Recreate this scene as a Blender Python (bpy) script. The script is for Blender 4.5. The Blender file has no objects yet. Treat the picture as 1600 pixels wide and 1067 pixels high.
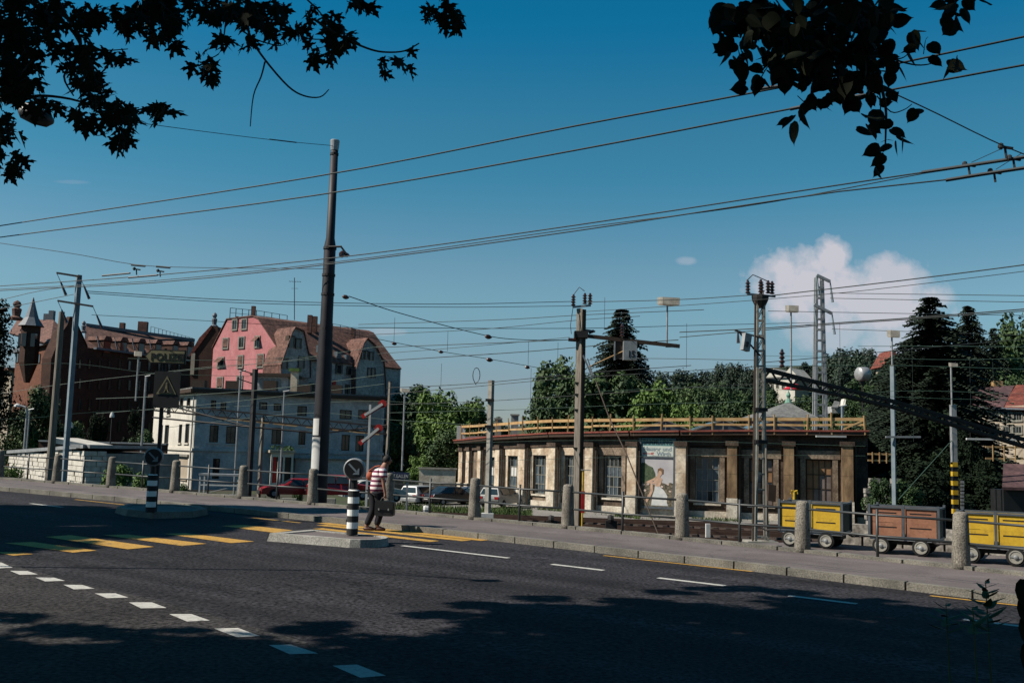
import bpy, bmesh, math, random
from mathutils import Vector, Matrix
R = math.radians
rnd = random.Random(7)
scene = bpy.context.scene
COL = scene.collection
# ---------------------------------------------------------------- camera
F = 1556.0; PITCH = math.atan(170.5/1556); ROLL = 0.0265; CZ = 2.07
_f = Vector((0, math.cos(PITCH), math.sin(PITCH))); _u0 = Vector((1,0,0)).cross(_f)
_r = Vector((1,0,0))*math.cos(ROLL)+_u0*math.sin(ROLL); _up = _r.cross(_f)
cd = bpy.data.cameras.new('camera'); cam = bpy.data.objects.new('camera', cd); COL.objects.link(cam)
cd.sensor_width = 36; cd.lens = 36*F/1600; cd.clip_end = 6000; cd.clip_start = 0.05
m = Matrix((( _r.x,_up.x,-_f.x,0),(_r.y,_up.y,-_f.y,0),(_r.z,_up.z,-_f.z,CZ),(0,0,0,1)))
cam.matrix_world = m; scene.camera = cam
# ---------------------------------------------------------------- world, sun, exposure
SUN_EL = 44.0
scene.view_settings.view_transform = 'Standard'; scene.view_settings.look = 'None'
scene.view_settings.exposure = 0.75; scene.view_settings.gamma = 1; scene.view_settings.use_curve_mapping = False
world = bpy.data.worlds.new("World"); scene.world = world; world.use_nodes = True
nt = world.node_tree; nt.nodes.clear()
def N_(t, **k):
    n = nt.nodes.new(t)
    for a, b in k.items(): setattr(n, a, b)
    return n
def M_(op, a, b=None, c=None, clamp=False):
    n = nt.nodes.new('ShaderNodeMath'); n.operation = op; n.use_clamp = clamp
    for i, v in enumerate((a, b, c)):
        if v is None: continue
        if isinstance(v, (int, float)): n.inputs[i].default_value = v
        else: nt.links.new(v, n.inputs[i])
    return n.outputs[0]
out = N_('ShaderNodeOutputWorld'); bg = N_('ShaderNodeBackground'); bg.inputs[1].default_value = 0.073
sky = N_('ShaderNodeTexSky', sky_type='NISHITA', sun_disc=False)
sky.sun_elevation = R(SUN_EL); sky.sun_rotation = R(259); sky.altitude = 300; sky.air_density = 1.0; sky.dust_density = 0.4; sky.ozone_density = 1.0
tint = N_('ShaderNodeMix', data_type='RGBA', blend_type='MULTIPLY'); tint.inputs[0].default_value = 1
nt.links.new(sky.outputs[0], tint.inputs[6]); # the slide film's deep teal: a tint that only depends on height above the horizon, all the way round
tc0 = N_('ShaderNodeTexCoord'); sp0 = N_('ShaderNodeSeparateXYZ'); nt.links.new(tc0.outputs['Generated'], sp0.inputs[0])
rp0 = N_('ShaderNodeValToRGB'); e0 = rp0.color_ramp.elements; rp0.color_ramp.interpolation = 'EASE'
e0[0].position = .05; e0[0].color = (.425,.48,.57,1); e0[1].position = .42; e0[1].color = (.030,.60,.745,1)
e1 = rp0.color_ramp.elements.new(.155); e1.color = (.50,.69,.68,1); e2 = rp0.color_ramp.elements.new(.29); e2.color = (.20,.65,.69,1)
nt.links.new(sp0.outputs[2], rp0.inputs[0]); nt.links.new(rp0.outputs[0], tint.inputs[7])
tc = N_('ShaderNodeTexCoord'); sep = N_('ShaderNodeSeparateXYZ'); nt.links.new(tc.outputs['Generated'], sep.inputs[0])
yy = M_('MAXIMUM', sep.outputs[1], 0.05)
ca = M_('DIVIDE', sep.outputs[0], yy); cb = M_('DIVIDE', sep.outputs[2], yy)
noi = N_('ShaderNodeTexNoise'); noi.inputs['Scale'].default_value = 22; noi.inputs['Detail'].default_value = 9; noi.inputs['Roughness'].default_value = .62
cmb = N_('ShaderNodeCombineXYZ'); nt.links.new(ca, cmb.inputs[0]); nt.links.new(cb, cmb.inputs[1]); nt.links.new(cmb.outputs[0], noi.inputs['Vector'])
noi2 = N_('ShaderNodeTexNoise'); noi2.inputs['Scale'].default_value = 75; noi2.inputs['Detail'].default_value = 6
nt.links.new(cmb.outputs[0], noi2.inputs['Vector'])
wob = M_('ADD', M_('MULTIPLY', M_('SUBTRACT', noi.outputs[0], .5), 3.4), M_('MULTIPLY', M_('SUBTRACT', noi2.outputs[0], .5), 1.2))
# clouds as blobs of direction (right, up as tangents)
def blob(a, b, ra, rb, k):
    da = M_('DIVIDE', M_('SUBTRACT', ca, a), ra); db = M_('DIVIDE', M_('SUBTRACT', cb, b), rb)
    d2 = M_('ADD', M_('MULTIPLY', da, da), M_('MULTIPLY', db, db))
    v = M_('SUBTRACT', M_('ADD', 1.55, wob), d2)
    return M_('MULTIPLY', M_('MULTIPLY', v, .85, clamp=True), k)
blobs = [(.300,.172,.058,.036,1.0),(.345,.160,.085,.034,.95),(.325,.206,.018,.020,1.0),(.385,.184,.036,.024,.85),(.262,.170,.022,.016,.8),(.340,.155,.075,.026,.85),(.385,.120,.050,.026,.62),(.33,.130,.05,.02,.55),
         (.176,.197,.010,.004,.30),(-.128,.116,.020,.004,.30),(-.455,.262,.015,.002,.10)]
acc = None
for b_ in blobs:
    o_ = blob(*b_); acc = o_ if acc is None else M_('MAXIMUM', acc, o_)
cm = N_('ShaderNodeMix', data_type='RGBA'); nt.links.new(acc, cm.inputs[0]); nt.links.new(tint.outputs[2], cm.inputs[6]); cm.inputs[7].default_value = (4.6,4.6,5.1,1)
nt.links.new(cm.outputs[2], bg.inputs[0]); nt.links.new(bg.outputs[0], out.inputs[0])
sd = bpy.data.lights.new('sun', 'SUN'); sd.energy = 5.0; sd.angle = R(.53); sd.color = (1,.92,.80)
so = bpy.data.objects.new('sun', sd); COL.objects.link(so)
AZ = R(11); SD = Vector((-math.cos(R(SUN_EL))*math.cos(AZ), -math.cos(R(SUN_EL))*math.sin(AZ), math.sin(R(SUN_EL)))); so.rotation_euler = SD.to_track_quat('Z','Y').to_euler()
# ---------------------------------------------------------------- measuring helpers (turn a picture point into a place at a real distance)
KU = Vector((-.82,.572)).normalized(); KN = Vector((.572,.82)).normalized(); SL = .0122
def ray(px, py): return _f+_r*((px-800)/F)-_up*((py-533.5)/F)
def P(px, py, D):
    d = ray(px, py); return Vector((0,0,CZ))+d*(D/d.y)
def PR(px, py, dz=0):
    d = ray(px, py); t = (dz-CZ)/(d.z-SL*(KU.x*d.x+KU.y*d.y)); return Vector((0,0,CZ))+d*t
def PZ(px, py, z):
    d = ray(px, py); return Vector((0,0,CZ))+d*((z-CZ)/d.z)
def W(s, t, dz=0): return Vector((s*KU.x+t*KN.x, s*KU.y+t*KN.y, SL*s+dz))
def st(p): return (p.x*KU.x+p.y*KU.y, p.x*KN.x+p.y*KN.y)
def tf(s): return 20.7-(.0048 if s < 17.5 else .0034)*(s-17.5)**2
def tk(s): return tf(s)-3.05
YZ = -1.9
# ---------------------------------------------------------------- materials
def mat(name, col, rough=.85, var=.18, scale=4, col2=None, bump=0, bscale=30, metal=0, detail=5, stretch=(1,1,1), spec=.3, fine=0, fscale=60, thr=(.35,.65)):
    col = tuple(c*.57 for c in col); col2 = tuple(c*.57 for c in col2) if col2 else None
    m = bpy.data.materials.new(name); m.use_nodes = True; t = m.node_tree; b = t.nodes['Principled BSDF']
    b.inputs['Roughness'].default_value = rough; b.inputs['Metallic'].default_value = metal
    b.inputs['Specular IOR Level'].default_value = spec
    g = t.nodes.new('ShaderNodeNewGeometry'); mp = t.nodes.new('ShaderNodeMapping'); mp.inputs['Scale'].default_value = stretch
    t.links.new(g.outputs['Position'], mp.inputs[0])
    n = t.nodes.new('ShaderNodeTexNoise'); n.inputs['Scale'].default_value = scale; n.inputs['Detail'].default_value = detail
    t.links.new(mp.outputs[0], n.inputs['Vector'])
    r = t.nodes.new('ShaderNodeValToRGB'); e = r.color_ramp.elements; e[0].position, e[1].position = thr
    c2 = col2 or tuple(c*(1+var) for c in col); c1 = col if col2 else tuple(c*(1-var) for c in col)
    e[0].color = (*c1,1); e[1].color = (*c2,1); t.links.new(n.outputs[0], r.inputs[0]); o = r.outputs[0]
    if fine:
        n2 = t.nodes.new('ShaderNodeTexNoise'); n2.inputs['Scale'].default_value = fscale; n2.inputs['Detail'].default_value = 3
        t.links.new(mp.outputs[0], n2.inputs['Vector'])
        mr = t.nodes.new('ShaderNodeMapRange'); mr.inputs[1].default_value = .3; mr.inputs[2].default_value = .7; mr.inputs[3].default_value = 1-fine; mr.inputs[4].default_value = 1+fine
        t.links.new(n2.outputs[0], mr.inputs[0])
        mx = t.nodes.new('ShaderNodeMix'); mx.data_type = 'RGBA'; mx.blend_type = 'MULTIPLY'; mx.inputs[0].default_value = 1
        t.links.new(o, mx.inputs[6]); t.links.new(mr.outputs[0], mx.inputs[7]); o = mx.outputs[2]
    t.links.new(o, b.inputs['Base Color'])
    if bump:
        n3 = t.nodes.new('ShaderNodeTexNoise'); n3.inputs['Scale'].default_value = bscale; n3.inputs['Detail'].default_value = 4
        t.links.new(mp.outputs[0], n3.inputs['Vector'])
        bp = t.nodes.new('ShaderNodeBump'); bp.inputs['Strength'].default_value = bump; bp.inputs['Distance'].default_value = .02
        t.links.new(n3.outputs[0], bp.inputs['Height']); t.links.new(bp.outputs[0], b.inputs['Normal'])
    return m
A = {}
A['asphalt'] = mat('asphalt', (.030,.029,.034), .9, scale=.6, col2=(.040,.038,.044), bump=.5, bscale=70, fine=1.0, fscale=20, spec=.1)
A['asphalt2'] = mat('worn_asphalt', (.040,.037,.038), .9, scale=.8, col2=(.056,.052,.052), bump=.5, bscale=70, fine=.9, fscale=20, spec=.1)
A['pave'] = mat('pavement_asphalt', (.140,.115,.115), .9, scale=1.2, col2=(.19,.16,.158), bump=.3, bscale=90, fine=.4, fscale=50)
A['granite'] = mat('granite', (.17,.15,.125), .85, scale=3, col2=(.30,.27,.225), bump=.6, bscale=40, fine=.55, fscale=38)
A['kerb'] = mat('granite_kerb', (.15,.14,.12), .85, scale=2, col2=(.27,.25,.21), bump=.5, bscale=40, fine=.4, fscale=45)
A['island'] = mat('white_granite', (.33,.32,.29), .85, scale=2, col2=(.48,.46,.42), bump=.5, bscale=40, fine=.4, fscale=45)
A['white'] = mat('road_white', (.52,.51,.47), .8, scale=5, col2=(.72,.70,.66), fine=.18, fscale=40)
A['yellow'] = mat('road_yellow', (.50,.27,.045), .8, scale=4, col2=(.66,.38,.07), fine=.35, fscale=36)
A['rail'] = mat('railing_paint', (.035,.04,.042), .5, spec=.5)
A['soil'] = mat('yard_ground', (.055,.045,.035), 1, scale=.25, col2=(.05,.075,.025), bump=.5, bscale=6, fine=.4, fscale=6)
A['gravel'] = mat('gravel', (.20,.185,.17), 1, scale=1, col2=(.32,.30,.28), fine=.4, fscale=20)
A['ballast'] = mat('ballast', (.050,.032,.024), 1, scale=2, col2=(.085,.055,.042), fine=.5, fscale=14, bump=.8, bscale=14)
A['grass'] = mat('grass_blades', (.045,.085,.018), .9, scale=3, col2=(.11,.15,.04))
A['steel'] = mat('rail_steel', (.10,.055,.04), .6, metal=.3)
A['sleeper'] = mat('sleeper_wood', (.05,.035,.028), .9)
A['mast'] = mat('mast_paint', (.20,.26,.30), .6, scale=3, col2=(.28,.34,.38))
A['dark'] = mat('dark_steel', (.022,.019,.019), .7, col2=(.035,.03,.03))
A['pole'] = mat('pole_dark_paint', (.014,.012,.018), .6, scale=3, col2=(.026,.022,.028), spec=.3)
A['concrete'] = mat('concrete', (.30,.28,.245), .9, scale=3, col2=(.42,.40,.35), fine=.15, fscale=20)
A['woodpost'] = mat('weathered_post', (.17,.14,.11), .9, scale=3, col2=(.30,.27,.23), stretch=(6,6,.6))
A['galv'] = mat('galvanised', (.36,.37,.38), .5, metal=.2, spec=.5)
A['white_paint'] = mat('white_paint', (.68,.67,.64), .6, scale=5, col2=(.78,.77,.74))
A['red_paint'] = mat('red_paint', (.55,.025,.02), .5)
A['sign_yellow'] = mat('sign_yellow', (.26,.23,.12), .7)
A['black'] = mat('black_paint', (.015,.015,.016), .5)
A['ins'] = mat('brown_insulator', (.055,.02,.014), .25, spec=.6)
A['wire'] = mat('wire_copper', (.020,.030,.030), .6)
A['wireg'] = mat('green_copper_wire', (.05,.11,.085), .6)
A['timber'] = mat('new_timber', (.48,.28,.12), .8, scale=2, col2=(.66,.43,.20), stretch=(1,1,1))
A['glass'] = mat('dark_glass', (.016,.022,.026), .08, spec=.6, scale=.8, col2=(.035,.045,.05))
A['glassb'] = mat('bluish_glass', (.07,.10,.125), .15, spec=.6, scale=1, col2=(.13,.17,.20))
A['glasso'] = mat('boarded_pane', (.26,.13,.055), .7, scale=1.5, col2=(.36,.20,.10))
A['glassg'] = mat('grimy_pane', (.15,.115,.10), .5, scale=1.5, col2=(.24,.19,.17))
A['frame'] = mat('window_frame', (.20,.19,.16), .7, col2=(.34,.33,.29))
A['framed'] = mat('brown_frame', (.06,.035,.022), .7)
A['soot'] = mat('sooty_wall', (.055,.036,.026), .95, scale=1.0, col2=(.15,.105,.075), bump=.8, bscale=9, fine=.45, fscale=9, thr=(.4,.75))
A['stone'] = mat('sandstone', (.50,.36,.24), .9, scale=1.3, col2=(.85,.72,.56), bump=.4, bscale=10, fine=.2, fscale=6)
A['stone2'] = mat('stained_sandstone', (.16,.095,.05), .9, scale=1.6, col2=(.34,.22,.12), bump=.4, bscale=10, fine=.25, fscale=6, stretch=(1,1,.35))
A['dstone'] = mat('dirty_wall_stone', (.14,.10,.07), .95, scale=1.2, col2=(.34,.26,.19), bump=.6, bscale=9, fine=.35, fscale=8)
A['plinth'] = mat('pale_plinth', (.52,.45,.36), .9, scale=1.5, col2=(.82,.74,.62), bump=.6, bscale=8, fine=.25, fscale=8)
A['redroof'] = mat('red_roof_edge', (.22,.05,.035), .8, col2=(.33,.09,.06))
A['pink'] = mat('pink_render', (.52,.18,.19), .9, scale=.8, col2=(.62,.25,.26), fine=.12, fscale=5)
A['tile'] = mat('brown_roof_tiles', (.12,.055,.042), .9, scale=2, col2=(.22,.11,.085), fine=.5, fscale=5)
A['tiler'] = mat('red_roof_tiles', (.15,.035,.025), .9, scale=1.5, col2=(.26,.075,.05), fine=.5, fscale=5)
A['tilep'] = mat('purple_roof_tiles', (.085,.045,.05), .9, scale=1.5, col2=(.14,.075,.075), fine=.4, fscale=5)
A['slate'] = mat('grey_slate', (.15,.15,.145), .8, scale=2, col2=(.23,.23,.22), fine=.4, fscale=5)
A['lead'] = mat('lead_roof', (.15,.17,.20), .6)
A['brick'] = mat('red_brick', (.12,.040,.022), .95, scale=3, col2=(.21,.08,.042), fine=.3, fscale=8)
A['brickd'] = mat('shade_dark_brick', (.055,.025,.018), .95, scale=1.2, col2=(.085,.04,.028), fine=.4, fscale=8)  # brick darkened to paint the building's shaded front; also serves other dark walls
A['shade_render'] = mat('shaded_grey_render', (.42,.44,.46), .95, scale=.6, col2=(.62,.63,.64), fine=.18, fscale=6)  # blue-grey shade put into the colour of the cream house's sunless side
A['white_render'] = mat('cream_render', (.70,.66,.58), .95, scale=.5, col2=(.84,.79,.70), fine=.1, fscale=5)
A['blue_render'] = mat('shabby_grey_wall', (.32,.32,.32), .95, scale=.5, col2=(.54,.54,.53), fine=.3, fscale=4)
A['beige'] = mat('beige_render', (.42,.35,.27), .95, scale=.5, col2=(.50,.43,.34), fine=.12, fscale=5)
A['rubble'] = mat('rubble_stone', (.20,.18,.16), .95, scale=3, col2=(.42,.39,.35), fine=.5, fscale=9, bump=.8, bscale=8)
A['shedstone'] = mat('pale_block', (.62,.57,.50), .95, scale=3, col2=(.84,.79,.70), bump=.7, bscale=12)
A['bark'] = mat('bark', (.05,.038,.028), .95, bump=.8, bscale=12)
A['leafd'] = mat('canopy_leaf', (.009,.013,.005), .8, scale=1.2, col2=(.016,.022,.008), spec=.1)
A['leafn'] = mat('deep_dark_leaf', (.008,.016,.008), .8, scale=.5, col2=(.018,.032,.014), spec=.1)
A['leaf1'] = mat('broad_leaf', (.060,.125,.020), .7, scale=.35, col2=(.150,.250,.045), fine=.3, fscale=2.5)
A['leaf2'] = mat('dark_leaf', (.028,.062,.018), .7, scale=.3, col2=(.070,.125,.032), fine=.3, fscale=2.5)
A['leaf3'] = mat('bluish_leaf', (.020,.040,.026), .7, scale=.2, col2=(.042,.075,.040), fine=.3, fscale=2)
A['needle'] = mat('needle', (.010,.022,.012), .8, scale=.5, col2=(.022,.042,.020))
A['pyel'] = mat('cart_yellow', (.60,.36,.02), .6, scale=2, col2=(.74,.47,.03), fine=.08, fscale=20)
A['porg'] = mat('cart_orange', (.30,.125,.07), .7, scale=2, col2=(.39,.18,.105), fine=.12, fscale=20)
A['pdark'] = mat('cart_dark_end', (.05,.04,.02), .7)
A['steelb'] = mat('cart_frame_steel', (.11,.13,.15), .5, metal=.3)
A['alu'] = mat('aluminium', (.50,.50,.50), .4, metal=.4)
A['tyre'] = mat('tyre_rubber', (.012,.012,.012), .8)
A['rim'] = mat('wheel_rim', (.40,.38,.33), .5)
A['skin'] = mat('skin', (.36,.17,.11), .6, spec=.3)
A['hair'] = mat('dark_hair', (.018,.014,.012), .7)
A['trouser'] = mat('dark_trousers', (.014,.014,.022), .9)
A['bag'] = mat('black_leather', (.012,.012,.013), .45, spec=.5)
A['orange'] = mat('orange_cloth', (.50,.12,.06), .8)
A['shoe'] = mat('brown_shoe', (.09,.035,.025), .5)
for nm, c in (('car_red',(.38,.012,.014)),('car_white',(.62,.62,.60)),('car_dark',(.018,.02,.026)),('car_silver',(.26,.26,.25)),('car_blue',(.05,.07,.11))):
    A[nm] = mat(nm, c, .25, var=.03, spec=.6)
A['lamp_red'] = mat('tail_lamp', (.35,.02,.02), .3); A['chrome'] = mat('chrome', (.6,.6,.6), .2, metal=.8)
A['blue_sign'] = mat('blue_enamel', (.02,.035,.09), .5)
def streaks(m, lo, hi, ang, sc=(.05,.9,1)):      # long faint wear bands along the road
    t = m.node_tree; b = t.nodes['Principled BSDF']; l = b.inputs['Base Color'].links[0].from_socket
    g = t.nodes.new('ShaderNodeNewGeometry'); r_ = t.nodes.new('ShaderNodeVectorRotate'); r_.rotation_type = 'Z_AXIS'; r_.inputs['Angle'].default_value = ang
    mp = t.nodes.new('ShaderNodeMapping'); mp.inputs['Scale'].default_value = sc; n = t.nodes.new('ShaderNodeTexNoise'); n.inputs['Scale'].default_value = 1.6; n.inputs['Detail'].default_value = 5
    t.links.new(g.outputs['Position'], r_.inputs['Vector']); t.links.new(r_.outputs[0], mp.inputs[0]); t.links.new(mp.outputs[0], n.inputs['Vector'])
    mr = t.nodes.new('ShaderNodeMapRange'); mr.inputs[1].default_value = .32; mr.inputs[2].default_value = .68; mr.inputs[3].default_value = lo; mr.inputs[4].default_value = hi; t.links.new(n.outputs[0], mr.inputs[0])
    v = t.nodes.new('ShaderNodeTexVoronoi'); v.feature = 'DISTANCE_TO_EDGE'; v.inputs['Scale'].default_value = .33
    dn = t.nodes.new('ShaderNodeTexNoise'); dn.inputs['Scale'].default_value = 2.2; dn.inputs['Detail'].default_value = 6; ad = t.nodes.new('ShaderNodeMix'); ad.data_type = 'VECTOR'; ad.inputs[0].default_value = .35
    t.links.new(g.outputs['Position'], dn.inputs['Vector']); t.links.new(g.outputs['Position'], ad.inputs[4]); t.links.new(dn.outputs['Color'], ad.inputs[5]); t.links.new(ad.outputs[1], v.inputs['Vector'])
    cr = t.nodes.new('ShaderNodeMapRange'); cr.inputs[1].default_value = 0; cr.inputs[2].default_value = .004; cr.inputs[3].default_value = .62; cr.inputs[4].default_value = 1; t.links.new(v.outputs['Distance'], cr.inputs[0])
    mu = t.nodes.new('ShaderNodeMath'); mu.operation = 'MULTIPLY'; t.links.new(mr.outputs[0], mu.inputs[0]); t.links.new(cr.outputs[0], mu.inputs[1])
    mx = t.nodes.new('ShaderNodeMix'); mx.data_type = 'RGBA'; mx.blend_type = 'MULTIPLY'; mx.inputs[0].default_value = 1; t.links.new(l, mx.inputs[6]); t.links.new(mu.outputs[0], mx.inputs[7]); t.links.new(mx.outputs[2], b.inputs['Base Color'])
def grime(m, sc, lo, thr=(.50,.62)):      # blotches of dirt and rust with their own shape
    t = m.node_tree; b = t.nodes['Principled BSDF']; l = b.inputs['Base Color'].links[0].from_socket
    g = t.nodes.new('ShaderNodeTexCoord'); n = t.nodes.new('ShaderNodeTexNoise'); n.inputs['Scale'].default_value = sc; n.inputs['Detail'].default_value = 8; n.inputs['Roughness'].default_value = .7; t.links.new(g.outputs['Object'], n.inputs['Vector'])
    mr = t.nodes.new('ShaderNodeMapRange'); mr.inputs[1].default_value = thr[0]; mr.inputs[2].default_value = thr[1]; t.links.new(n.outputs[0], mr.inputs[0])
    mx = t.nodes.new('ShaderNodeMix'); mx.data_type = 'RGBA'; t.links.new(mr.outputs[0], mx.inputs[0]); t.links.new(l, mx.inputs[6]); mx.inputs[7].default_value = (*lo,1); t.links.new(mx.outputs[2], b.inputs['Base Color'])
def striped(name, cols, w):      # horizontal cloth stripes by height
    m = bpy.data.materials.new(name); m.use_nodes = True; t = m.node_tree; b = t.nodes['Principled BSDF']; b.inputs['Roughness'].default_value = .9
    tcn = t.nodes.new('ShaderNodeTexCoord'); sp = t.nodes.new('ShaderNodeSeparateXYZ'); t.links.new(tcn.outputs['Object'], sp.inputs[0])
    a = t.nodes.new('ShaderNodeMath'); a.operation = 'MULTIPLY'; a.inputs[1].default_value = 1/w; t.links.new(sp.outputs[2], a.inputs[0])
    f = t.nodes.new('ShaderNodeMath'); f.operation = 'FRACT'; t.links.new(a.outputs[0], f.inputs[0])
    r = t.nodes.new('ShaderNodeValToRGB'); r.color_ramp.interpolation = 'CONSTANT'; e = r.color_ramp.elements
    while len(e) < len(cols): e.new(.5)
    for i, (p, c) in enumerate(cols): e[i].position = p; e[i].color = (*c,1)
    t.links.new(f.outputs[0], r.inputs[0]); t.links.new(r.outputs[0], b.inputs['Base Color'])
    return m
A['shirt'] = striped('striped_shirt_cloth', [(0,(.62,.55,.54)),(.42,(.20,.02,.06)),(.58,(.05,.012,.04)),(.78,(.25,.03,.08)),(.9,(.62,.55,.54))], .105)
A['bands'] = striped('beacon_bands', [(0,(.012,.012,.012)),(.5,(.62,.62,.60))], .335)
streaks(A['asphalt'], .66, 1.42, R(35)); streaks(A['asphalt2'], .8, 1.22, R(20), (.3,.5,1)); streaks(A['pave'], .82, 1.15, R(35), (.2,.8,1))
grime(A['pyel'], 3.5, (.16,.10,.02), (.56,.72)); grime(A['porg'], 3.5, (.10,.045,.03), (.54,.72)); grime(A['white'], 5, (.16,.155,.15), (.52,.66)); grime(A['yellow'], 4, (.10,.07,.035), (.52,.68)); grime(A['granite'], 2.2, (.06,.055,.045), (.52,.72)); grime(A['white_render'], .5, (.20,.18,.15), (.56,.8)); grime(A['shade_render'], .4, (.12,.13,.14), (.5,.75)); grime(A['tile'], .6, (.035,.022,.02), (.5,.7)); grime(A['pink'], .35, (.22,.085,.085), (.58,.85)); grime(A['stone'], .7, (.10,.07,.045), (.52,.75)); grime(A['concrete'], 1.2, (.09,.075,.06), (.55,.75))
# ---------------------------------------------------------------- mesh builder
class MB:
    def __init__(s): s.v = []; s.f = []
    def quad(s, *p):
        n = len(s.v); s.v += [tuple(q) for q in p]; s.f.append(tuple(range(n, n+len(p)))); return s
    def obox(s, O, ux, uy, uz):      # corner O and three edge vectors
        O, ux, uy, uz = map(Vector, (O, ux, uy, uz)); n = len(s.v)
        for k in (0,1):
            for j in (0,1):
                for i in (0,1): s.v.append(tuple(O+ux*i+uy*j+uz*k))
        s.f += [tuple(n+i for i in q) for q in ((0,2,3,1),(4,5,7,6),(0,1,5,4),(2,6,7,3),(0,4,6,2),(1,3,7,5))]; return s
    def box(s, c, d): return s.obox((c[0]-d[0]/2, c[1]-d[1]/2, c[2]-d[2]/2), (d[0],0,0), (0,d[1],0), (0,0,d[2]))
    def beam(s, p, q, w, h=None, up=(0,0,1)):
        p, q, up = Vector(p), Vector(q), Vector(up); h = h or w; d = q-p
        if abs(d.normalized().dot(up)) > .98: up = Vector((0,1,0))
        a = d.cross(up).normalized(); b = a.cross(d).normalized()
        return s.obox(p-a*w/2-b*h/2, a*w, b*h, d) if False else s.obox(p-a*w/2-b*h/2, d, a*w, b*h)
    def ring(s, c, ax, r, n):
        ax = Vector(ax).normalized(); t = Vector((0,0,1)) if abs(ax.z) < .9 else Vector((1,0,0))
        a = ax.cross(t).normalized(); b = ax.cross(a); k = len(s.v); c = Vector(c)
        s.v += [tuple(c+(a*math.cos(2*math.pi*i/n)+b*math.sin(2*math.pi*i/n))*r) for i in range(n)]; return k
    def tube(s, pts, r, n=6, cap=True):
        pts = [Vector(p) for p in pts]; m_ = len(pts); ks = []
        for i, p in enumerate(pts):
            d = (pts[min(i+1,m_-1)]-pts[max(i-1,0)]); rr = r[i] if isinstance(r, (list,tuple)) else r
            ks.append(s.ring(p, d, rr, n))
        for a, b in zip(ks, ks[1:]):
            for i in range(n): j = (i+1) % n; s.f.append((a+i, b+i, b+j, a+j))
        if cap: s.f.append(tuple(ks[0]+i for i in range(n))); s.f.append(tuple(ks[-1]+n-1-i for i in range(n)))
        return s
    def lathe(s, c, prof, n=12, ax=(0,0,1)):     # prof: (radius, distance along ax)
        c = Vector(c); ax = Vector(ax).normalized(); ks = [s.ring(c+ax*h, ax, max(r_,.0005), n) for r_, h in prof]
        for a, b in zip(ks, ks[1:]):
            for i in range(n): j = (i+1) % n; s.f.append((a+i, b+i, b+j, a+j))
        s.f.append(tuple(ks[0]+i for i in range(n))); s.f.append(tuple(ks[-1]+n-1-i for i in range(n))); return s
    def prism(s, poly, d):           # planar polygon (3D points) pushed along d
        n = len(poly); k = len(s.v); d = Vector(d)
        s.v += [tuple(Vector(p)) for p in poly]+[tuple(Vector(p)+d) for p in poly]
        s.f.append(tuple(range(k, k+n))); s.f.append(tuple(k+2*n-1-i for i in range(n)))
        for i in range(n): j = (i+1) % n; s.f.append((k+i, k+n+i, k+n+j, k+j))
        return s
    def fbox(s, Fc, a0, a1, z0, z1, d0, d1):     # box on a facade frame
        return s.obox(Fc.pt(a0, z0, d0), Fc.u*(a1-a0), Fc.n*(d1-d0), Vector((0,0,z1-z0)))
    def mesh(s, name, o=(0,0,0), smooth=False):
        me = bpy.data.meshes.new(name); o = Vector(o)
        me.from_pydata([tuple(Vector(v)-o) for v in s.v], [], s.f)
        bm = bmesh.new(); bm.from_mesh(me); bmesh.ops.recalc_face_normals(bm, faces=bm.faces); bm.to_mesh(me); bm.free()
        if smooth:
            for p in me.polygons: p.use_smooth = True
        return me
class Facade:
    def __init__(s, p, q):
        s.O = Vector((p[0], p[1], 0)); d = Vector((q[0]-p[0], q[1]-p[1], 0)); s.L = d.length; s.u = d.normalized(); s.n = Vector((s.u.y, -s.u.x, 0))
    def pt(s, a, z, d=0): r_ = s.O+s.u*a+s.n*d; r_.z = z; return r_
    def hit(s, px, py, d=0):         # picture point -> (a, z) on the wall plane
        k = ray(px, py); C = Vector((0,0,CZ)); O = s.O+s.n*d; t = (O-C).dot(s.n)/k.dot(s.n); h = C+k*t
        return (h-s.O).dot(s.u), h.z
def tag(o, label=None, cat=None, group=None, kind=None):
    if label: o['label'] = label
    if cat: o['category'] = cat
    if group: o['group'] = group
    if kind: o['kind'] = kind
    return o
def obj(name, me, m, parent=None, loc=(0,0,0)):
    o = bpy.data.objects.new(name, me); COL.objects.link(o); o.location = loc
    if m is not None:
        for x in (m if isinstance(m, (list,tuple)) else [m]): me.materials.append(x)
    if parent: o.parent = parent
    return o
class Thing:
    def __init__(s, name, label, cat, loc=(0,0,0), group=None):
        s.loc = Vector(loc); s.e = bpy.data.objects.new(name, None); COL.objects.link(s.e); s.e.location = s.loc; s.e.empty_display_size = .3
        tag(s.e, label, cat, group)
    def part(s, name, mb, m, parent=None, smooth=False, label=None, kind=None):
        o = obj(name, mb.mesh(name, s.loc, smooth), m, parent or s.e); tag(o, label, None, None, kind); return o
    def piece(s, name, me, m, loc, parent=None, rot=(0,0,0), scale=(1,1,1)):      # shares a mesh
        o = bpy.data.objects.new(name, me); COL.objects.link(o); o.parent = parent or s.e
        o.location = Vector(loc)-s.loc; o.rotation_euler = rot; o.scale = scale
        if m is not None and not me.materials: me.materials.append(m)
        return o
def single(name, mb, m, label=None, cat=None, group=None, kind=None, smooth=False, o=(0,0,0)):
    x = obj(name, mb.mesh(name, o, smooth), m, None, o); return tag(x, label, cat, group, kind)
def dup(root, loc, rotz=0, label=None, group=None):
    r_ = root.copy(); COL.objects.link(r_); r_.location = loc; r_.rotation_euler = (0,0,rotz)
    if label: r_['label'] = label
    if group: r_['group'] = group
    for ch in list(root.children):
        c = ch.copy(); COL.objects.link(c); c.parent = r_
        for g in ch.children:
            d = g.copy(); COL.objects.link(d); d.parent = c
    return r_
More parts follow.
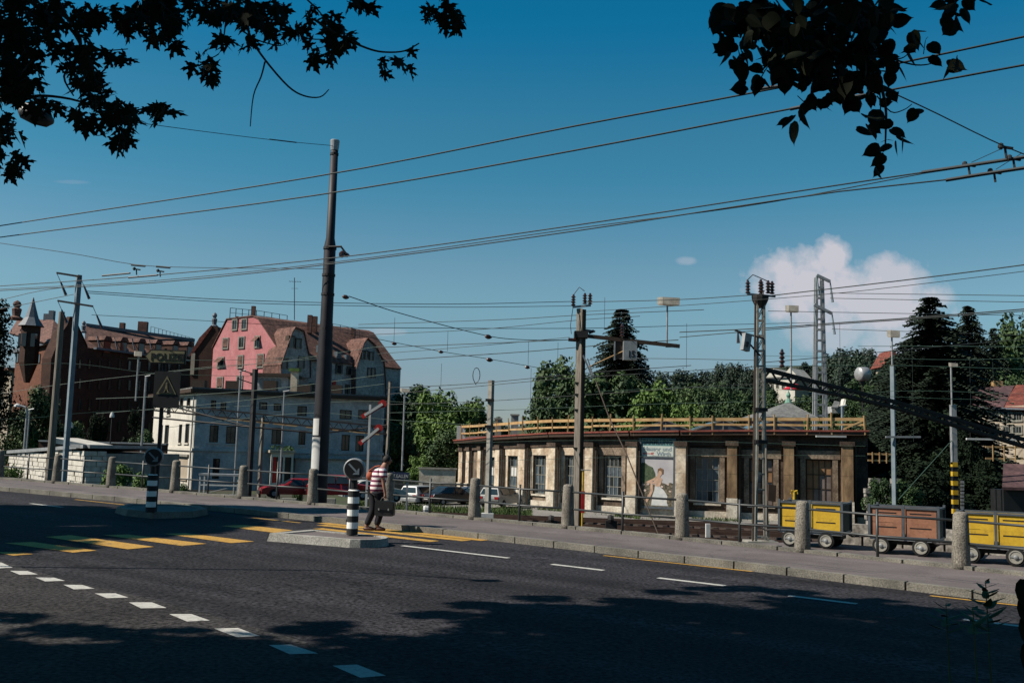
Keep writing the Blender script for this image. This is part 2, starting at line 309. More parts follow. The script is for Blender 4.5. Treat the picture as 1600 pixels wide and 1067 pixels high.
def text_mesh(txt, size, origin, u, v, ext=.004, bold=0.0, center=False, sx=1.0, fit=None):
    cu = bpy.data.curves.new('lettering', 'FONT'); cu.body = txt; cu.size = size; cu.extrude = ext; cu.offset = bold
    if center: cu.align_x = 'CENTER'
    o = bpy.data.objects.new('lettering', cu); COL.objects.link(o)
    dg = bpy.context.evaluated_depsgraph_get(); me = bpy.data.meshes.new_from_object(o.evaluated_get(dg)); bpy.data.objects.remove(o)
    if fit: xx = [q.co.x for q in me.vertices]; sx = fit/(max(xx)-min(xx))
    u = Vector(u).normalized(); v = Vector(v).normalized(); n = u.cross(v)
    mx = Matrix(((u.x*sx,v.x,n.x,origin[0]),(u.y*sx,v.y,n.y,origin[1]),(u.z*sx,v.z,n.z,origin[2]),(0,0,0,1)))
    me.transform(mx); return me
def lettering(th, txt, size, origin, u, v, m, parent=None, **k):
    me = text_mesh(txt, size, Vector(origin)-th.loc, u, v, **k); me.materials.clear(); return obj('lettering', me, m, parent or th.e)
# ================================================================ GROUND
def smooth(a, b, x):
    t = max(0, min(1, (x-a)/(b-a))); return t*t*(3-2*t)
def gz(x, y):
    s_ = x*KU.x+y*KU.y; t_ = x*KN.x+y*KN.y
    sc = max(-40, min(60, s_)); road = SL*sc-.16
    ramp = -.33-max(0, sc-9.5)*.10
    ramp = max(ramp, YZ-.05)
    tfv = tf(max(-12, min(40, s_)))
    wr = 1-smooth(10, 19, s_)           # 1 on the right where the access lane runs
    a = road
    lane_end = smooth(29.3, 33, t_)
    right = ramp*(1-lane_end)+(YZ-.05)*lane_end
    left = YZ-.05
    lo = right*wr+left*(1-wr)
    k = smooth(tfv+.12, tfv+(.5 if wr > .5 else 2.4), t_)
    z = road*(1-k)+lo*k
    # hill behind the depot, rising to the right
    hy = smooth(95, 330, y); hx = smooth(-30, 90, x)
    z += hy*hx*30+smooth(300, 900, y)*18
    # rise for the houses on the right
    z += smooth(72, 110, y)*smooth(25, 45, x)*3.2
    return z
def axis(lo, hi, fine_lo, fine_hi, st_):
    a = []; x = fine_lo
    while x <= fine_hi: a.append(x); x += st_
    b = []; x = fine_lo; d = st_
    while x > lo: d *= 1.25; x -= d; b.append(x)
    c = []; x = fine_hi; d = st_
    while x < hi: d *= 1.25; x += d; c.append(x)
    return sorted(b)+a+c
xs = axis(-2500, 2500, -40, 40, .7); ys = axis(-600, 4000, 0, 60, .7)
g = MB(); nx = len(xs)
g.v = [(x, y, gz(x, y)) for y in ys for x in xs]
g.f = [(j*nx+i, j*nx+i+1, (j+1)*nx+i+1, (j+1)*nx+i) for j in range(len(ys)-1) for i in range(nx-1)]
single('ground', g, A['soil'], kind='structure')
# road sheet
def strip(s0, s1, t0, t1, dz, step=1.0, thick=0):
    b = MB(); n = max(2, int((s1-s0)/step)+1); ss = [s0+(s1-s0)*i/(n-1) for i in range(n)]
    f0 = t0 if callable(t0) else (lambda s: t0); f1 = t1 if callable(t1) else (lambda s: t1)
    for s_ in ss:
        tt0, tt1 = f0(max(-12, min(40, s_))), f1(max(-12, min(40, s_)))
        b.v += [tuple(W(s_, tt0, dz)), tuple(W(s_, tt1, dz))]
    b.f = [(2*i, 2*i+2, 2*i+3, 2*i+1) for i in range(n-1)]
    return b
single('road', strip(-60, 90, -40, lambda s: tk(s)+.02, 0, 1.5), A['asphalt'], kind='structure')
single('pavement', strip(-60, 90, lambda s: tk(s)+.10, lambda s: tf(s)-.2, .12, 1.0), A['pave'], kind='structure')
pv = bpy.data.objects['pavement']
# kerb stones, one by one, front and back of the pavement
kb = MB().box((0.49,0,0), (.975,.16,.30)); kme = kb.mesh('kerb_stone'); kme.materials.append(A['kerb'])
kb2 = MB().box((0.49,0,0), (.975,.26,.42)); kme2 = kb2.mesh('kerb_stone'); kme2.materials.append(A['kerb'])
def lay(me, parent, pfn, s0, s1, dz, step=1.0):
    s_ = s0
    while s_ < s1:
        p, q = W(s_, pfn(s_), dz), W(s_+step, pfn(s_+step), dz); d = (q-p)
        o = bpy.data.objects.new('kerb_stone', me); COL.objects.link(o); o.parent = parent
        o.location = p+Vector((0,0,rnd.uniform(-.006,.006))); o.rotation_euler = (0, -math.asin(d.z/d.length), math.atan2(d.y, d.x)+rnd.uniform(-.006,.006)); o.scale = (step, 1, 1)
        s_ += step
lay(kme, pv, lambda s: tk(s)+.06, -4, 42, -.02)
lay(kme2, pv, lambda s: tf(s)-.08, -4, 44, -.02, 1.25)
# worn asphalt of the side lane, lower left
edge = [(-300,800),(0,876),(100,905),(200,927),(299,951),(420,985),(540,1022),(700,1080)]
pts = [PR(*e_, dz=.004) for e_ in edge]
far = [Vector((x, y, SL*(x*KU.x+y*KU.y)+.004)) for x, y in ((6,2),(6,-8),(-30,-8),(-30,14))]
single('side_lane', MB().quad(*(pts+far)), A['asphalt2'], kind='structure')
# painted marks
def mark(name, quads, m, dz=.008):
    for q in quads:
        b = MB(); b.quad(*[PR(x, y, dz) for x, y in q]); single(name, b, m, kind='structure')
Z4 = lambda *q: [(a/2.907, 700+b/2.907) for a, b in q]
Z5 = lambda *q: [(420+a/2.759, 820+b/2.759) for a, b in q]
mark('lane_dash', [Z4((-60,518),(5,518),(58,541),(-5,545)), Z4((45,556),(125,557),(172,572),(90,574)), Z4((160,586),(245,587),(295,601),(205,604)), Z4((288,619),(375,620),(430,637),(335,640)), Z4((430,658),(525,658),(583,677),(485,680)),
  Z4((585,699),(690,699),(757,724),(640,726)), Z4((768,752),(870,752),(953,781),(850,786)), Z4((972,818),(1080,815),(1182,852),(1075,857)), Z5((0,516),(95,514),(212,552),(90,556)), Z5((275,605),(380,600),(505,648),(395,657))], A['white'])
mark('lane_dash', [Z4((-40,770),(-10,774),(10,780),(-30,782))], A['white'])
mark('zebra_stripe', [Z4((-30,470),(90,473),(150,480),(60,487)), Z4((20,430),(150,425),(440,464),(330,473)), Z4((205,402),(320,394),(700,447),(580,458)), Z4((470,394),(580,391),(937,433),(830,443)), Z4((745,388),(845,385),(1155,423),(1050,430)), Z4((1005,352),(1110,348),(1330,372),(1250,384))], A['yellow'])
def strip_mark(name, s0, s1, t0, t1, m):
    b = strip(min(s0,s1), max(s0,s1), t0, t1, .008, .5); single(name, b, m, kind='structure')
for s0, s1, t0 in ((13.2,16.6,16.15),(12.9,17.2,16.85),(12.7,17.6,17.35-.1)):
    strip_mark('zebra_stripe', s0, s1, t0, t0+.33, A['yellow'])
for s0, s1, t0 in ((10.5,13.05,15.13),(8.44,9.48,14.98),(6.21,7.36,14.85),(4.14,5.12,14.6),(1.7,2.7,14.35),(24.5,26,14.9)):
    strip_mark('centre_line', s0, s1, t0-.07, t0+.07, A['white'])
for s0, s1, t0 in ((6.61,9.58,17.0),(1.5,3.55,16.38),(17.9,19.6,17.0),(23.95,27,16.8)):
    strip_mark('edge_line', s0, s1, t0-.05, t0+.05, A['yellow'])
# access lane behind the fence, its gutter wall, yard gravel
b = MB()
n = 30
for i in range(n):
    s_ = 17-i*1.1; z0 = max(-.31-max(0, s_-9.5)*.10, YZ)+.0
    for t_ in (tf(max(-12,s_))+.35, 29.0): q = W(s_, t_); b.v.append((q.x, q.y, z0))
b.f = [(2*i, 2*i+1, 2*i+3, 2*i+2) for i in range(n-1)]
single('access_lane', b, A['pave'], kind='structure')
lw = Thing('low_stone_wall', 'low rough stone wall running behind the luggage carts', 'wall', tuple(W(0,29.2,-.5)))
wb = [MB().box((0,0,0),(1.05*rnd.uniform(.85,1.0),.35,.29*rnd.uniform(.93,1.0))).mesh('stone_block') for _ in range(3)]
for w_ in wb: w_.materials.append(A['rubble'])
for row in range(2):
    s_ = 8.6-row*.5
    while s_ > -16:
        q = W(s_, 29.2+rnd.uniform(-.02,.02)); lw.piece('stone_block', wb[rnd.randrange(3)], None, (q.x, q.y, -.18+row*.30), rot=(0,0,math.atan2(KU.y,KU.x)+rnd.uniform(-.02,.02))); s_ -= 1.08
b = MB()
for x, D, z in ((560,80,0),(1330,62.0,0),(1200,56.5,0),(860,60.5,0),(640,66,0)):
    q = P(x, 800, D); b.v.append((q.x, q.y, YZ+.02))
b.f = [tuple(range(5))]
single('gravel_apron', b, A['gravel'], kind='structure')
# tracks
def track(p, q, name='track'):
    p = Vector(p); q = Vector(q); d = (q-p).normalized(); a = Vector((-d.y, d.x, 0)); L = (q-p).length
    bb = MB().obox(p-a*1.7, d*L, a*3.4, Vector((0,0,.14))); base = single('track_bed', bb, A['ballast'], kind='structure')
    r_ = MB()
    for k in (-.72, .72): r_.beam(p+a*k+Vector((0,0,.36)), q+a*k+Vector((0,0,.36)), .08, .16)
    o = single('track_rails', r_, A['steel'], kind='structure')
    sl_ = MB(); k = 0
    while k < L: sl_.beam(p+d*k-a*1.25+Vector((0,0,.2)), p+d*k+a*1.25+Vector((0,0,.2)), .24, .16); k += .65
    tag(single('sleepers', sl_, A['sleeper'], kind='stuff'), 'dark timber sleepers under the yard rails between fence and depot', 'sleepers')
for D0, D1 in ((44.5,40.5),(49.5,46.0),(54.3,51.5)):
    track((-34, D0+6, YZ), (26, D1, YZ))
# grass tufts behind the fence and by the depot
def grass_patch(n, fn, name, label, hgt=.35):
    v = []; f = []
    for _ in range(n):
        x, y = fn(); z = gz(x, y)-.03; h = hgt*rnd.uniform(.5,1.4); a = rnd.uniform(0,6.28); w = h*.13; dx, dy = math.cos(a)*w, math.sin(a)*w; lx, ly = rnd.uniform(-.4,.4)*h, rnd.uniform(-.4,.4)*h
        k = len(v); v += [(x-dx,y-dy,z),(x+dx,y+dy,z),(x+lx,y+ly,z+h)]; f.append((k,k+1,k+2))
    b = MB(); b.v = v; b.f = f; me = bpy.data.meshes.new(name); me.from_pydata(v, [], f)
    return tag(obj(name, me, A['grass']), label, 'grass', None, 'stuff')
def f1():
    s_ = rnd.choice([rnd.uniform(18, 44),rnd.uniform(21,30)]); q = W(s_, tf(min(s_,40))+rnd.uniform(.15,2.6)); return q.x, q.y
grass_patch(6000, f1, 'verge_grass', 'green weeds growing on the bank just behind the bollards', .34)
def f2():
    px = rnd.uniform(560, 830); q = P(px, 790, rnd.uniform(57, 66)+max(0,(700-px)*.03)); return q.x, q.y
grass_patch(7000, f2, 'yard_grass', 'patchy grass strip between the yard tracks and parked cars', .4)
def f3():
    px = rnd.choice([rnd.uniform(840,885), rnd.uniform(1080,1160), rnd.uniform(960,1000), rnd.uniform(760,1300)]); q = P(px, 790, rnd.uniform(61.5,63.5)+max(0,(1000-px)*.045)); return q.x, q.y
grass_patch(1500, f3, 'depot_weeds', 'green weeds along the foot of the depot wall', .26)
# ================================================================ TRAFFIC ISLANDS
def island(name, label, outline, km):
    t = Thing(name, label, 'traffic island', tuple(W(*outline[0])))
    b = MB(); b.prism([W(s, q, -.02) for s, q in outline], (0,0,.155)); t.part('core', b, A['pave'])
    cs = sum(o[0] for o in outline)/len(outline); ct = sum(o[1] for o in outline)/len(outline)
    m_ = len(outline)
    for i in range(m_):
        a, c = outline[i], outline[(i+1) % m_]; L = math.hypot(a[0]-c[0], a[1]-c[1]); k = max(1, round(L/1.1))
        for j in range(k):
            p0 = (a[0]+(c[0]-a[0])*j/k, a[1]+(c[1]-a[1])*j/k); p1 = (a[0]+(c[0]-a[0])*(j+.985)/k, a[1]+(c[1]-a[1])*(j+.985)/k)
            inn = lambda p: (p[0]+(cs-p[0])*.13, p[1]+(ct-p[1])*.22)
            lo = lambda p: (p[0]-(cs-p[0])*.025, p[1]-(ct-p[1])*.05)
            bb = MB(); q0, q1, i1, i0 = W(*p0,.155), W(*p1,.155), W(*inn(p1),.155), W(*inn(p0),.155)
            l0, l1, m1, m0 = W(*lo(p0),-.02), W(*lo(p1),-.02), W(*inn(p1),-.02), W(*inn(p0),-.02)
            n_ = 0; bb.v = [tuple(v) for v in (l0,l1,m1,m0,q0,q1,i1,i0)]; bb.f = [(0,1,2,3),(4,5,6,7),(0,1,5,4),(2,3,7,6),(1,2,6,5),(3,0,4,7)]
            t.part('kerb_stone', bb, A[km])
    return t
arc = [(13.62-.47*math.cos(a), 14.58+.55*math.sin(a)) for a in [R(-90+i*22.5) for i in range(9)]]
island('traffic_island', 'pale granite edged traffic island in front of the walking man', [(15.2,13.62),(15.3,14.85)]+arc[::-1][:], 'island')
def stp(x, y, dz=0): return st(PR(x, y, dz))
island('traffic_island', 'shaded traffic island under the POLIZEI sign', [stp(182,801),stp(200,796),stp(270,796.5),stp(312,800),stp(323,804),stp(300,808.5),stp(241,810),stp(200,806)][::-1], 'kerb')  # darker granite puts this island's shade into its kerb colour
def beacon(name, label, base, yaw):
    t = Thing(name, label, 'beacon', (0,0,0)); b = MB().lathe((0,0,0), [(.155,0),(.155,1.17),(.13,1.2)], 20); t.part('column', b, A['bands'])
    t.part('neck', MB().tube([(0,0,1.18),(0,0,1.45)], .09, 12), A['black'])
    d = MB().lathe((0,-.13,1.75), [(.27,0),(.295,.03),(.295,.23),(.27,.26)], 32, ax=(0,1,0)); t.part('lamp_disc', d, A['galv'], smooth=False)
    t.part('disc_face', MB().lathe((0,-.136,1.75), [(.255,0),(.255,.005)], 32, ax=(0,-1,0)), A['black'])
    ar = MB(); y = -.146
    def q2(pts): ar.prism([(x*.85, y, 1.75+z*.85) for x, z in pts], (0,-.004,0))
    q2([(-.15,.19),(-.19,.15),(.06,-.10),(.10,-.06)]); q2([(.17,-.17),(.17,.04),(.12,.0),(.09,-.09),(0,-.12),(-.04,-.17)])
    t.part('arrow', ar, A['mast'])
    t.e.location = base; t.e.rotation_euler = (0,0,yaw); t.e.scale = (.74,.74,.74); return t
beacon('island_beacon', 'black and white banded beacon with round arrow disc on the sunlit island', PR(550,835,.155), R(0))
bc2 = beacon('island_beacon', 'dark shaded banded beacon with round disc beside the POLIZEI post', PR(235,800,.155), R(12))
# POLIZEI and crossing sign on its post
q = PR(242,799,.155); D = q.y
t = Thing('sign_post', 'grey post carrying the POLIZEI arrow and a pedestrian crossing sign', 'road sign', tuple(q))
top = P(266, 545, D); X = lambda px: P(px, 600, D).x
t.part('post', MB().tube([q, (q.x, q.y, top.z)], .045, 10), A['dark'])
def Zp(px, py, DD): return P(px, py, DD).z
xc = q.x; h_ = Zp(260,612,D)-.0
w_ = (283-240)/F*D/2
c = P(262, 609, D); pl = MB().box((c.x, D-.06, c.z), (.62,.05,.88)); pla = t.part('sign_board', pl, A['black'])
tri = MB(); s3 = .24
tri.prism([(c.x-s3, D-.092, c.z-.11),(c.x+s3, D-.092, c.z-.11),(c.x, D-.092, c.z+.33)], (0,-.004,0)); t.part('triangle', tri, A['sign_yellow'], pla)
tri = MB(); s3 = .185
tri.prism([(c.x-s3, D-.099, c.z-.08),(c.x+s3, D-.099, c.z-.08),(c.x, D-.099, c.z+.26)], (0,-.004,0)); t.part('triangle_field', tri, A['black'], pla)
fg = MB(); yb = D-.106
for pl_ in ([(-.02,.13),(.02,.13),(.02,.17),(-.02,.17)], [(-.035,.0),(.03,.0),(.02,.12),(-.02,.12)], [(-.07,-.07),(-.045,-.07),(0,.01),(-.02,.02)], [(.04,-.07),(.065,-.07),(.03,.02),(0,.01)], [(-.11,-.078),(-.08,-.078),(-.07,-.07),(-.10,-.07)],[(.08,-.078),(.11,-.078),(.10,-.07),(.07,-.07)]):
    fg.prism([(c.x+a, yb, c.z+b_) for a, b_ in pl_], (0,-.003,0))
t.part('walking_figure', fg, A['sign_yellow'], pla)
x0, x1 = P(228,558,D).x, P(292,558,D).x; zc = P(262,558,D).z; hh = .17
ar = MB(); ar.prism([(x0, D-.04, zc+.01),(x0+.14, D-.04, zc+hh),(x1, D-.04, zc+hh),(x1, D-.04, zc-hh),(x0+.14, D-.04, zc-hh)], (0,-.05,0)); arr = t.part('arrow_board', ar, A['black'])
ar = MB(); ar.prism([(x0+.035, D-.093, zc+.005),(x0+.155, D-.093, zc+hh-.03),(x1-.03, D-.093, zc+hh-.03),(x1-.03, D-.093, zc-hh+.03),(x0+.155, D-.093, zc-hh+.03)], (0,-.003,0)); t.part('arrow_face', ar, A['sign_yellow'], arr)
lettering(t, 'POLIZEI', .235, ((x0+x1)/2+.06, D-.101, zc-.083), (1,0,0), (0,0,1), A['black'], arr, center=True, bold=.004)
# ================================================================ BOLLARDS AND RAILINGS
bs = [36.14,33.05,30.25,27.15,24.1,21.2,18.35,15.4,12.55,9.5,6.75,3.73]
lean = [0,.02,0,.01,0,.01,0,0,.012,-.008,.0,0]
blab = ['granite bollard cut by the left edge of the photo','leaning granite bollard in front of the stone shed and its mast','granite bollard right of the stone shed corner','granite bollard in front of the white house corner, right of the POLIZEI post',
 'granite bollard between the white bench frame and dark yard mast','granite bollard at the foot of the tall black street pole','granite bollard just right of the man with bags','granite bollard beside the white concrete mast','granite bollard in front of the mast with the number 15 box',
 'granite bollard right of the exhibition poster, before the depot','granite bollard in front of the first yellow luggage cart','largest granite bollard, nearest the right edge before the last yellow cart']
prof = [(.158,-.1),(.160,.05),(.142,.55),(.128,.90),(.113,.945),(.07,.965)]
bme = []
for k in range(3):
    b = MB().lathe((0,0,0), prof, 18); b.v = [(x*(1+rnd.uniform(-.02,.02)), y*(1+rnd.uniform(-.02,.02)), z+rnd.uniform(-.004,.004)) for x,y,z in b.v]; me = b.mesh('stone_bollard', smooth=True); me.materials.append(A['granite']); bme.append(me)
for i, s_ in enumerate(bs):
    o = bpy.data.objects.new('stone_bollard', bme[i % 3]); COL.objects.link(o); o.location = W(s_, tf(s_)-.08, .18); o.rotation_euler = (rnd.uniform(-.015,.015), lean[i], rnd.uniform(0,6)); o.scale = (1,1,rnd.uniform(.97,1.03))
    tag(o, blab[i], 'bollard', 'granite bollards along the back of the pavement')
sp = [39.2]+bs+[.75,-2.2]
slab = ['railing span cut by the left edge of the photo','two-bar railing span in front of the low pale part of the stone shed','two-bar railing span before the shaded stone shed corner','two-bar railing span behind the shaded beacon','two-bar railing span before the white bench frame','two-bar railing span before the conservatory, left of the tall black pole','two-bar railing span behind the sunlit beacon and the man',
 'two-bar railing span before the parked white and dark cars','two-bar railing span before the silver car','two-bar railing span before the depot windows left of the poster','two-bar railing span before the lattice mast foot','two-bar railing span between the first yellow and orange carts','railing span at the right edge before the last yellow cart','railing span outside the right edge']
for i in range(len(sp)-1):
    if i == 0 or i == 13: pass
    s0, s1 = sp[i], sp[i+1]; p, q = W(s0, tf(min(40,s0))-.08, .18), W(s1, tf(max(-12,s1))-.08, .18); m_ = (p+q)/2
    t = Thing('railing', slab[i], 'railing', tuple(m_), 'two-bar railing spans between the bollards')
    for h in (.80,.40):
        d = (q-p).normalized(); t.part('rail', MB().tube([p+d*.1+Vector((0,0,h)), m_+Vector((0,0,h-.012)), q-d*.1+Vector((0,0,h))], .024, 7), A['rail'], smooth=True)
    t.part('post', MB().tube([m_+Vector((0,0,-.2)), m_+Vector((0,0,.90))], .03, 8), A['rail'], smooth=True)
# ================================================================ windows shared by all buildings
def window(th, Fc, a0, a1, z0, z1, nx_, nz_, fm, gms, depth=-.12, fw=.07, parent=None, sill=None, pick=None, bar=.045, panes=True):
    fr = MB(); fr.fbox(Fc,a0,a0+fw,z0,z1,depth-.03,depth+.06); fr.fbox(Fc,a1-fw,a1,z0,z1,depth-.03,depth+.06); fr.fbox(Fc,a0+fw,a1-fw,z0,z0+fw,depth-.03,depth+.058); fr.fbox(Fc,a0+fw,a1-fw,z1-fw,z1,depth-.03,depth+.058)
    ia, ib, ja, jb = a0+fw, a1-fw, z0+fw, z1-fw
    for i in range(1, nx_): x = ia+(ib-ia)*i/nx_; fr.fbox(Fc,x-bar/2,x+bar/2,ja,jb,depth-.02,depth+.04)
    for j in range(1, nz_): z = ja+(jb-ja)*j/nz_; fr.fbox(Fc,ia,ib,z-bar/2,z+bar/2,depth-.02,depth+.035)
    w = th.part('window', fr, fm, parent)
    if sill is not None: th.part('sill', MB().fbox(Fc,a0-.12,a1+.12,z0-.12,z0,depth,.12), sill, w)
    if panes and nx_*nz_ > 1:
        pw, ph = (ib-ia)/nx_, (jb-ja)/nz_; cache = {}
        for i in range(nx_):
            for j in range(nz_):
                g_ = pick(i, j) if pick else gms[rnd.randrange(len(gms))]
                if g_.name not in cache:
                    b = MB().fbox(Fc, 0, pw, 0, ph, -.004, 0); me = b.mesh('pane', Fc.O); me.materials.append(g_); cache[g_.name] = me
                p_ = Fc.pt(ia+i*pw, ja+j*ph, depth); o = bpy.data.objects.new('pane', cache[g_.name]); COL.objects.link(o); o.parent = w; o.location = p_-th.loc
                o.rotation_euler = (rnd.uniform(-.012,.012), 0, rnd.uniform(-.012,.012))
    else: th.part('pane', MB().fbox(Fc, ia, ib, ja, jb, depth-.02, depth), gms[0], w)
    return w
def wall_with_holes(Fc, a0, a1, z0f, z1f, holes, d=0, back=-.35):
    """front skin with true openings; z0f/z1f functions of a"""
    b = MB(); A_ = sorted({a0, a1, *[x for h in holes for x in (h[0], h[1])]}); A_ = [x for x in A_ if a0-1e-6 <= x <= a1+1e-6]
    for x0, x1 in zip(A_, A_[1:]):
        hs = sorted([(h[2], h[3]) for h in holes if h[0] <= x0+1e-6 and h[1] >= x1-1e-6])
        cur0, cur1 = z0f(x0), z0f(x1)
        for lo, hi in hs+[(None, None)]:
            t0, t1 = (lo, lo) if lo is not None else (z1f(x0), z1f(x1))
            b.quad(Fc.pt(x0,cur0,d), Fc.pt(x1,cur1,d), Fc.pt(x1,t1,d), Fc.pt(x0,t0,d))
            if lo is not None: cur0 = cur1 = hi
    for h in holes:
        x0, x1, lo, hi = h[:4]
        for p, q in (((x0,lo),(x1,lo)),((x1,lo),(x1,hi)),((x1,hi),(x0,hi)),((x0,hi),(x0,lo))):
            b.quad(Fc.pt(*p,d), Fc.pt(*q,d), Fc.pt(*q,back), Fc.pt(*p,back))
    return b
# ================================================================ THE ENGINE DEPOT
Dtab = [(722,90),(752,84),(781,79),(820,75),(866,72),(925,69.5),(990,67.3),(1065,65.8),(1145,65),(1235,64),(1330,63),(1355,62.8)]
def ip(tab, x):
    if x <= tab[0][0]: return tab[0][1]
    for (a, b), (c, d) in zip(tab, tab[1:]):
        if x <= c: return b+(d-b)*(x-a)/(c-a)
    return tab[-1][1]
ytop = [(722,688),(781,682),(866,677),(990,674.5),(1145,673),(1355,673.5)]
def rz(px): return P(px, ip(ytop, px), ip(Dtab, px)).z
pil = [(718,729),(732,737.5),(750,756),(778,785),(814.5,824),(861,871),(918,929),(983,996),(1057,1072),(1137,1151),(1225,1240),(1316,1332)]
dep = Thing('engine_depot', 'long curved soot-stained railway depot with pale stone pilasters and timber roof guard', 'depot', (P(1100,800,65.5).x, 65.5, YZ))
cor = [718, 734, 753, 781.5, 819, 866, 923.5, 989.5, 1064.5, 1144, 1232.5, 1324, 1356]
cp = [P(x, 740, ip(Dtab, x)) for x in cor]; cp = [Vector((p.x, p.y, 0)) for p in cp]
facs = [Facade(cp[i], cp[i+1]) for i in range(len(cp)-1)]
wins = {2:[(767,776,714,800)],3:[(797,812,712,776)],4:[(836,856,711,772)],5:[(885,903,711,775)],6:[(945,973,711,778)],8:[(1087,1124,713,786)],9:[(1171,1208,716,790)],10:[(1259,1300,717,788)]}
ops = {3:(3,4),4:(4,4),5:(4,4),6:(4,4),8:(4,4),9:(4,4),10:(4,3),2:(3,4)}
base = YZ-.1
for i, fc in enumerate(facs):
    x0, x1 = cor[i], cor[i+1]; za, zb = rz(x0), rz(x1); L = fc.L
    zt = lambda a, za=za, zb=zb, L=L: za+(zb-za)*a/L-.25
    holes = []
    for (l, r_, yt, yb) in wins.get(i, []):
        yb = min(yb, 800); a, z = fc.hit(l, yt, -.1); c, _ = fc.hit(r_, yt, -.1); _, zl = fc.hit((l+r_)/2, yb, -.1)
        zl = max(zl, YZ+.5); holes.append((a, c, zl, z))
    m_ = A['soot'] if i > 5 else A['dstone']
    dep.part('wall', wall_with_holes(fc, 0, L, lambda a: base, zt, holes, 0, -.3), m_)
    for (a, c, zl, zh) in holes:
        nxx, nzz = ops[i]
        def pick(u_, v_, i=i):
            if i == 10: return A['glasso'] if (u_*7+v_*3) % 5 in (0,3) or v_ == 2 else A['glassg']
            if i == 9: return [A['glassg'],A['glasso'],A['glassb']][(u_+2*v_) % 3]
            if i in (2,3) and v_ == 2: return A['white_paint']
            if v_ == 3 and u_ in (0,2): return A['glass']
            return [A['glassb'],A['glassb'],A['glass'],A['glassb']][rnd.randrange(4)]
        window(dep, fc, a, c, zl, zh, nxx, nzz, A['frame'] if i not in (9,10) else A['framed'], [A['glassb']], -.2, .08, pick=pick, sill=A['plinth'])
        # moulded stone surround and lintel
        b = MB(); b.fbox(fc,a-.34,a-.02,zl,zh+.02,0,.07); b.fbox(fc,c+.02,c+.34,zl,zh+.02,0,.07); b.fbox(fc,a-.5,c+.5,zh+.02,zh+.55,0,.09)
        dep.part('window_surround', b, A['dstone'] if i > 5 else A['stone'])
    # plinth
    dep.part('plinth', MB().fbox(fc, 0, L, base, YZ+.42+.0, 0, .13), A['plinth'])
    # cornice bands: dark frieze + slab edge
    b = MB(); k = 6
    for j in range(k):
        a, c = L*j/k, L*(j+1)/k; za_, zc_ = zt(a)+.25, zt(c)+.25
        b.prism([fc.pt(a, za_-.95, .0), fc.pt(c, zc_-.95, .0), fc.pt(c, zc_-.28, 0), fc.pt(a, za_-.28, 0)], fc.n*.16)
    dep.part('frieze', b, A['soot'])
    b = MB().prism([fc.pt(-.02, za-.28, -.3), fc.pt(L+.02, zb-.28, -.3), fc.pt(L+.02, zb-.06, -.3), fc.pt(-.02, za-.06, -.3)], fc.n*.95); dep.part('cornice', b, A['framed'])
    b = MB().prism([fc.pt(-.02, za-.057, -.5), fc.pt(L+.02, zb-.057, -.5), fc.pt(L+.02, zb+.05, -.5), fc.pt(-.02, za+.05, -.5)], fc.n*1.22); dep.part('roof_edge', b, A['redroof'])
# pilasters (block courses built one over the other)
for i, (l, r_) in enumerate(pil):
    fc = facs[min(i, len(facs)-1)] if i < 3 else facs[min(i, len(facs)-1)]
    xm = (l+r_)/2; q = P(xm, 740, ip(Dtab, xm)-.35); D = q.y; w = (r_-l)/F*D
    # frame of the pilaster: average direction of both neighbours
    u_ = (facs[max(0,min(i,11))].u+facs[max(0,min(i-1,11))].u).normalized(); nn = Vector((u_.y,-u_.x,0))
    w = max(.62, min(.92, w/max(.35, abs(u_.x)))) 
    fp = Facade((q.x-u_.x*w/2, q.y-u_.y*w/2), (q.x+u_.x*w/2, q.y+u_.y*w/2)); zt = rz(xm)-.95; zb = base
    mt = A['stone'] if i < 9 else A['stone2']
    for j, (f0, f1) in enumerate(((0,.30),(.30,.62),(.62,1.0))):
        z0, z1 = zb+(zt-zb)*f0, zb+(zt-zb)*f1; mm = A['plinth'] if j == 0 else mt
        if i in (10,11) and j == 0: z1 = zb+(zt-zb)*.3
        b = MB().fbox(fp, (.0 if j else -.03), w+(0 if j else .03), z0, z1-.015, -.45, .30 if j else .42)
        dep.part('pilaster', b, mm)
    dep.part('pilaster_cap', MB().fbox(fp, -.1, w+.1, zt-.02, zt+.28, -.4, .38), A['soot'])
    b = MB(); b.tube([fp.pt(w+.16, zb, .12), fp.pt(w+.16, zt, .12)], .06, 6); dep.part('downpipe', b, A['framed'])
# roof slab and side wall at the right end
roof = MB(); back = [(1356, 92), (1250, 100), (1000, 112), (800, 128), (716, 128)]
rp = [cp[i]+Vector((0,0,rz(cor[i])-.02)) for i in range(len(cp))]
bp_ = [P(x, 700, D) for x, D in back]; bp_ = [Vector((p.x, p.y, 3.8)) for p in bp_]
roof.prism(rp+bp_, (0,0,-.2)); dep.part('roof', roof, A['tilep'])
rw = Facade(cp[-1], (bp_[0].x, bp_[0].y)); dep.part('wall', MB().fbox(rw, 0, rw.L, base, rz(1356)-.3, -.3, 0), A['brickd'])
lwf = Facade((bp_[-1].x, bp_[-1].y), cp[0]); dep.part('wall', MB().fbox(lwf, 0, lwf.L, base, rz(718)-.3, -.3, 0), A['stone'])
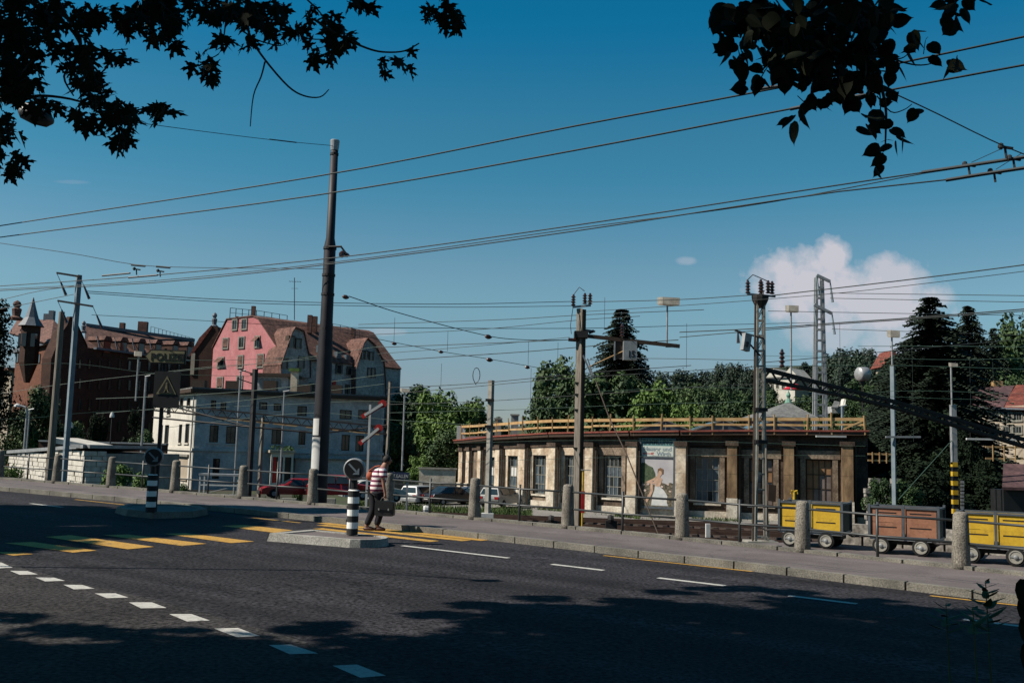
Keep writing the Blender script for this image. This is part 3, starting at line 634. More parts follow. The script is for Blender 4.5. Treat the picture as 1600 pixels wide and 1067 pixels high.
# small gabled skylights and chimneys on the roof
for px, D in ((1040,68),(1130,67),(1210,66.5)):
    q = P(px, 668, D); z = rz(px); b = MB(); b.prism([(q.x-1.9,D,z+.03),(q.x+1.9,D,z+.03),(q.x,D,z+.75)], (0,5,0)); dep.part('skylight', b, A['glassb'])
    b = MB()
    for s_ in (-1,1): b.beam((q.x+s_*2,D-.03,z+.03),(q.x,D-.03,z+.8),.09)
    b.beam((q.x,D-.03,z),(q.x,D-.03,z+.78),.06); dep.part('skylight_frame', b, A['frame'])
for px, w_, y0 in ((778,10,655),(804,11.5,649)):
    D = 84; a, c = P(px-w_/2, 670, D), P(px+w_/2, 670, D); zt = P(px, y0, D).z
    dep.part('chimney', MB().obox((a.x,D,2.8),(c.x-a.x,0,0),(0,.8,0),(0,0,zt-2.8)), A['concrete']); dep.part('chimney_cap', MB().obox((a.x-.08,D-.08,zt),(c.x-a.x+.16,0,0),(0,.96,0),(0,0,.12)), A['concrete'])
# poster on the depot
pf = Facade((cp[7].x+facs[7].n.x*.2, cp[7].y+facs[7].n.y*.2), (cp[8].x+facs[7].n.x*.2, cp[8].y+facs[7].n.y*.2))
ax0, zt_ = pf.hit(1001, 684, .15); ax1, _ = pf.hit(1054, 684, .15); _, zb_ = pf.hit(1027, 791, .15); _, zm_ = pf.hit(1027, 713.5, .15)
po = Thing('exhibition_poster', 'tall framed poster reading SAMMLUNG Hauser und Wirth with a seated woman in white', 'poster', tuple(pf.pt(ax0, zb_, .1)))
po.part('frame', MB().fbox(pf, ax0-.1, ax0+.06, zb_-.3, zt_, .02, .2).fbox(pf, ax1-.06, ax1+.1, zb_-.3, zt_, .02, .2).fbox(pf, ax0+.06, ax1-.06, zm_-.07, zm_+.03, .02, .19).fbox(pf, ax0+.06, ax1-.06, zb_-.15, zb_, .02, .19), A['steelb'])
teal = mat('poster_teal', (.10,.24,.25), .6, var=.05); cream = mat('poster_cream', (.62,.66,.60), .6, var=.03); ink = mat('poster_ink', (.03,.05,.06), .6)
_, z_t = pf.hit(1027, 696.5, .15)
po.part('teal_band', MB().fbox(pf, ax0+.06, ax1-.06, z_t, zt_, .06, .12), teal); hd = po.part('header', MB().fbox(pf, ax0+.06, ax1-.06, zm_+.03, z_t-.002, .06, .12), cream)
Wp = ax1-ax0; cx = (ax0+ax1)/2; zz = (0,0,1)
lettering(po, 'SAMMLUNG', .50, pf.pt(cx, z_t+.09, .125), pf.u, zz, ink, hd, center=True, bold=.012, fit=Wp*.84)
lettering(po, 'Hauser und', .37, pf.pt(cx, z_t-.32, .125), pf.u, zz, A['mast'], hd, center=True, bold=.010, fit=Wp*.82)
lettering(po, 'Wirth', .37, pf.pt(ax0+Wp*.69, zm_+.08, .125), pf.u, zz, A['mast'], hd, center=True, bold=.010, fit=Wp*.42)
ar = MB(); zc = zm_+.20; 
def pp(a, z, d=.126): return pf.pt(ax0+a, z, d)
for pl_ in ([(.15,0),(.30,.09),(.27,.02),(.85,.02),(.85,-.02),(.27,-.02),(.30,-.09)], [(.70,0),(.80,.09),(.84,.09),(.76,0),(.84,-.09),(.80,-.09)], [(.80,0),(.90,.09),(.94,.09),(.86,0),(.94,-.09),(.90,-.09)]): ar.prism([pp(a, zc+z) for a, z in pl_], pf.n*.004)
po.part('red_arrow', ar, A['red_paint'], hd)
Hp = zm_-.07-zb_; img = po.part('picture', MB().fbox(pf, ax0+.06, ax1-.06, zb_, zm_-.07, .06, .12), mat('poster_sky', (.42,.40,.44), .7, scale=.8, col2=(.60,.58,.58)))
def shape(name, pts, m_, d):
    b = MB(); b.prism([pf.pt(ax0+.06+(Wp-.12)*u_, zb_+Hp*v_, d) for u_, v_ in pts], pf.n*.003); po.part(name, b, m_, img)
pgr = mat('poster_green', (.03,.05,.025), .8, scale=6, col2=(.10,.14,.07)); pdk = mat('poster_hedge', (.05,.05,.03), .8, scale=8, col2=(.25,.20,.14)); psk = mat('poster_skin', (.62,.40,.28), .7); pwh = mat('poster_white', (.74,.73,.70), .7, scale=5, col2=(.60,.62,.62)); phr = mat('poster_hair', (.22,.12,.06), .8); prs = mat('poster_rose', (.66,.50,.44), .8)
shape('tree_print', [(0,.45),(0,.88),(.1,.9),(.22,.84),(.36,.80),(.44,.68),(.45,.60),(.3,.52)], pgr, .122)
shape('hedge_print', [(0,0),(0,.48),(.12,.50),(.25,.46),(.45,.44),(.62,.50),(.80,.46),(.9,.5),(1,.48),(1,0)], pdk, .1225)
shape('dress_print', [(.32,.02),(.36,.22),(.42,.34),(.44,.44),(.54,.46),(.60,.40),(.72,.33),(.82,.22),(.80,.10),(.84,.02)], pwh, .127)
shape('torso_print', [(.44,.42),(.40,.56),(.46,.62),(.58,.62),(.66,.56),(.60,.44),(.54,.40)], psk, .131)
shape('arm_print', [(.16,.50),(.40,.58),(.48,.62),(.46,.56),(.34,.50),(.5,.50),(.5,.47),(.2,.47)], psk, .1355)
shape('leg_print', [(.30,.47),(.36,.47),(.38,.32),(.30,.20),(.20,.08),(.12,.09),(.22,.22),(.29,.30)], psk, .1355)
shape('head_print', [(.50,.62),(.52,.72),(.56,.76),(.64,.74),(.64,.66),(.58,.60)], psk, .1355)
shape('hair_print', [(.51,.68),(.52,.77),(.60,.80),(.69,.77),(.69,.68),(.65,.66),(.63,.73),(.56,.74)], phr, .140)
for u_, v_, r_ in ((.12,.32,.05),(.22,.45,.045),(.65,.41,.045),(.9,.32,.04),(.08,.44,.04),(.84,.46,.035)):
    shape('rose_print', [(u_+r_*math.cos(k)*1.0, v_+r_*.5*math.sin(k)) for k in [i*math.pi/4 for i in range(8)]], prs, .1445)
# timber guard rail along the roof edge
gr = Thing('roof_guard_rail', 'pale timber guard rail with two boards running along the depot roof edge', 'guard rail', tuple(cp[7]))
hr = [(722,665),(781,661),(825,657.5),(866,655.5),(990,654),(1145,653),(1355,653)]; xs_ = [720,733,746,759,775,795,816,840,862,886,924,952,990,1032,1078,1113,1170,1210,1261,1300,1352]
def gp(px, dy=0, dd=-.55): 
    q = P(px, 700, ip(Dtab, px)+dd); q.z = rz(px); return q
for a, c in zip(xs_, xs_[1:]):
    p, q = gp(a), gp(c); ha = P(a, ip(hr,a), ip(Dtab,a)).z-rz(a); hc = P(c, ip(hr,c), ip(Dtab,c)).z-rz(c)
    gr.part('top_board', MB().beam(p+Vector((0,0,ha-.1)), q+Vector((0,0,hc-.1)), .05, .2), A['timber'])
    gr.part('middle_board', MB().beam(p+Vector((0,0,ha*.45+rnd.uniform(-.04,.04))), q+Vector((0,0,hc*.45+rnd.uniform(-.04,.04))), .05, .13), A['timber'])
for a in xs_:
    p = gp(a, dd=-.62); h = P(a, ip(hr,a), ip(Dtab,a)).z-rz(a); gr.part('post', MB().beam(p+Vector((0,0,-.25)), p+Vector((rnd.uniform(-.1,.1),0,h+rnd.uniform(.12,.35))), .08), A['timber'])
p, q = gp(1318), gp(1355); gr.part('brace', MB().beam(p+Vector((0,0,.1)), q+Vector((0,0,.75)), .1), A['timber'])
q = P(718, 668, 90.5); sheet = MB()
for i in range(4): sheet.obox(P(714+i*3, 664, 90-i*.3)-Vector((0,0,1.6)), (.24,0,0), (0,.05,0), (0,0,1.55))
tag(single('tarpaulin', sheet, A['white_paint']), 'white tarpaulin scrap hanging at the left end of the depot roof rail', 'tarpaulin')
# ================================================================ HOUSES
def add_win(th, fc, l, r_, yt, yb, nx_=2, nz_=1, fm='frame', gm='glass', shut=None, d=.03, sill='frame', sur='frame'):
    a, zt = fc.hit(l, yt, d); c, _ = fc.hit(r_, yt, d); _, zb = fc.hit((l+r_)/2, yb, d); _, zt2 = fc.hit((l+r_)/2, yt, d)
    w = window(th, fc, a, c, zb, zt2, nx_, nz_, A[fm], [A[gm]], d, .05, sill=A[sill] if sill else None, panes=(nx_*nz_ > 1))
    if sur: th.part('surround', MB().fbox(fc,a-.10,a-.005,zb,zt2+.10,0,d+.07).fbox(fc,c+.005,c+.10,zb,zt2+.10,0,d+.07).fbox(fc,a-.005,c+.005,zt2+.005,zt2+.10,0,d+.072), A[sur], w)
    if shut == 'awn':
        b = MB(); n_ = 5
        b.prism([fc.pt(a,zt2,d+.08), fc.pt(c,zt2,d+.08), fc.pt(c,zt2-(zt2-zb)*.45,.65), fc.pt(a,zt2-(zt2-zb)*.45,.65)], Vector((0,0,-.05))); th.part('awning', b, A['tile'], w)
    if shut == 'blind': th.part('blind', MB().fbox(fc,a+.09,c-.09,zb+(zt2-zb)*.15,zt2-.09,d+.05,d+.075), A['tile'], w)
    if shut == 'half': th.part('blind', MB().fbox(fc,a+.09,c-.09,zb+(zt2-zb)*.2,zt2-.09,d+.05,d+.075), A['beige'], w)
    return w
# ---- pink gable block and its street front
C0, C1 = P(324,700,116), P(437,700,108); fa = Facade(C0, C1)
pk = Thing('pink_gable_house', 'tall house with bright pink mansard gable and sooty grey street front with two cross gables', 'house', (C1.x, C1.y, YZ))
def ga(px, py, f=fa): return f.hit(px, py)
gp_ = [(324,640),(324,545),(356,499),(394,494.5),(402,498),(432,543),(434,560),(434,640)]
poly = [ga(*p_) for p_ in gp_]; poly[0] = (0, YZ); poly[-1] = (fa.L, YZ); poly[1] = (0, poly[1][1]); poly[-2] = (fa.L, poly[-2][1])
dirB = Vector((.70,.714,0)).normalized(); LB = 16.0
b = MB().prism([fa.pt(a, z) for a, z in poly], dirB*.4); pk.part('gable_wall', b, A['pink'])
# the lower band of the gable wall is hidden; side wall B
fb = Facade(C1, C1+dirB*LB); 
eave = poly[-2][1]
b = MB().prism([fb.pt(0.02,YZ,-.05), fb.pt(LB,YZ,-.05), fb.pt(LB,eave,-.05), fb.pt(0.02,eave,-.05)], -fb.n*.4); pk.part('street_wall', b, A['blue_render'])
b = MB().prism([Vector(fa.pt(0,YZ))+dirB*.4, Vector(fa.pt(0,YZ))+dirB*LB, Vector(fa.pt(0,poly[1][1]))+dirB*LB, Vector(fa.pt(0,poly[1][1]))+dirB*.4], fa.u*.3); pk.part('rear_wall', b, A['blue_render'])
# roof shell: extrude the upper outline backwards, slightly proud
rf = [fa.pt(a+(-.15 if a < fa.L/2 else .15), z+.12, .12) for a, z in poly[1:-1]]
for (p_, q_) in zip(rf, rf[1:]):
    pk.part('roof', MB().prism([p_, q_, q_+dirB*(LB+.4), p_+dirB*(LB+.4)], (0,0,-.12)), A['tile'])
b = MB().prism([fa.pt(a, z) for a, z in poly], dirB*.3); b.v = [tuple(Vector(v)+dirB*LB) for v in b.v]; pk.part('far_wall', b, A['blue_render'])
for l, r_, yt, yb, sh in ((364,371,500,515,None),(378.5,386,499,514,None),(349,357,529,544,'blind'),(374,382,527,543,None),(399,406,526,542,'awn'),(341,350,559,574,'awn'),(372.5,380,556,574,'blind'),(403,412,554,573,'blind'),(340,348.5,590,606,'blind'),(371,379,588,606,None)):
    add_win(pk, fa, l, r_, yt, yb, 2, 1, 'frame', 'glass', sh)
# cross gables on the street side
def cross_gable(pts_, D_off=.6):
    pl_ = [fb.hit(x, y, D_off) for x, y in pts_]
    b = MB().prism([fb.pt(a, z, D_off) for a, z in pl_], -fb.n*(D_off+.5)); pk.part('cross_gable_wall', b, A['blue_render'])
    b2 = []
    for (p_, q_) in zip(pl_, pl_[1:]):
        if p_[1] < YZ+8 and q_[1] < YZ+8: continue
        P0, Q0 = fb.pt(p_[0], p_[1]+.1, D_off+.25), fb.pt(q_[0], q_[1]+.1, D_off+.25)
        pk.part('cross_gable_roof', MB().prism([P0, Q0, Q0-fb.n*3.6, P0-fb.n*3.6], (0,0,-.14)), A['tile'])
cross_gable([(437,590),(437,571),(455,520),(460,512),(474,518),(484,566),(484,590)])
cross_gable([(554,620),(554,579),(567,537),(573,529),(586,541),(599,566),(601.5,597),(602,620)])
for l, r_, yt, yb in ((452,460,526,543),(463,470,530,545),(441,449,560,576),(467,475,558,575),(565,569,549,561),(571,575,549,561),(578,583,551,563),(575,580,576,590),(581,586,576,590),(541,545,602,618),(553,559,600,618),(485,491,600,612),(526,534,570,584),(543,550,574,586)):
    add_win(pk, fb, l, r_, yt, yb, 1, 1, 'frame', 'glass', None, d=.62 if l < 480 or l > 564 else .05, sill=None, sur='framed')
pk.part('red_shutter', MB().fbox(fb, *[fb.hit(x,600,.1)[0] for x in (520,525)], fb.hit(522,620)[1], fb.hit(522,594)[1], 0, .1), A['red_paint'])
# flat roof top, terrace fence, plants and chimneys
rtz = max(z for _, z in poly)
for px, y0, y1, D_, w_ in ((394.5,478,500,114,6),(483,492,512,114,7),(491,494,512,115,7),(551,513,528,118,6),(370,494,500,118,4)):
    a = P(px, y1, D_); zt = P(px, y0, D_).z; ww = w_/F*D_; pk.part('chimney', MB().obox((a.x-ww/2,D_,a.z-.6),(ww,0,0),(0,ww,0),(0,0,zt-a.z+.6)), A['tile'])
b = MB(); prev = None
for px, y in ((359,481),(368,482),(378,483),(388,484),(400,485),(412,487),(424,489),(436,491),(448,493)):
    D_ = 113+(px-359)*.05; q0 = P(px, y+17, D_); q1 = P(px, y, D_); q1.x = q0.x; b.beam(q0, q1, .07); 
    if prev: b.beam(prev, q1, .05); b.beam(prev-Vector((0,0,.55)), q1-Vector((0,0,.55)), .04)
    prev = q1
prev = None
for px, y in ((520,506),(532,508),(544,511),(556,514),(562,516)):
    D_ = 117; q0 = P(px, y+12, D_); q1 = P(px, y, D_); b.beam((q1.x,D_,q0.z), q1, .07)
    if prev: b.beam(prev, q1, .05)
    prev = q1
pk.part('terrace_railing', b, A['rail'])
b = MB(); b.tube([P(460,500,113), P(460,434,113)+Vector((0,0,0))], .05, 5)
q = P(461,440,113)
for dx in (-.6,-.3,0,.3,.6): b.beam((q.x+dx,113-.3,q.z), (q.x+dx,113+.3,q.z), .03)
b.beam((q.x-.7,113,q.z),(q.x+.7,113,q.z),.03); b.beam((q.x-.4,113,q.z-.8),(q.x+.4,113,q.z-.8),.03); pk.part('aerial', b, A['rail'])
b = MB()
for i in range(5):
    px = 500+i*14; q = P(px, 545+i*5, 112.5+i*1.0); a, z = fb.hit(px, 545+i*5, -.6)
    b.fbox(fb, a-.3, a+.3, z-.4, z+.4, -.9, -.3)
pk.part('roof_light', b, A['glassb'])
# projecting loft wing at the foot of the pink gable
b = MB(); D_ = 104; p0, p1 = P(401,606,D_), P(449,606,D_); zt = P(420,588,D_).z
pk.part('loft_wall', MB().obox((p0.x,D_,p0.z-3),(p1.x-p0.x,0,0),(0,3,0),(0,0,zt-p0.z+3)), A['blue_render']); pk.part('loft_roof', MB().obox((p0.x-.6,D_-.6,zt),(p1.x-p0.x+1.4,0,0),(0,4,0),(0,0,.3)), A['framed'])
for px in (405,414,423,432):
    a = P(px,604,D_-.05); z1_ = P(px,592,D_).z; pk.part('loft_window', MB().obox((a.x,D_-.05,a.z),(.45,0,0),(0,.04,0),(0,0,z1_-a.z)), A['glassb'])
a = P(458,616,98); zt = P(458,580,98).z; pk.part('pale_chimney', MB().obox((a.x-.33,98,a.z-1),(.66,0,0),(0,.7,0),(0,0,zt-a.z+1)), A['stone']); pk.part('chimney_moss', MB().obox((a.x-.5,97.8,zt),(1.0,0,0),(0,1.0,0),(0,0,.3)), A['leaf1'])
# ---- grey / cream house in front
H0, H1, H2 = P(237,700,99), P(302,700,86), P(598,700,92)
gh = Thing('grey_house', 'three storey house with sunlit cream end wall and shaded blue-grey long side', 'house', (H1.x, H1.y, YZ))
fl, fr_ = Facade(H0, H1), Facade(H1, H2)
zt = P(302,612,86).z; zg = P(302,702,86).z
def hole(fc, l, r_, yt, yb): 
    a, z = fc.hit(l, yt); c, _ = fc.hit(r_, yt); _, zb = fc.hit((l+r_)/2, yb); return (a, c, zb, z)
hl = [hole(fl,*w_) for w_ in ((250,255,664,693),(258,264.5,664,693),(280,285,663,692),(290,296.5,662,692),(251,256,637,649),(261,267,637,648),(281,287,622,634),(292,298,622,634))]
gl = [hole(fl,*w_) for w_ in ((255,263,716,748),(277,294,714,748))]
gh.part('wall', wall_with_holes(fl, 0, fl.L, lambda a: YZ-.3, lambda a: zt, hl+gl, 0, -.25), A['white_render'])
for h in hl: window(gh, fl, *h, 1, 1, A['framed'], [A['glass']], -.15, .08, sill=A['white_render'])
for h in gl:
    window(gh, fl, *h, 1, 1, A['white_render'], [A['beige']], -.1, .08, sill=A['beige']); gh.part('lintel', MB().fbox(fl,h[0]-.25,h[1]+.25,h[3]+.1,h[3]+.3,0,.15), A['frame'])
hr_ = [hole(fr_,*w_) for w_ in ((328,342,664,691),(354,369,666,693),(425,441,668,694),(467,478,672,695),(534,547,679,704),(556,569,680,705),(333,344,716,748),(330,338,625,640),(345,354,628,642),(405,418,628,640),(428,440,630,642),(465,480,634,650),(531,550,640,655),(560,577,640,655))]
gh.part('wall', wall_with_holes(fr_, 0, fr_.L, lambda a: YZ-.3, lambda a: zt, hr_, 0, -.25), A['shade_render'])
for i, h in enumerate(hr_):
    window(gh, fr_, *h, 2, 1, A['framed'], [A['glass']], -.15, .08, sill=A['shade_render'])
for fc in (fl, fr_):
    gh.part('string_course', MB().fbox(fc, -.1, fc.L+.1, zg-.12, zg+.12, 0, .14), A['shade_render'] if fc is fr_ else A['white_render'])
    gh.part('eave', MB().fbox(fc, -.4, fc.L+.4, zt-.05, zt+.25, -.6, .6), A['framed'])
gh.part('downpipe', MB().tube([fl.pt(fl.L-.25, YZ, .14), fl.pt(fl.L-.25, zt, .14)], .07, 6), A['galv'])
Hb = H0+(H2-H1)
b = MB().prism([fl.pt(-.4,zt+.25), fl.pt(fl.L,zt+.25,.4), fr_.pt(fr_.L,zt+.25,.3), Vector((Hb.x,Hb.y,zt+.25))], (0,0,.15)); gh.part('roof', b, A['slate'])
f3_ = Facade(H2, Hb); gh.part('wall', MB().fbox(f3_, 0, f3_.L, YZ, zt, -.3, 0), A['shade_render'])
for w_ in (300,355,415,470,520): a, z = fr_.hit(w_, 608); gh.part('roof_box', MB().obox(fr_.pt(a, zt+.3, -2), (1.2,0,0), (0,.8,0), (0,0,rnd.uniform(.5,1.1))), A['framed'])
# ground floor annex with canopy line and the glazed porch
a0, z0 = fr_.hit(462, 718, 1.6); a1, _ = fr_.hit(594, 718, 1.6)
gh.part('annex_wall', MB().fbox(fr_, a0, a1, YZ-.3, z0, 0, 1.6), A['shade_render']); gh.part('annex_roof', MB().fbox(fr_, a0-.1, a1+.1, z0, z0+.14, -.02, 1.75), A['woodpost'])
cv = Thing('glazed_porch', 'small cream glazed porch with red curtains and plants on its roof', 'porch', tuple(fr_.pt(fr_.hit(443,765,2)[0], YZ, 1.2)))
a0, zt2 = fr_.hit(424, 707, 2.4); a1, _ = fr_.hit(459, 707, 2.4); _, zb2 = fr_.hit(440, 770, 2.4)
cv.part('roof', MB().fbox(fr_, a0-.15, a1+.15, zt2, zt2+.22, 0.03, 2.6), A['beige'])
b = MB()
for a in (a0+.08, a0+(a1-a0)*.36, a0+(a1-a0)*.58, a1-.08): b.fbox(fr_, a-.08, a+.08, YZ-.1, zt2, 2.2, 2.4)
b.fbox(fr_, a0, a1, zt2-.35, zt2-.002, 2.21, 2.41); b.fbox(fr_, a0, a1, YZ-.1, YZ+.7, 2.22, 2.38); cv.part('frame', b, A['white_render'])
cv.part('curtain', MB().fbox(fr_, a0+.2, a0+.5, YZ+.5, zt2-.3, 2.05, 2.12).fbox(fr_, a0+.8, a0+.98, YZ+.5, zt2-.3, 2.05, 2.12), A['red_paint'])
cv.part('glass', MB().fbox(fr_, a0+.1, a1-.1, YZ+.6, zt2-.3, 1.95, 2.0), A['glass'])
b = MB()
for i in range(160):
    p_ = fr_.pt(rnd.uniform(a0,a1), zt2+.22+rnd.uniform(0,.35), rnd.uniform(1.4,2.5)); r1 = Vector((rnd.uniform(-1,1),rnd.uniform(-1,1),rnd.uniform(-1,1)))*.12; r2 = Vector((rnd.uniform(-1,1),rnd.uniform(-1,1),rnd.uniform(-1,1)))*.12; b.quad(p_, p_+r1, p_+r1+r2, p_+r2)
cv.part('roof_plants', b, A['leaf1'], kind='stuff')
# ---- brick building on the left
B0, B1, B2 = P(13,700,130), P(80,700,113), P(300,700,134)
bk = Thing('brick_building', 'long dark red brick building with tiled roof, dormers, big gable and pointed oriel turret', 'building', (B1.x, B1.y, YZ))
fL, fR = Facade(B0, B1), Facade(B1, B2)
zeL = P(60,536,118).z; zeR = P(150,545,118).z
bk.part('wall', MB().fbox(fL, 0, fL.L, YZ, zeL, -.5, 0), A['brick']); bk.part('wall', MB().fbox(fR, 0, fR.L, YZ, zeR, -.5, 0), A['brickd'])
# main gable on the right-facing front
gpl = [(80,600),(80,560),(86,545),(99,517),(104,510),(108,497),(117,497),(122,512),(136,543),(138,600)]
pl_ = [fR.hit(x, y, .6) for x, y in gpl]; pl_[0] = (pl_[0][0], YZ); pl_[-1] = (pl_[-1][0], YZ)
bk.part('gable_wall', MB().prism([fR.pt(a, z, .6) for a, z in pl_], -fR.n*1.4), A['brickd'])
for (p_, q_) in zip(pl_[1:-2], pl_[2:-1]): bk.part('gable_coping', MB().prism([fR.pt(p_[0],p_[1],.7), fR.pt(q_[0],q_[1],.7), fR.pt(q_[0],q_[1]+.18,.7), fR.pt(p_[0],p_[1]+.18,.7)], -fR.n*.5), A['brickd'])
def finial(px, y0, y1, D_, r_=.28, m_='lead'):
    q = P(px, y1, D_); h = P(px, y0, D_).z-q.z; bk.part('finial', MB().lathe((q.x,q.y,q.z), [(r_*1.3,0),(r_*1.3,h*.1),(r_*.7,h*.2),(r_*.9,h*.55),(r_*.45,h*.62),(r_*.8,h*.78),(r_*.6,h*.9),(.02,h)], 8), A[m_])
finial(25,469,500,127,.7,'tile'); finial(130,501,520,116,.3); finial(334.5,488,512,126,.4)
# roofs
def roofquad(name, pts, m_, th=bk):
    th.part(name, MB().prism([P(*p_) for p_ in pts], (0,.35,-.2)), A[m_])
roofquad('roof', [(132,545,116.5),(300,556,133.5),(303,532,141),(236,523,136),(133,508,125)], 'tile')
roofquad('roof', [(14,520,129),(78,538,113.5),(99,515,122),(84,500,124),(28,498,134)], 'tile')
bk.part('ridge', MB().beam(P(133,507.5,125), P(303,531.5,141), .4), A['lead'])
# turret
q = P(48,520,114); tx, ty = q.x, q.y; z0, z1, z2 = P(48,568,114).z, P(48,510,114).z, P(53,465,114).z
tw = 1.02
bk.part('turret', MB().lathe((tx,ty,z0-2.2), [(.3,0),(tw*.9,2.0),(tw,2.3),(tw,z1-z0+2.2)], 6), A['brickd']); bk.part('turret_roof', MB().lathe((tx,ty,z1), [(tw*1.45,0),(tw*1.3,.2),(tw*.75,(z2-z1)*.3),(tw*.38,(z2-z1)*.65),(.05,z2-z1)], 8), A['lead'])
for a_ in range(3):
    an = R(200+a_*60); bk.part('turret_window', MB().box((tx+math.cos(an)*tw*.9, ty+math.sin(an)*tw*.9, (z0+z1)/2+.5),(.5,.5,1.5)), A['glass'])
for l, r_, yt, yb in ((26,30,550,566),(33,37,552,568),(60,63.5,553,567),(70,73,556,572)): add_win(bk, fL, l, r_, yt, yb, 1, 1, 'framed', 'glass', None, .04, None, None)
bk.part('cornice', MB().fbox(fL, -.2, fL.L+.1, zeL-.3, zeL+.2, 0, .5), A['lead'])
for i, px in enumerate((152,178,206,232.5,259.5,282)):
    y = 538-0+i*1.6; a, z = fR.hit(px, y, -1.5); w_ = .55
    b = MB().fbox(fR, a-w_, a+w_, z-1.6, z+.5, -2.6, .1); dm = bk.part('dormer', b, A['brickd'])
    bk.part('dormer_roof', MB().prism([fR.pt(a-w_*1.25,z+.45,.25), fR.pt(a-w_*.7,z+.95,.25), fR.pt(a+w_*.7,z+.95,.25), fR.pt(a+w_*1.25,z+.45,.25)], -fR.n*2.8), A['tile'], dm)
    bk.part('dormer_pane', MB().fbox(fR, a-.45, a+.45, z-1.0, z+.3, .1, .13), A['glass'], dm)
for i, px in enumerate((165,192,219,246)):
    a, z = fR.hit(px, 546+i*1.5, .2); b = MB()
    for s_ in (-1,1): b.prism([fR.pt(a+s_*.9-.1,z,0.2), fR.pt(a+s_*.9+.1,z,0.2), fR.pt(a+s_*.25+.1,z+1.5,-1), fR.pt(a+s_*.25-.1,z+1.5,-1)], (0,0,.12))
    bk.part('roof_hatch', b, A['lead'])
for px, y0 in ((188.5,504),(217.5,502),(224.5,502.5),(78,485),(70,490)):
    D_ = 134 if px > 100 else 126; a = P(px, y0+24, D_); zz_ = P(px, y0, D_).z; bk.part('chimney', MB().obox((a.x-.3,D_,a.z),(.62,0,0),(0,.62,0),(0,0,zz_-a.z)), A['lead'] if px < 100 else A['tile'])
bk.part('eave', MB().fbox(fR, 5, fR.L, zeR-.1, zeR+.15, 0, .5), A['lead'])
for row, (ya, yb) in enumerate(((560,575),(590,607),(622,640),(655,672))):
    for i in range(13):
        px = 92+i*15.5
        if px > 285: continue
        add_win(bk, fR, px, px+5, ya+i*.5, yb+i*.5, 1, 1, 'framed', 'glass', None, .04 if px > 138 else .64, None, None)
# right pavilion beside the pink gable
D_ = 121; p0, p1 = P(296,600,D_), P(326,600,D_)
pl_ = [(297,640),(297,552),(304,545),(320,525),(331,510),(340,510),(343,530),(343,640)]; b = MB().prism([P(x, y, D_) for x, y in pl_], (0,4,0)); bk.part('end_pavilion', b, A['brickd'])
bk.part('pavilion_roof', MB().prism([P(x, y, D_-.1) for x, y in ((295,556),(311,528),(330,508),(331,512),(316,533),(299,556))], (0,4.4,0)), A['tiler'])
bk.part('pavilion_quoin', MB().obox(P(297,585,D_-.1),(.45,0,0),(0,.3,0),(0,0,2.6)), A['beige'])
b = MB()
prev = None
for i in range(12):
    px = 236+i*6; q = P(px, 510+i*1.7, 142); q0 = P(px, 524+i*.8, 142); b.beam((q.x,142,q0.z), q, .06)
    if prev: b.beam(prev, q, .05)
    prev = q
bk.part('ridge_railing', b, A['rail'])
# pale yellow house at the extreme left
t = Thing('yellow_house', 'pale yellow house cut by the left edge of the photo', 'house', tuple(P(-5,700,140)))
fy = Facade(P(-60,700,146), P(9,700,138)); zt = P(0,580,140).z; t.part('wall', MB().fbox(fy,0,fy.L,YZ,zt,-6,0), A['beige']); t.part('roof', MB().fbox(fy,-.5,fy.L+.5,zt,zt+.4,-6.5,.5), A['tile'])
for yt, yb in ((595,612),(622,638),(650,668)): add_win(t, fy, 1, 5, yt, yb, 1, 1, 'frame', 'glass', None, .04, None, None)
# stone shed behind the mast on the left
S0, S1, S2 = P(14,740,58), P(132,740,45.5), P(163,740,46.6)
sh = Thing('stone_shed', 'low shed of pale rock-faced blocks with sloping metal roof edge', 'shed', (S1.x, S1.y, -1.2))
fs, ft = Facade(S0, S1), Facade(S1, S2)
zc_ = P(132,700,45.5).z; zmid = P(80,683,50).z
def course(fc, a_end, zt_fn, bw=.62, bh=.235):
    for j in range(16):
        z = -1.5+j*bh; a = -(j % 2)*bw/2
        while a < a_end:
            a0, a1 = max(a,0), min(a+bw, a_end)
            if a1-a0 > .05 and z+bh <= zt_fn((a0+a1)/2)+.08:
                b.fbox(fc, a0+.012, a1-.012, z+.012, z+bh-.012, -.2, rnd.uniform(.02,.09))
            a += bw
def ztf(a):
    lo = P(14,708,58).z
    am = fs.hit(60,700)[0]
    return lo+(zc_-lo)*min(1, a/fs.L*1.05)
b = MB(); course(fs, fs.L, ztf); sh.part('rock_faced_blocks', b, A['shedstone'], kind='stuff')
b = MB(); course(ft, ft.L, lambda a: zc_); sh.part('rock_faced_blocks', b, A['shedstone'], kind='stuff')
bk_ = Vector((1.5,6,0)); z0_ = -1.6
fp_ = [fs.pt(.06,z0_,-.06), fs.pt(fs.L-.02,z0_,-.06), ft.pt(ft.L,z0_,-.06), ft.pt(ft.L,z0_,-.06)+bk_, fs.pt(.06,z0_,-.06)+bk_]
sh.part('core', MB().prism(fp_, (0,0,1.1-z0_)), A['concrete'])
fp2 = [fs.pt(fs.L*.55,1.1,-.06), fs.pt(fs.L-.02,1.1,-.06), ft.pt(ft.L,1.1,-.06), ft.pt(ft.L,1.1,-.06)+bk_, fs.pt(fs.L*.55,1.1,-.06)+bk_]
sh.part('core', MB().prism(fp2, (0,0,ztf(fs.L*.55)-1.12)), A['concrete'])
sh.part('roof_edge', MB().prism([fs.pt(-.2,ztf(0)-.02,.18), fs.pt(fs.L+.1,zc_,.18), fs.pt(fs.L+.1,zc_+.16,.18), fs.pt(-.2,ztf(0)+.16,.18)], (1.5,6,0)), A['galv'])
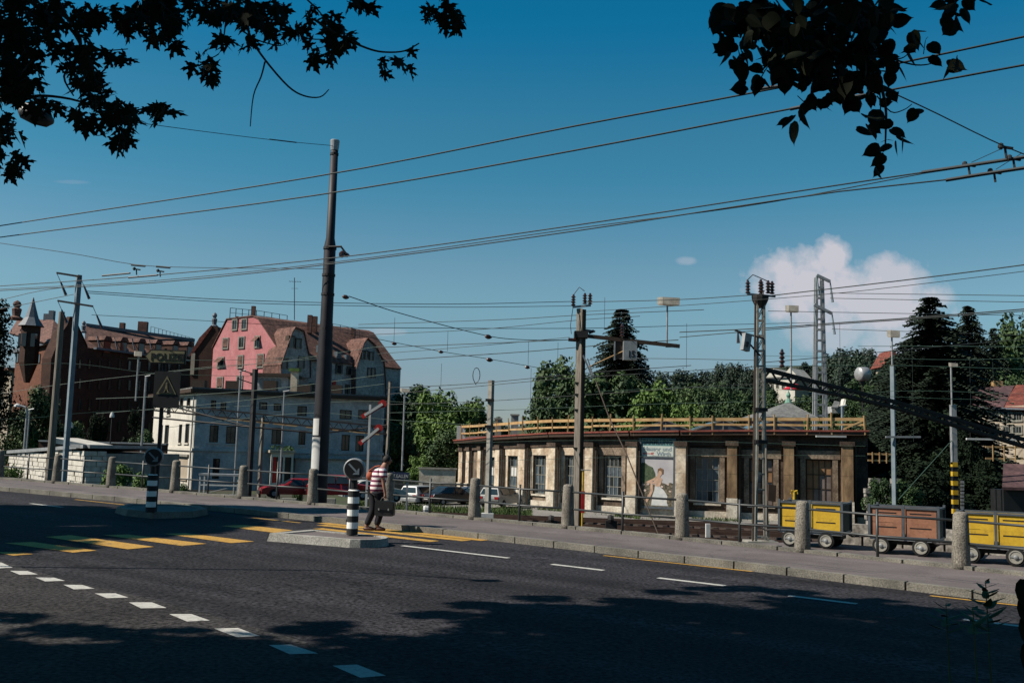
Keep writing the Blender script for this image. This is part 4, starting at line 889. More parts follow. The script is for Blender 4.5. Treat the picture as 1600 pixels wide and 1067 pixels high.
sh.part('roof_edge', MB().fbox(ft, 0.02, ft.L+.2, zc_+.002, zc_+.162, -1.0, .18), A['galv'])
pk_ = P(80,683,50); b = MB().prism([P(80,692,49), P(80,683,49), P(160,699,49.5), P(160,702,49.5)], (0,3,0)); sh.part('upper_gable', b, A['shedstone'])
# long retaining wall behind shed, left
b = MB(); 
q0, q1 = P(60,700,80), P(240,700,80); sw = Thing('yard_wall', 'long low dark yard wall with pale coping behind the stone shed', 'wall', tuple(q0)); sw.part('wall', MB().obox((q0.x,80,YZ),(q1.x-q0.x+1,0,0),(0,.4,0),(0,0,P(150,692,80).z-YZ)), A['brickd']); sw.part('coping', MB().obox((q0.x,79.9,P(150,692,80).z),(q1.x-q0.x+1,0,0),(0,.6,0),(0,0,.12)), A['galv'])
# pale wall between green trees and depot
q0, q1 = P(655,740,82), P(712,740,82); zt = P(680,733,82).z; w_ = Thing('garden_wall', 'short pale wall under the green trees, left of the depot', 'wall', tuple(q0)); w_.part('wall', MB().obox((q0.x,82,YZ),(q1.x-q0.x,0,0),(0,.4,0),(0,0,zt-YZ)), A['plinth']); w_.part('coping', MB().obox((q0.x-.1,81.9,zt),(q1.x-q0.x+.2,0,0),(0,.6,0),(0,0,.12)), A['concrete'])
# paling fence behind the cars
q0, q1 = P(610,755,84), P(715,755,80); pf_ = Thing('paling_fence', 'thin dark paling fence behind the parked cars', 'fence', tuple(q0)); L = (q1-q0).length; n = 60
pm = MB().box((0,0,.6),(.06,.03,1.2)).mesh('paling'); pm.materials.append(A['rail'])
for i in range(n): p_ = q0.lerp(q1, i/n); pf_.piece('paling', pm, None, (p_.x,p_.y,YZ))
for h in (.25,1.0): pf_.part('rail', MB().beam((q0.x,q0.y+.03,YZ+h),(q1.x,q1.y+.03,YZ+h),.05), A['rail'])
# ---- right side buildings
def hiphouse(name, label, pts, wall_m, roof_m, D, dep_, z0, wins_=(), gable=False):
    """pts: left px, right px, eave py, ridge py, ridge px0, ridge px1"""
    l, r_, ye, yr, ra, rb = pts; p0, p1 = P(l, ye, D), P(r_, ye, D); t = Thing(name, label, 'house', (p0.x, D, z0)); ze = p0.z
    fc = Facade((p0.x, D), (p1.x, D)); t.part('wall', MB().fbox(fc,.4,fc.L-.4,z0,ze,-dep_+.4,0), A[wall_m])
    ca, cb_ = P(ra, yr, D+dep_/2), P(rb, yr, D+dep_/2); cb_.z = ca.z
    v = [fc.pt(-.1,ze,.5), fc.pt(fc.L+.1,ze,.5), fc.pt(fc.L+.1,ze,-dep_-.1), fc.pt(-.1,ze,-dep_-.1)]
    for q_ in ([v[0],v[1],cb_,ca],[v[1],v[2],cb_],[v[2],v[3],ca,cb_],[v[3],v[0],ca]):
        t.part('roof', MB().prism(q_, (0,0,-.15)), A[roof_m])
    t.part('eave', MB().fbox(fc,-.1,fc.L+.1,ze-.3,ze-.155,-dep_,.5), A['framed'])
    for w in wins_: add_win(t, fc, *w, 2, 1, 'frame', 'glass', w[4] if len(w) > 4 else None)
    return t
def addw(t, fc, ws, **k):
    for w in ws: add_win(t, fc, *w, **k)
hp = Thing('hip_roof_house', 'grey building with pyramid slate roof and green finial just behind the depot roof', 'house', tuple(P(1232,690,88)))
p0, p1 = P(1196,655,84), P(1270,655,84); fc = Facade((p0.x,84),(p1.x,84)); ze = p0.z+.2; ap = P(1232,628,90)
hp.part('wall', MB().fbox(fc,.8,fc.L-.8,YZ,ze,-9,0), A['blue_render']); v = [fc.pt(-.3,ze,.8), fc.pt(fc.L+.3,ze,.8), fc.pt(fc.L+.3,ze,-11), fc.pt(-.3,ze,-11)]
for i in range(4): hp.part('roof', MB().prism([v[i], v[(i+1)%4], ap], (0,0,-.1)), A['slate'])
hp.part('finial', MB().lathe(ap-Vector((0,0,.15)), [(.4,0),(.25,.3),(.12,.5),(.22,.75),(.02,1.2)], 8), mat('verdigris', (.18,.36,.28), .7))
t = Thing('shingle_shed', 'dark brick shed with brown shingle roof at the right edge beyond the carts', 'shed', tuple(P(1590,790,46)))
q0 = P(1566,765,44); q1 = P(1700,765,44); t.part('wall', MB().obox((q0.x+.2,44.3,YZ),(q1.x-q0.x,0,0),(0,1.2,0),(0,0,q0.z-YZ)), A['black']); xt = P(1568,728,46.5); zt = xt.z
t.part('roof', MB().prism([(q0.x,44,q0.z),(q1.x,44,q0.z),(q1.x,46.5,zt),(xt.x,46.5,zt)], (0,0,.12)), A['tilep'])
fc_ = [(1355,793,58),(1404,793,58)]
t = Thing('rubble_wall', 'pale rubble stone wall right of the depot, half covered by bushes', 'wall', tuple(P(1380,800,60)))
b1 = MB().box((0,0,0),(.62,.4,.30)).mesh('stone_block'); b1.materials.append(A['rubble'])
q0, q1 = P(1358,740,60), P(1408,740,60)
for row in range(9):
    x = q0.x+rnd.uniform(0,.3)
    while x < q1.x-.3:
        if rnd.random() < .93: t.piece('stone_block', b1, None, (x, 60+rnd.uniform(-.05,.05), YZ+.3+row*.31), scale=(rnd.uniform(.85,1.05),1,rnd.uniform(.85,1.0)))
        x += .64
for a, c, y0_, y1_, lb in ((1356,1400,709,719,'double timber board rail on the wall just right of the depot'),(1540,1610,698,716,'timber board rail below the right-hand houses')):
    t = Thing('timber_rail', lb, 'guard rail', tuple(P(a, y1_, 60.5))); p0, p1 = P(a, y0_, 60.5), P(c, y0_+1, 60.5); q0, q1 = P(a, y1_, 60.5), P(c, y1_+1, 60.5)
    t.part('board', MB().beam(p0, p1, .05, .11), A['timber']); t.part('board', MB().beam(q0, q1, .05, .10), A['timber'])
    for k in (.15,.4,.65,.9): m1 = p0.lerp(p1,k); t.part('post', MB().beam((m1.x,m1.y-.06,q0.z-.15),(m1.x,m1.y-.06,p0.z+.12),.05), A['timber'])
# houses right
t = Thing('beige_house', 'pale beige house with red and purple tiled roofs at the right edge', 'house', tuple(P(1575,700,92)))
p0, p1 = P(1512,636,95), P(1660,636,84); fc = Facade((p0.x,95),(p1.x,84)); ze = P(1560,635,91).z
t.part('wall', MB().fbox(fc,.5,fc.L,-1,ze,-9,0), A['beige'])
r1 = [P(1508,634,94.8),P(1568,636,90),P(1585,602,97),P(1548,604,97),P(1530,606,97)]; t.part('roof', MB().prism(r1,(0,0,-.2)), A['tilep'])
r1 = [P(1564,637,90.2),P(1660,640,83.4),P(1680,603,92),P(1588,601,97)]; t.part('roof', MB().prism(r1,(0,0,-.2)), A['tiler'])
t.part('chimney', MB().obox(P(1553,606,97)-Vector((0,0,.5)),(.9,0,0),(0,.6,0),(0,0,1.2)), A['timber'])
t.part('gutter', MB().beam(P(1508,636,94.7),P(1660,641,83.3),.15), A['lead'])
addw(t, fc, ((1546,1562,643,655),(1568,1581,645,657),(1584,1597,645,657),(1544,1560,663,675),(1568,1580,666,677),(1583,1597,666,677),(1545,1560,692,705)), nx_=3, nz_=1)
t = Thing('purple_roof_house', 'small house with purple tiled roof and sunlit gable right of the depot', 'house', tuple(P(1385,690,98)))
r1 = [P(1358,672,96),P(1402,672,96),P(1398,648,102),P(1376,650,102)]; t.part('roof', MB().prism(r1,(0,0,-.25)), A['tilep']); t.part('gable', MB().prism([P(1399,672,96.5),P(1418,674,99),P(1400,652,101)],(0,.3,0)), A['white_render']); q = P(1360,672,97)
t.part('wall', MB().obox((q.x,97,-1),(3.2,0,0),(0,5,0),(0,0,q.z+1)), A['white_render'])
for px, py in ((1372,662),(1380,662)): t.part('dormer', MB().obox(P(px,py+3,97.5),(.5,0,0),(0,1,0),(0,0,.5)), A['glass'])
t = Thing('hill_house', 'white house with small gables on the wooded hill, above the lattice mast beam', 'house', tuple(P(1215,620,190)))
fc = Facade(P(1196,600,190), P(1242,600,186)); zt = P(1215,592,190).z; zb = P(1215,640,190).z; t.part('wall', MB().fbox(fc,0,fc.L,zb,zt,-6,0), A['white_render'])
a, _ = fc.hit(1200,590); t.part('gable', MB().prism([fc.pt(a-.5,zt,.1),fc.pt(a+3,zt,.1),fc.pt(a+1.2,zt+1.9,.1)], -fc.n*6), A['white_render']); a, _ = fc.hit(1225,590); t.part('gable', MB().prism([fc.pt(a-.5,zt,.1),fc.pt(a+3,zt,.1),fc.pt(a+1.2,zt+1.9,.1)], -fc.n*6), A['white_render'])
t.part('roof', MB().fbox(fc,-.3,fc.L+.3,zt,zt+.25,-6,.3), A['slate']); addw(t, fc, ((1205,1208,600,606),(1213,1216,600,606),(1222,1225,600,607),(1231,1234,602,608)), nx_=1, sill=None)
t = Thing('red_parasol', 'bright red parasol among trees on the hillside terrace', 'parasol', tuple(P(1243,612,170))); q = P(1243,604,170)
t.part('canopy', MB().lathe(q-Vector((0,0,.5)), [(2.2,0),(1.2,.6),(.05,1.0)], 8), mat('parasol_red',(.6,.02,.05))); t.part('pole', MB().tube([q-Vector((0,0,3)), q], .06, 5), A['galv'])
t = Thing('red_roof_villa', 'villa roof peak poking out of the hilltop trees behind the lamp mast', 'house', tuple(P(1396,600,150)))
r1 = [P(1382,572,150),P(1412,574,150),P(1397,546,150)]; t.part('roof', MB().prism(r1,(0,6,0)), A['tiler']); q = P(1384,600,151); t.part('wall', MB().obox(q,(2.4,0,0),(0,4,0),(0,0,2.6)), A['beige'])
t = Thing('white_villa', 'white villa on the hill at the right edge of the photo', 'house', tuple(P(1592,590,140)))
q = P(1584,586,140); zt = P(1584,566,140).z; t.part('wall', MB().obox(q-Vector((0,0,3)),(6,0,0),(0,5,0),(0,0,zt-q.z+3)), A['white_render']); t.part('roof', MB().obox((q.x-.5,139.5,zt),(7,0,0),(0,6,0),(0,0,.5)), A['lead']); fc=Facade((q.x,140),(q.x+6,140)); addw(t, fc, ((1588,1592,570,575),(1588,1592,579,584)), nx_=1, sill=None)
t = Thing('slate_roof_cottage', 'small slate and green edged roof among bushes behind the depot roof', 'house', tuple(P(1313,645,120)))
r1 = [P(1299,636,120),P(1309,636,120),P(1314,628,123),P(1304,626,123)]; t.part('roof', MB().prism(r1,(0,0,-.2)), A['slate']); t.part('gable', MB().prism([P(1316,634,120),P(1319,623,121),P(1322,624,121),P(1320,634,120)],(0,1,0)), A['white_render']); t.part('wall', MB().obox(P(1300,645,121),(1.5,0,0),(0,2,0),(0,0,.8)), A['blue_render'])
# ================================================================ POLES AND MASTS
def base_at(px, D, z=YZ): q = P(px, 760, D); return Vector((q.x, D, z))
def ztop(px, py, D): return P(px, py, D).z
def insulator(t, p, h=.42, r=.11, parent=None):
    pr = []; n = 4
    for i in range(n): pr += [(r*.5, h*i/n), (r, h*(i+.25)/n), (r*.5, h*(i+.6)/n)]
    pr += [(r*.45,h),(.03,h*1.08)]
    return t.part('insulator', MB().lathe(p, pr, 10), A['ins'], parent, smooth=False)
# tall dark street pole
D = 29.3; b0 = base_at(498, D, .2); t = Thing('street_pole', 'tall black stepped steel street pole with white stickers behind the railing', 'pole', tuple(b0))
z1, z2, z3 = ztop(510,555,D), ztop(516,372,D), ztop(523,222,D)
b = MB().lathe(b0, [(.27,-1),(.25,.9),(.245,1.2),(.225,z1-b0.z),(.185,ztop(512,500,D)-b0.z),(.175,z2-b0.z-.25),(.128,z2-b0.z),(.112,z3-b0.z-.25)], 20); t.part('shaft', b, A['pole'], smooth=True)
t.part('cap', MB().lathe((b0.x,D,z3-.27), [(.12,0),(.125,.06),(.13,.08),(.145,.30),(.13,.32)], 16), A['galv'])
for zz_ in (z2-.35, ztop(513,432,D), ztop(512,462,D), ztop(512,516,D), z3-.42): t.part('collar', MB().lathe((b0.x,D,zz_), [(.20 if zz_ < z2 else .13,0),(.20 if zz_ < z2 else .13,.07)], 16), A['dark'])
zb = ztop(515,388,D); t.part('bracket', MB().tube([(b0.x,D-.2,zb),(b0.x+.38,D-.3,zb-.0),(b0.x+.55,D-.3,zb-.22)], .035, 6), A['dark']); t.part('bracket_insulator', MB().lathe((b0.x+.42,D-.3,zb-.33), [(.03,0),(.09,.05),(.09,.14),(.03,.2)], 8), A['ins'])
st_ = MB()
def stick(z0_, z1_, a0_, a1_, r_, name):
    b = MB(); n = 10
    for i in range(n):
        p_, q_ = a0_+(a1_-a0_)*i/n, a0_+(a1_-a0_)*(i+1)/n; f_ = lambda a, z: (b0.x+math.cos(a)*r_, D+math.sin(a)*r_, z)
        b.quad(f_(p_,z0_), f_(q_,z0_), f_(q_,z1_), f_(p_,z1_))
    t.part(name, b, A['white_paint'])
stick(ztop(500,680,D), ztop(500,654,D), R(185), R(262), .243, 'sticker'); stick(ztop(499,742,D)+.02, ztop(499,683,D), R(185), R(275), .249, 'sticker')
# grey mast and weathered pole at the left
def tbar(t, c, half, dz, m_, w=.09):
    t.part('cross_arm', MB().beam((c[0]-half,c[1],c[2]+dz),(c[0]+half,c[1],c[2]-dz), w), m_)
    for s_ in (-1,1):
        p = Vector((c[0]+s_*half, c[1], c[2]-s_*dz)); t.part('string_insulator', MB().tube([p, p+Vector((.18,0,-.35))], .012, 5), A['dark'])
        t.part('string_insulator', MB().tube([p+Vector((.18,0,-.35)), p+Vector((.42,0,-.85))], [.03,.055,][:2], 6), A['ins'])
D = 38; b0 = base_at(99, D, .2); t = Thing('line_mast', 'tall blue-grey steel mast with two insulator cross arms, left of the stone shed corner', 'mast', tuple(b0)); zt = ztop(122,430,D)
t.part('shaft', MB().prism([(b0.x-.12,D,-1),(b0.x+.01,D-.13,-1),(b0.x+.12,D,-1),(b0.x-.01,D+.13,-1)], (0,0,zt+1)), A['mast'])
tbar(t, (b0.x-.35,D-.15,zt-.02), .45, .06, A['dark'], .07); tbar(t, (b0.x,D-.15,ztop(112,475,D)), .68, .09, A['dark'], .07)
D = 40; b0 = base_at(76, D, -.5); t = Thing('wooden_pole', 'weathered wooden pole just left of the blue-grey line mast', 'pole', tuple(b0)); zt = ztop(84,487,D); t.part('shaft', MB().tube([b0-Vector((0,0,.5)), (b0.x,D,2), (b0.x,D,zt)], [.2,.14,.11], 10), A['woodpost'])
def htmast(px, D, ytop_, label, w=.2, m_='dark', z=YZ, name='rail_mast', m2=None, cat='mast', group=None):
    b0 = base_at(px, D, z); t = Thing(name, label, cat, tuple(b0), group); zt = ztop(px, ytop_, D)
    t.part('shaft', MB().prism([(b0.x-w/2,D,z-.3),(b0.x+w*.08,D-w*.5,z-.3),(b0.x+w/2,D,z-.3),(b0.x-w*.08,D+w*.5,z-.3)], (0,0,zt-z+.3)), A[m_]); t.part('cap', MB().prism([(b0.x-w*.52,D,zt),(b0.x+w*.08,D-w*.52,zt),(b0.x+w*.52,D,zt),(b0.x-w*.08,D+w*.52,zt)], (0,0,.06)), A[m2 or 'dark'])
    return t, b0, zt
t, b0, zt = htmast(389, 58, 578, 'dark steel mast carrying the left end of the yard gantry beams', .34)
for y in (585,600): t.part('bracket', MB().beam((b0.x-1.0,58,ztop(390,y-8,58)),(b0.x,58,ztop(390,y,58)),.06), A['dark'])
htmast(405, 60, 653, 'short brown steel post right beside the dark gantry mast', .24, 'woodpost')
htmast(603, 60, 597, 'weathered mast at the right end of the gantry, left of the pale lamp mast', .2, 'woodpost')
t, b0, zt = htmast(763, 52, 596, 'white square concrete mast on a white block before the depot left end', .33, 'concrete', m2='woodpost'); t.part('foot_block', MB().box((b0.x,51.9,-1.55),(.62,.7,.8)), A['white_paint'])
for y in (625,666): t.part('clamp', MB().box((b0.x-.05,52,ztop(765,y,52)),(.45,.4,.12)), A['dark'])
# mast 905 with its arm, box 15 and insulators
D = 45; b0 = base_at(903.5, D, YZ); t = Thing('contact_line_mast', 'rusty concrete mast with three insulators, long arm and box numbered 15', 'mast', tuple(b0)); zt = ztop(911,482,D)
t.part('shaft', MB().prism([(b0.x-.22,D+.1,YZ-.3),(b0.x+.03,D-.12,YZ-.3),(b0.x+.0,D+.35,YZ-.3)], (0,0,zt-YZ+.3)), A['woodpost']); t.part('shaft_shade_side', MB().prism([(b0.x+.034,D-.12,YZ-.3),(b0.x+.21,D-.02,YZ-.3),(b0.x+.01,D+.35,YZ-.3)], (0,0,zt-YZ+.25)), A['framed']); t.part('rust_strip', MB().beam((b0.x+.045,D-.135,YZ),(b0.x+.045,D-.135,zt-.2),.05), A['framed'])  # dark brown right half paints the shaft's unlit side
cxx = b0.x; t.part('top_bar', MB().beam((cxx-.42,D,zt+.05),(cxx+.42,D,zt+.15),.09), A['galv'])
for dx, dz, hh in ((-.38,.12,.42),(.14,.2,.45),(.38,.2,.42)): insulator(t, (cxx+dx,D,zt+dz), .48, .12)
t.part('jumper', MB().tube([(cxx-.38,D,zt+.62),(cxx-.12,D,zt+.98),(cxx+.12,D,zt+.8)], .018, 5), A['dark']); t.part('jumper', MB().tube([(cxx-.4,D-.1,zt+.0),(cxx-.5,D-.1,zt-.8),(cxx-.45,D-.1,zt-1.2)], .015, 5), A['dark'])
zc = ztop(912,523,D); t.part('clamp', MB().box((cxx,D+.1,zc),(.62,.62,.3)), A['dark'])
pa, pb_ = P(908,524,D-.1), P(1062,541,D-.1); t.part('arm', MB().beam(pa, pb_, .09, .17), A['framed'])
insulator(t, P(972,526,D-.1), .55, .12)
bx0, bx1 = P(974,533,D-.3), P(994.5,563,D-.3); box = t.part('number_box', MB().obox((bx0.x,D-.45,bx1.z),(bx1.x-bx0.x,0,0),(0,.35,0),(0,0,bx0.z-bx1.z)), A['galv']); t.part('box_side', MB().obox((bx0.x-.35,D-.1,bx1.z+.05),(.34,0,0),(0,.05,0),(0,0,bx0.z-bx1.z-.05)), A['framed']); t.part('box_post', MB().obox((bx0.x-.40,D-.15,bx1.z),(.06,0,0),(0,.06,0),(0,0,bx0.z-bx1.z)), A['galv'])
lettering(t, '15', .42, ((bx0.x+bx1.x)/2+.05, D-.458, bx1.z+.12), (1,0,0), (0,0,1), A['black'], box, center=True, bold=.012, sx=.8)
t.part('stay', MB().tube([P(918,574,D-.1), P(975,548,D-.1)], .03, 6), A['timber']); t.part('bracket', MB().beam(P(911,555,D-.25), P(924,585,D-.25), .07), A['galv']); t.part('bracket', MB().beam(P(918,560,D-.3), P(927,588,D-.3), .05), A['galv'])
t.part('arm_tip', MB().beam(P(1040,541,D-.2),P(1062,541,D-.2),.1), A['dark'])
t.part('side_arm', MB().beam(P(905,514,D),P(930,518,D),.08), A['ins']); t.part('tie_insulator', MB().tube([P(888,530.5,D),P(903,531.5,D)], .08, 8), A['ins'])
t.part('tie_insulator', MB().tube([P(920,520,D),P(928,517,D)], .07, 8), A['ins'])
for y in (598,616,640,700): t.part('band', MB().box((cxx,D+.2,ztop(905,y,D)),(.47,.47,.06)), A['dark'])
rod = Thing('stay_rod', 'long rusty stay rod leaning down from the numbered mast', 'stay rod', tuple(P(932,596,D))); rod.part('rod', MB().tube([P(931,595,D-.4), P(953,655,43.5), P(978,707,42), P(1030,838,39)], .03, 6), A['framed'])
# yellow pole / fire hook beside the mast
yl = Thing('yellow_marker_pole', 'yellow and red marker pole hanging beside the numbered mast', 'pole', tuple(base_at(912,44.5))); q = P(911,734,44.5)
yl.part('pole', MB().tube([(q.x,44.5,q.z),(q.x,44.5,YZ)], .045, 6), A['pyel']); q2 = P(911,775,44.4); yl.part('red_flag', MB().box((q2.x,44.4,q2.z-.25),(.16,.08,.95)), A['red_paint']); yl.part('hook', MB().tube([(q.x-.1,44.45,q.z),(q.x+.35,44.45,q.z)], .02, 5), A['galv'])
# lattice mast 1190
D = 40; zb_ = -1.25; b0 = base_at(1188, D, zb_); t = Thing('lattice_mast', 'rusty lattice mast on spread legs with brown insulators and tilted number box', 'mast', tuple(b0)); zt = ztop(1190,462,D); H_ = zt-zb_
b = MB()
for sx in (-1,1):
    for sy in (-1,1):
        b.beam((b0.x+sx*.24, D+sy*.24, zb_-.2),(b0.x+sx*.15, D+sy*.15, zb_+H_*.42),.085); b.beam((b0.x+sx*.15, D+sy*.15, zb_+H_*.42),(b0.x+sx*.13, D+sy*.13, zt),.08)
t.part('legs', b, A['concrete'])
n = 16
for i in range(n):
    z0 = zb_+H_*i/n+.2; w_ = .24-.1*min(1,i/n/.42)
    bb = MB()
    for sy in (-1,1): bb.beam((b0.x-w_,D+sy*w_,z0),(b0.x+w_,D+sy*w_,z0),.06); bb.beam((b0.x-w_,D+sy*w_,z0),(b0.x+w_,D+sy*w_,z0+H_/n),.03) if i > 6 else None
    t.part('batten', bb, A['concrete'])
t.part('head', MB().lathe((b0.x,D,zt-.5), [(.18,0),(.32,.3),(.34,.42),(.34,.5)], 10), A['dark']); t.part('top_bar', MB().beam((b0.x-.55,D,zt+.05),(b0.x+.62,D,zt-.02),.08), A['galv'])
for dx, dy in ((-.5,0),(-.05,-.3),(.1,.2),(.3,-.1),(.5,.05)): insulator(t, (b0.x+dx,D+dy,zt+.08), .5, .12)
t.part('jumper', MB().tube([(b0.x-.55,D,zt+.6),(b0.x-.3,D,zt+.85),(b0.x-.05,D,zt+.75),(b0.x+.3,D,zt+.6)], .02, 5), A['dark'])
t.part('cross_arm', MB().beam(P(1148,516,D-.2), P(1193,529,D-.2), .06), A['dark']); t.part('arm_stay', MB().beam(P(1155,519,D-.2), P(1188,556,D-.2), .06), A['dark']); t.part('hanging_insulator', MB().tube([P(1153,518,D-.2),P(1153.5,536,D-.2)], [.03,.07], 6), A['ins'])
c = P(1165,533,D-.3); nb_ = t.part('number_box', MB().obox((c.x-.12,D-.4,c.z-.35),(.30,.16,-.06),(-.1,.14,0),(.10,0,.68)), A['galv']); lettering(t, '10', .30, (c.x-.06,D-.42,c.z-.22), Vector((.30,.16,-.04)), Vector((.14,0,1)), A['black'], nb_, sx=.6, bold=.01)
q = P(1180,835,39.3); t.part('side_rod', MB().tube([P(1180,470,D-.3), (q.x,39.7,zb_)], .035, 6), A['framed']); t.part('side_rod', MB().tube([P(1197,700,D-.3), P(1198,835,D-.3)], .04, 6), A['woodpost'])
q = P(1203,770,39.5); t.part('switch_box', MB().obox((q.x-.1,39.4,q.z-.3),(.3,0,-.04),(0,.2,0),(.03,0,.65)), A['framed'])
for y in (640,690): t.part('clamp', MB().box((b0.x,D,ztop(1190,y,D)),(.5,.45,.14)), A['dark'])
t.part('footing', MB().box((b0.x,D,zb_-.1),(1.2,1.0,.3)), A['concrete'])
# pylon
D = 105; b0 = base_at(1282, D, 4); t = Thing('white_pylon', 'tall white ladder-like pylon with two insulator cross arms behind the depot', 'pylon', tuple(b0)); zt = ztop(1286,434,D); b = MB(); z_ = 2; zq = lambda f: z_+(zt-z_)*f
for sx in (-1,1):
    for sy in (-1,1): b.beam((b0.x+sx*.62,D+sy*.4,z_),(b0.x+sx*.30,D+sy*.22,zt),.26)
t.part('legs', b, A['galv']); 
for i in range(15):
    f = .12+.88*i/15; w_ = .62-.32*f; t.part('rung', MB().beam((b0.x-w_,D-.35,zq(f)),(b0.x+w_,D-.35,zq(f)),.22), A['galv'])
for y0_, y1_, xa, xb in ((430,440,1276,1297),(476,490,1272,1300)):
    pa, pb_ = P(xa,y0_,D-1), P(xb,y1_,D-1); t.part('cross_arm', MB().beam(pa, pb_, .28), A['galv'])
    for p_ in (pa, pb_): t.part('string_insulator', MB().tube([p_, p_+Vector((.25,0,-2.2))], [.06,.14], 6), A['mast'])
# flood lamps: flat box heads
def boxlamp(px, py0, py1, pyb, D, label, w, h, name='flood_lamp', off=0, m_='galv', wside=.6):
    b0 = base_at(px, D, YZ); zt = ztop(px, py1, D); zlo = ztop(px, pyb, D) if pyb else YZ; t = Thing(name, label, 'lamp', (b0.x, D, zlo)); x0 = b0.x-w/2+off
    t.part('pole', MB().tube([(b0.x,D,zlo),(b0.x,D,zt)], .04*D/45, 7), A[m_]); zh = ztop(px, py0, D)
    u_ = Vector((w*.78,-.22*w,-.06*w)); v_ = Vector((-w*.22,.32*w,.02))
    t.part('head', MB().obox(Vector((b0.x,D-.25,zt))-u_*.42+Vector((0,0,0))-v_*.3, u_, v_, Vector((0,0,(zh-zt)))), A['concrete']); t.part('diffuser', MB().obox(Vector((b0.x,D-.25,zt-.04))-u_*.38-v_*.25, u_*.92, v_*.9, Vector((0,0,.035))), A['beige'])
    return t
boxlamp(1040,466,477,541,45.2,'broad box lamp on a thin pole above the end of the numbered mast arm',.95,.3)
boxlamp(1237,478,488,610,72,'box lamp on slim white pole right of the lattice mast',.85,.4)
boxlamp(1397,517,527,792,56,'box lamp on top of the grey mast right of the depot',.62,.35)
boxlamp(203,549,556,626,76,'small box lamp on a pale pole before the brick building',.75,.3)
boxlamp(1490,568,573,634,48,'small lamp head above the yellow and black banded mast',.36,.2)
boxlamp(627,607,612,735,74,'pale pole with small box lamp before the green trees',.75,.25)
t, b0, zt = htmast(1397, 55.5, 572, 'thick grey mast with lamp right of the depot end', .27, 'mast', m2='woodpost')
t.part('lamp_trough', MB().beam(P(1384,682.5,55.3),P(1438,682.5,55.3),.14,.1), A['galv'])
D = 48; b0 = base_at(1494, D, YZ); t = Thing('banded_mast', 'mast with yellow and black bands near its foot, beyond the orange cart', 'mast', tuple(b0)); zA, zB = ztop(1491,632,D), ztop(1493,722,D)
t.part('shaft', MB().obox((b0.x-.14,D,zB-.1),(.24,0,0),(0,.24,0),(0,0,zA-zB+.1)), A['galv']); t.part('lower_shaft', MB().obox((b0.x-.12,D+.01,YZ),(.21,0,0),(0,.22,0),(0,0,zB-YZ-.1)), A['black'])
for i in range(6): z_ = ztop(1494,722+14.6*i,D); t.part('yellow_band', MB().obox((b0.x-.14,D-.01,z_-.22),(.24,0,0),(0,.26,0),(0,0,.22)), A['pyel'])
t.part('clamp', MB().box((b0.x-.05,D,ztop(1491,655,D)),(.5,.4,.25)), A['dark'])
D = 47; t = Thing('gauge_board', 'narrow white ladder-like gauge board beside the banded mast', 'board', tuple(base_at(1504,D))); 
for i in range(8): p0, p1 = P(1501.5,751+5.6*i,D), P(1506.5,755+5.6*i,D); t.part('plate', MB().obox((p0.x,D,p1.z),(p1.x-p0.x,0,0),(0,.03,0),(0,0,p0.z-p1.z)), A['galv'])
t.part('post', MB().obox((P(1501,780,D).x,D+.04,YZ),(.16,0,0),(0,.04,0),(0,0,P(1504,750,D).z-YZ)), A['dark'])
# thin posts on the left
for px, y0, D, lb, w, m_ in ((217,588,72,'slim pale post beside the shaded yard lamp',.16,'galv'),(366,580,62,'slim white post just left of the dark gantry mast',.12,'galv'),(37,640,70,'thin pale lamp post at the far left before the shed',.1,'galv'),(1317,635,58,'short blue-grey post standing on the depot roof edge',.16,'mast'),(573,652,48,'slim white post behind the man, carrying both signal arms',.13,'white_paint'),(437,612,60,'thin white post in front of the grey house wall',.1,'galv')):
    if px == 573: continue
    z_ = 3.9 if px == 1317 else YZ; b0 = base_at(px, D if px != 1317 else 64, z_); DD = b0.y; t = Thing('thin_post', lb, 'post', tuple(b0)); t.part('shaft', MB().tube([b0, (b0.x,DD,ztop(px,y0,DD))], w/2, 7), A[m_]); t.part('cap', MB().tube([(b0.x-.08,DD,ztop(px,y0,DD)),(b0.x+.3,DD,ztop(px,y0,DD)+.08)], .05, 6), A[m_])
t = Thing('street_lamp', 'small curved street lamp before the brick building, far left', 'lamp', tuple(base_at(33,60))); b0 = base_at(33,60); t.part('pole', MB().tube([b0,(b0.x,60,ztop(36,645,60)),(b0.x-.1,60,ztop(36,636,60)),(b0.x-.5,60,ztop(36,633,60))], .06, 6), A['galv']); t.part('head', MB().lathe(Vector((b0.x-.6,60,ztop(36,633,60)-.1)), [(.22,0),(.2,.1),(.05,.2)], 8), A['white_paint'])
t = Thing('round_mirror', 'bright drum-shaped lamp hanging before the dark trees right of the pylon', 'lamp', tuple(P(1347,585,70))); q = P(1347,585,70); t.part('drum', MB().lathe(q-Vector((.35,.2,0)), [(.42,0),(.5,.1),(.5,.7),(.40,.8)], 20, ax=(1,.35,.05)), A['alu'], smooth=True); t.part('stem', MB().tube([q-Vector((0,0,.45)),q-Vector((0,0,2.6))], .05, 6), A['dark']); t.part('clamp', MB().box(q-Vector((0,0,.5)),(.3,.3,.3)), A['dark'])
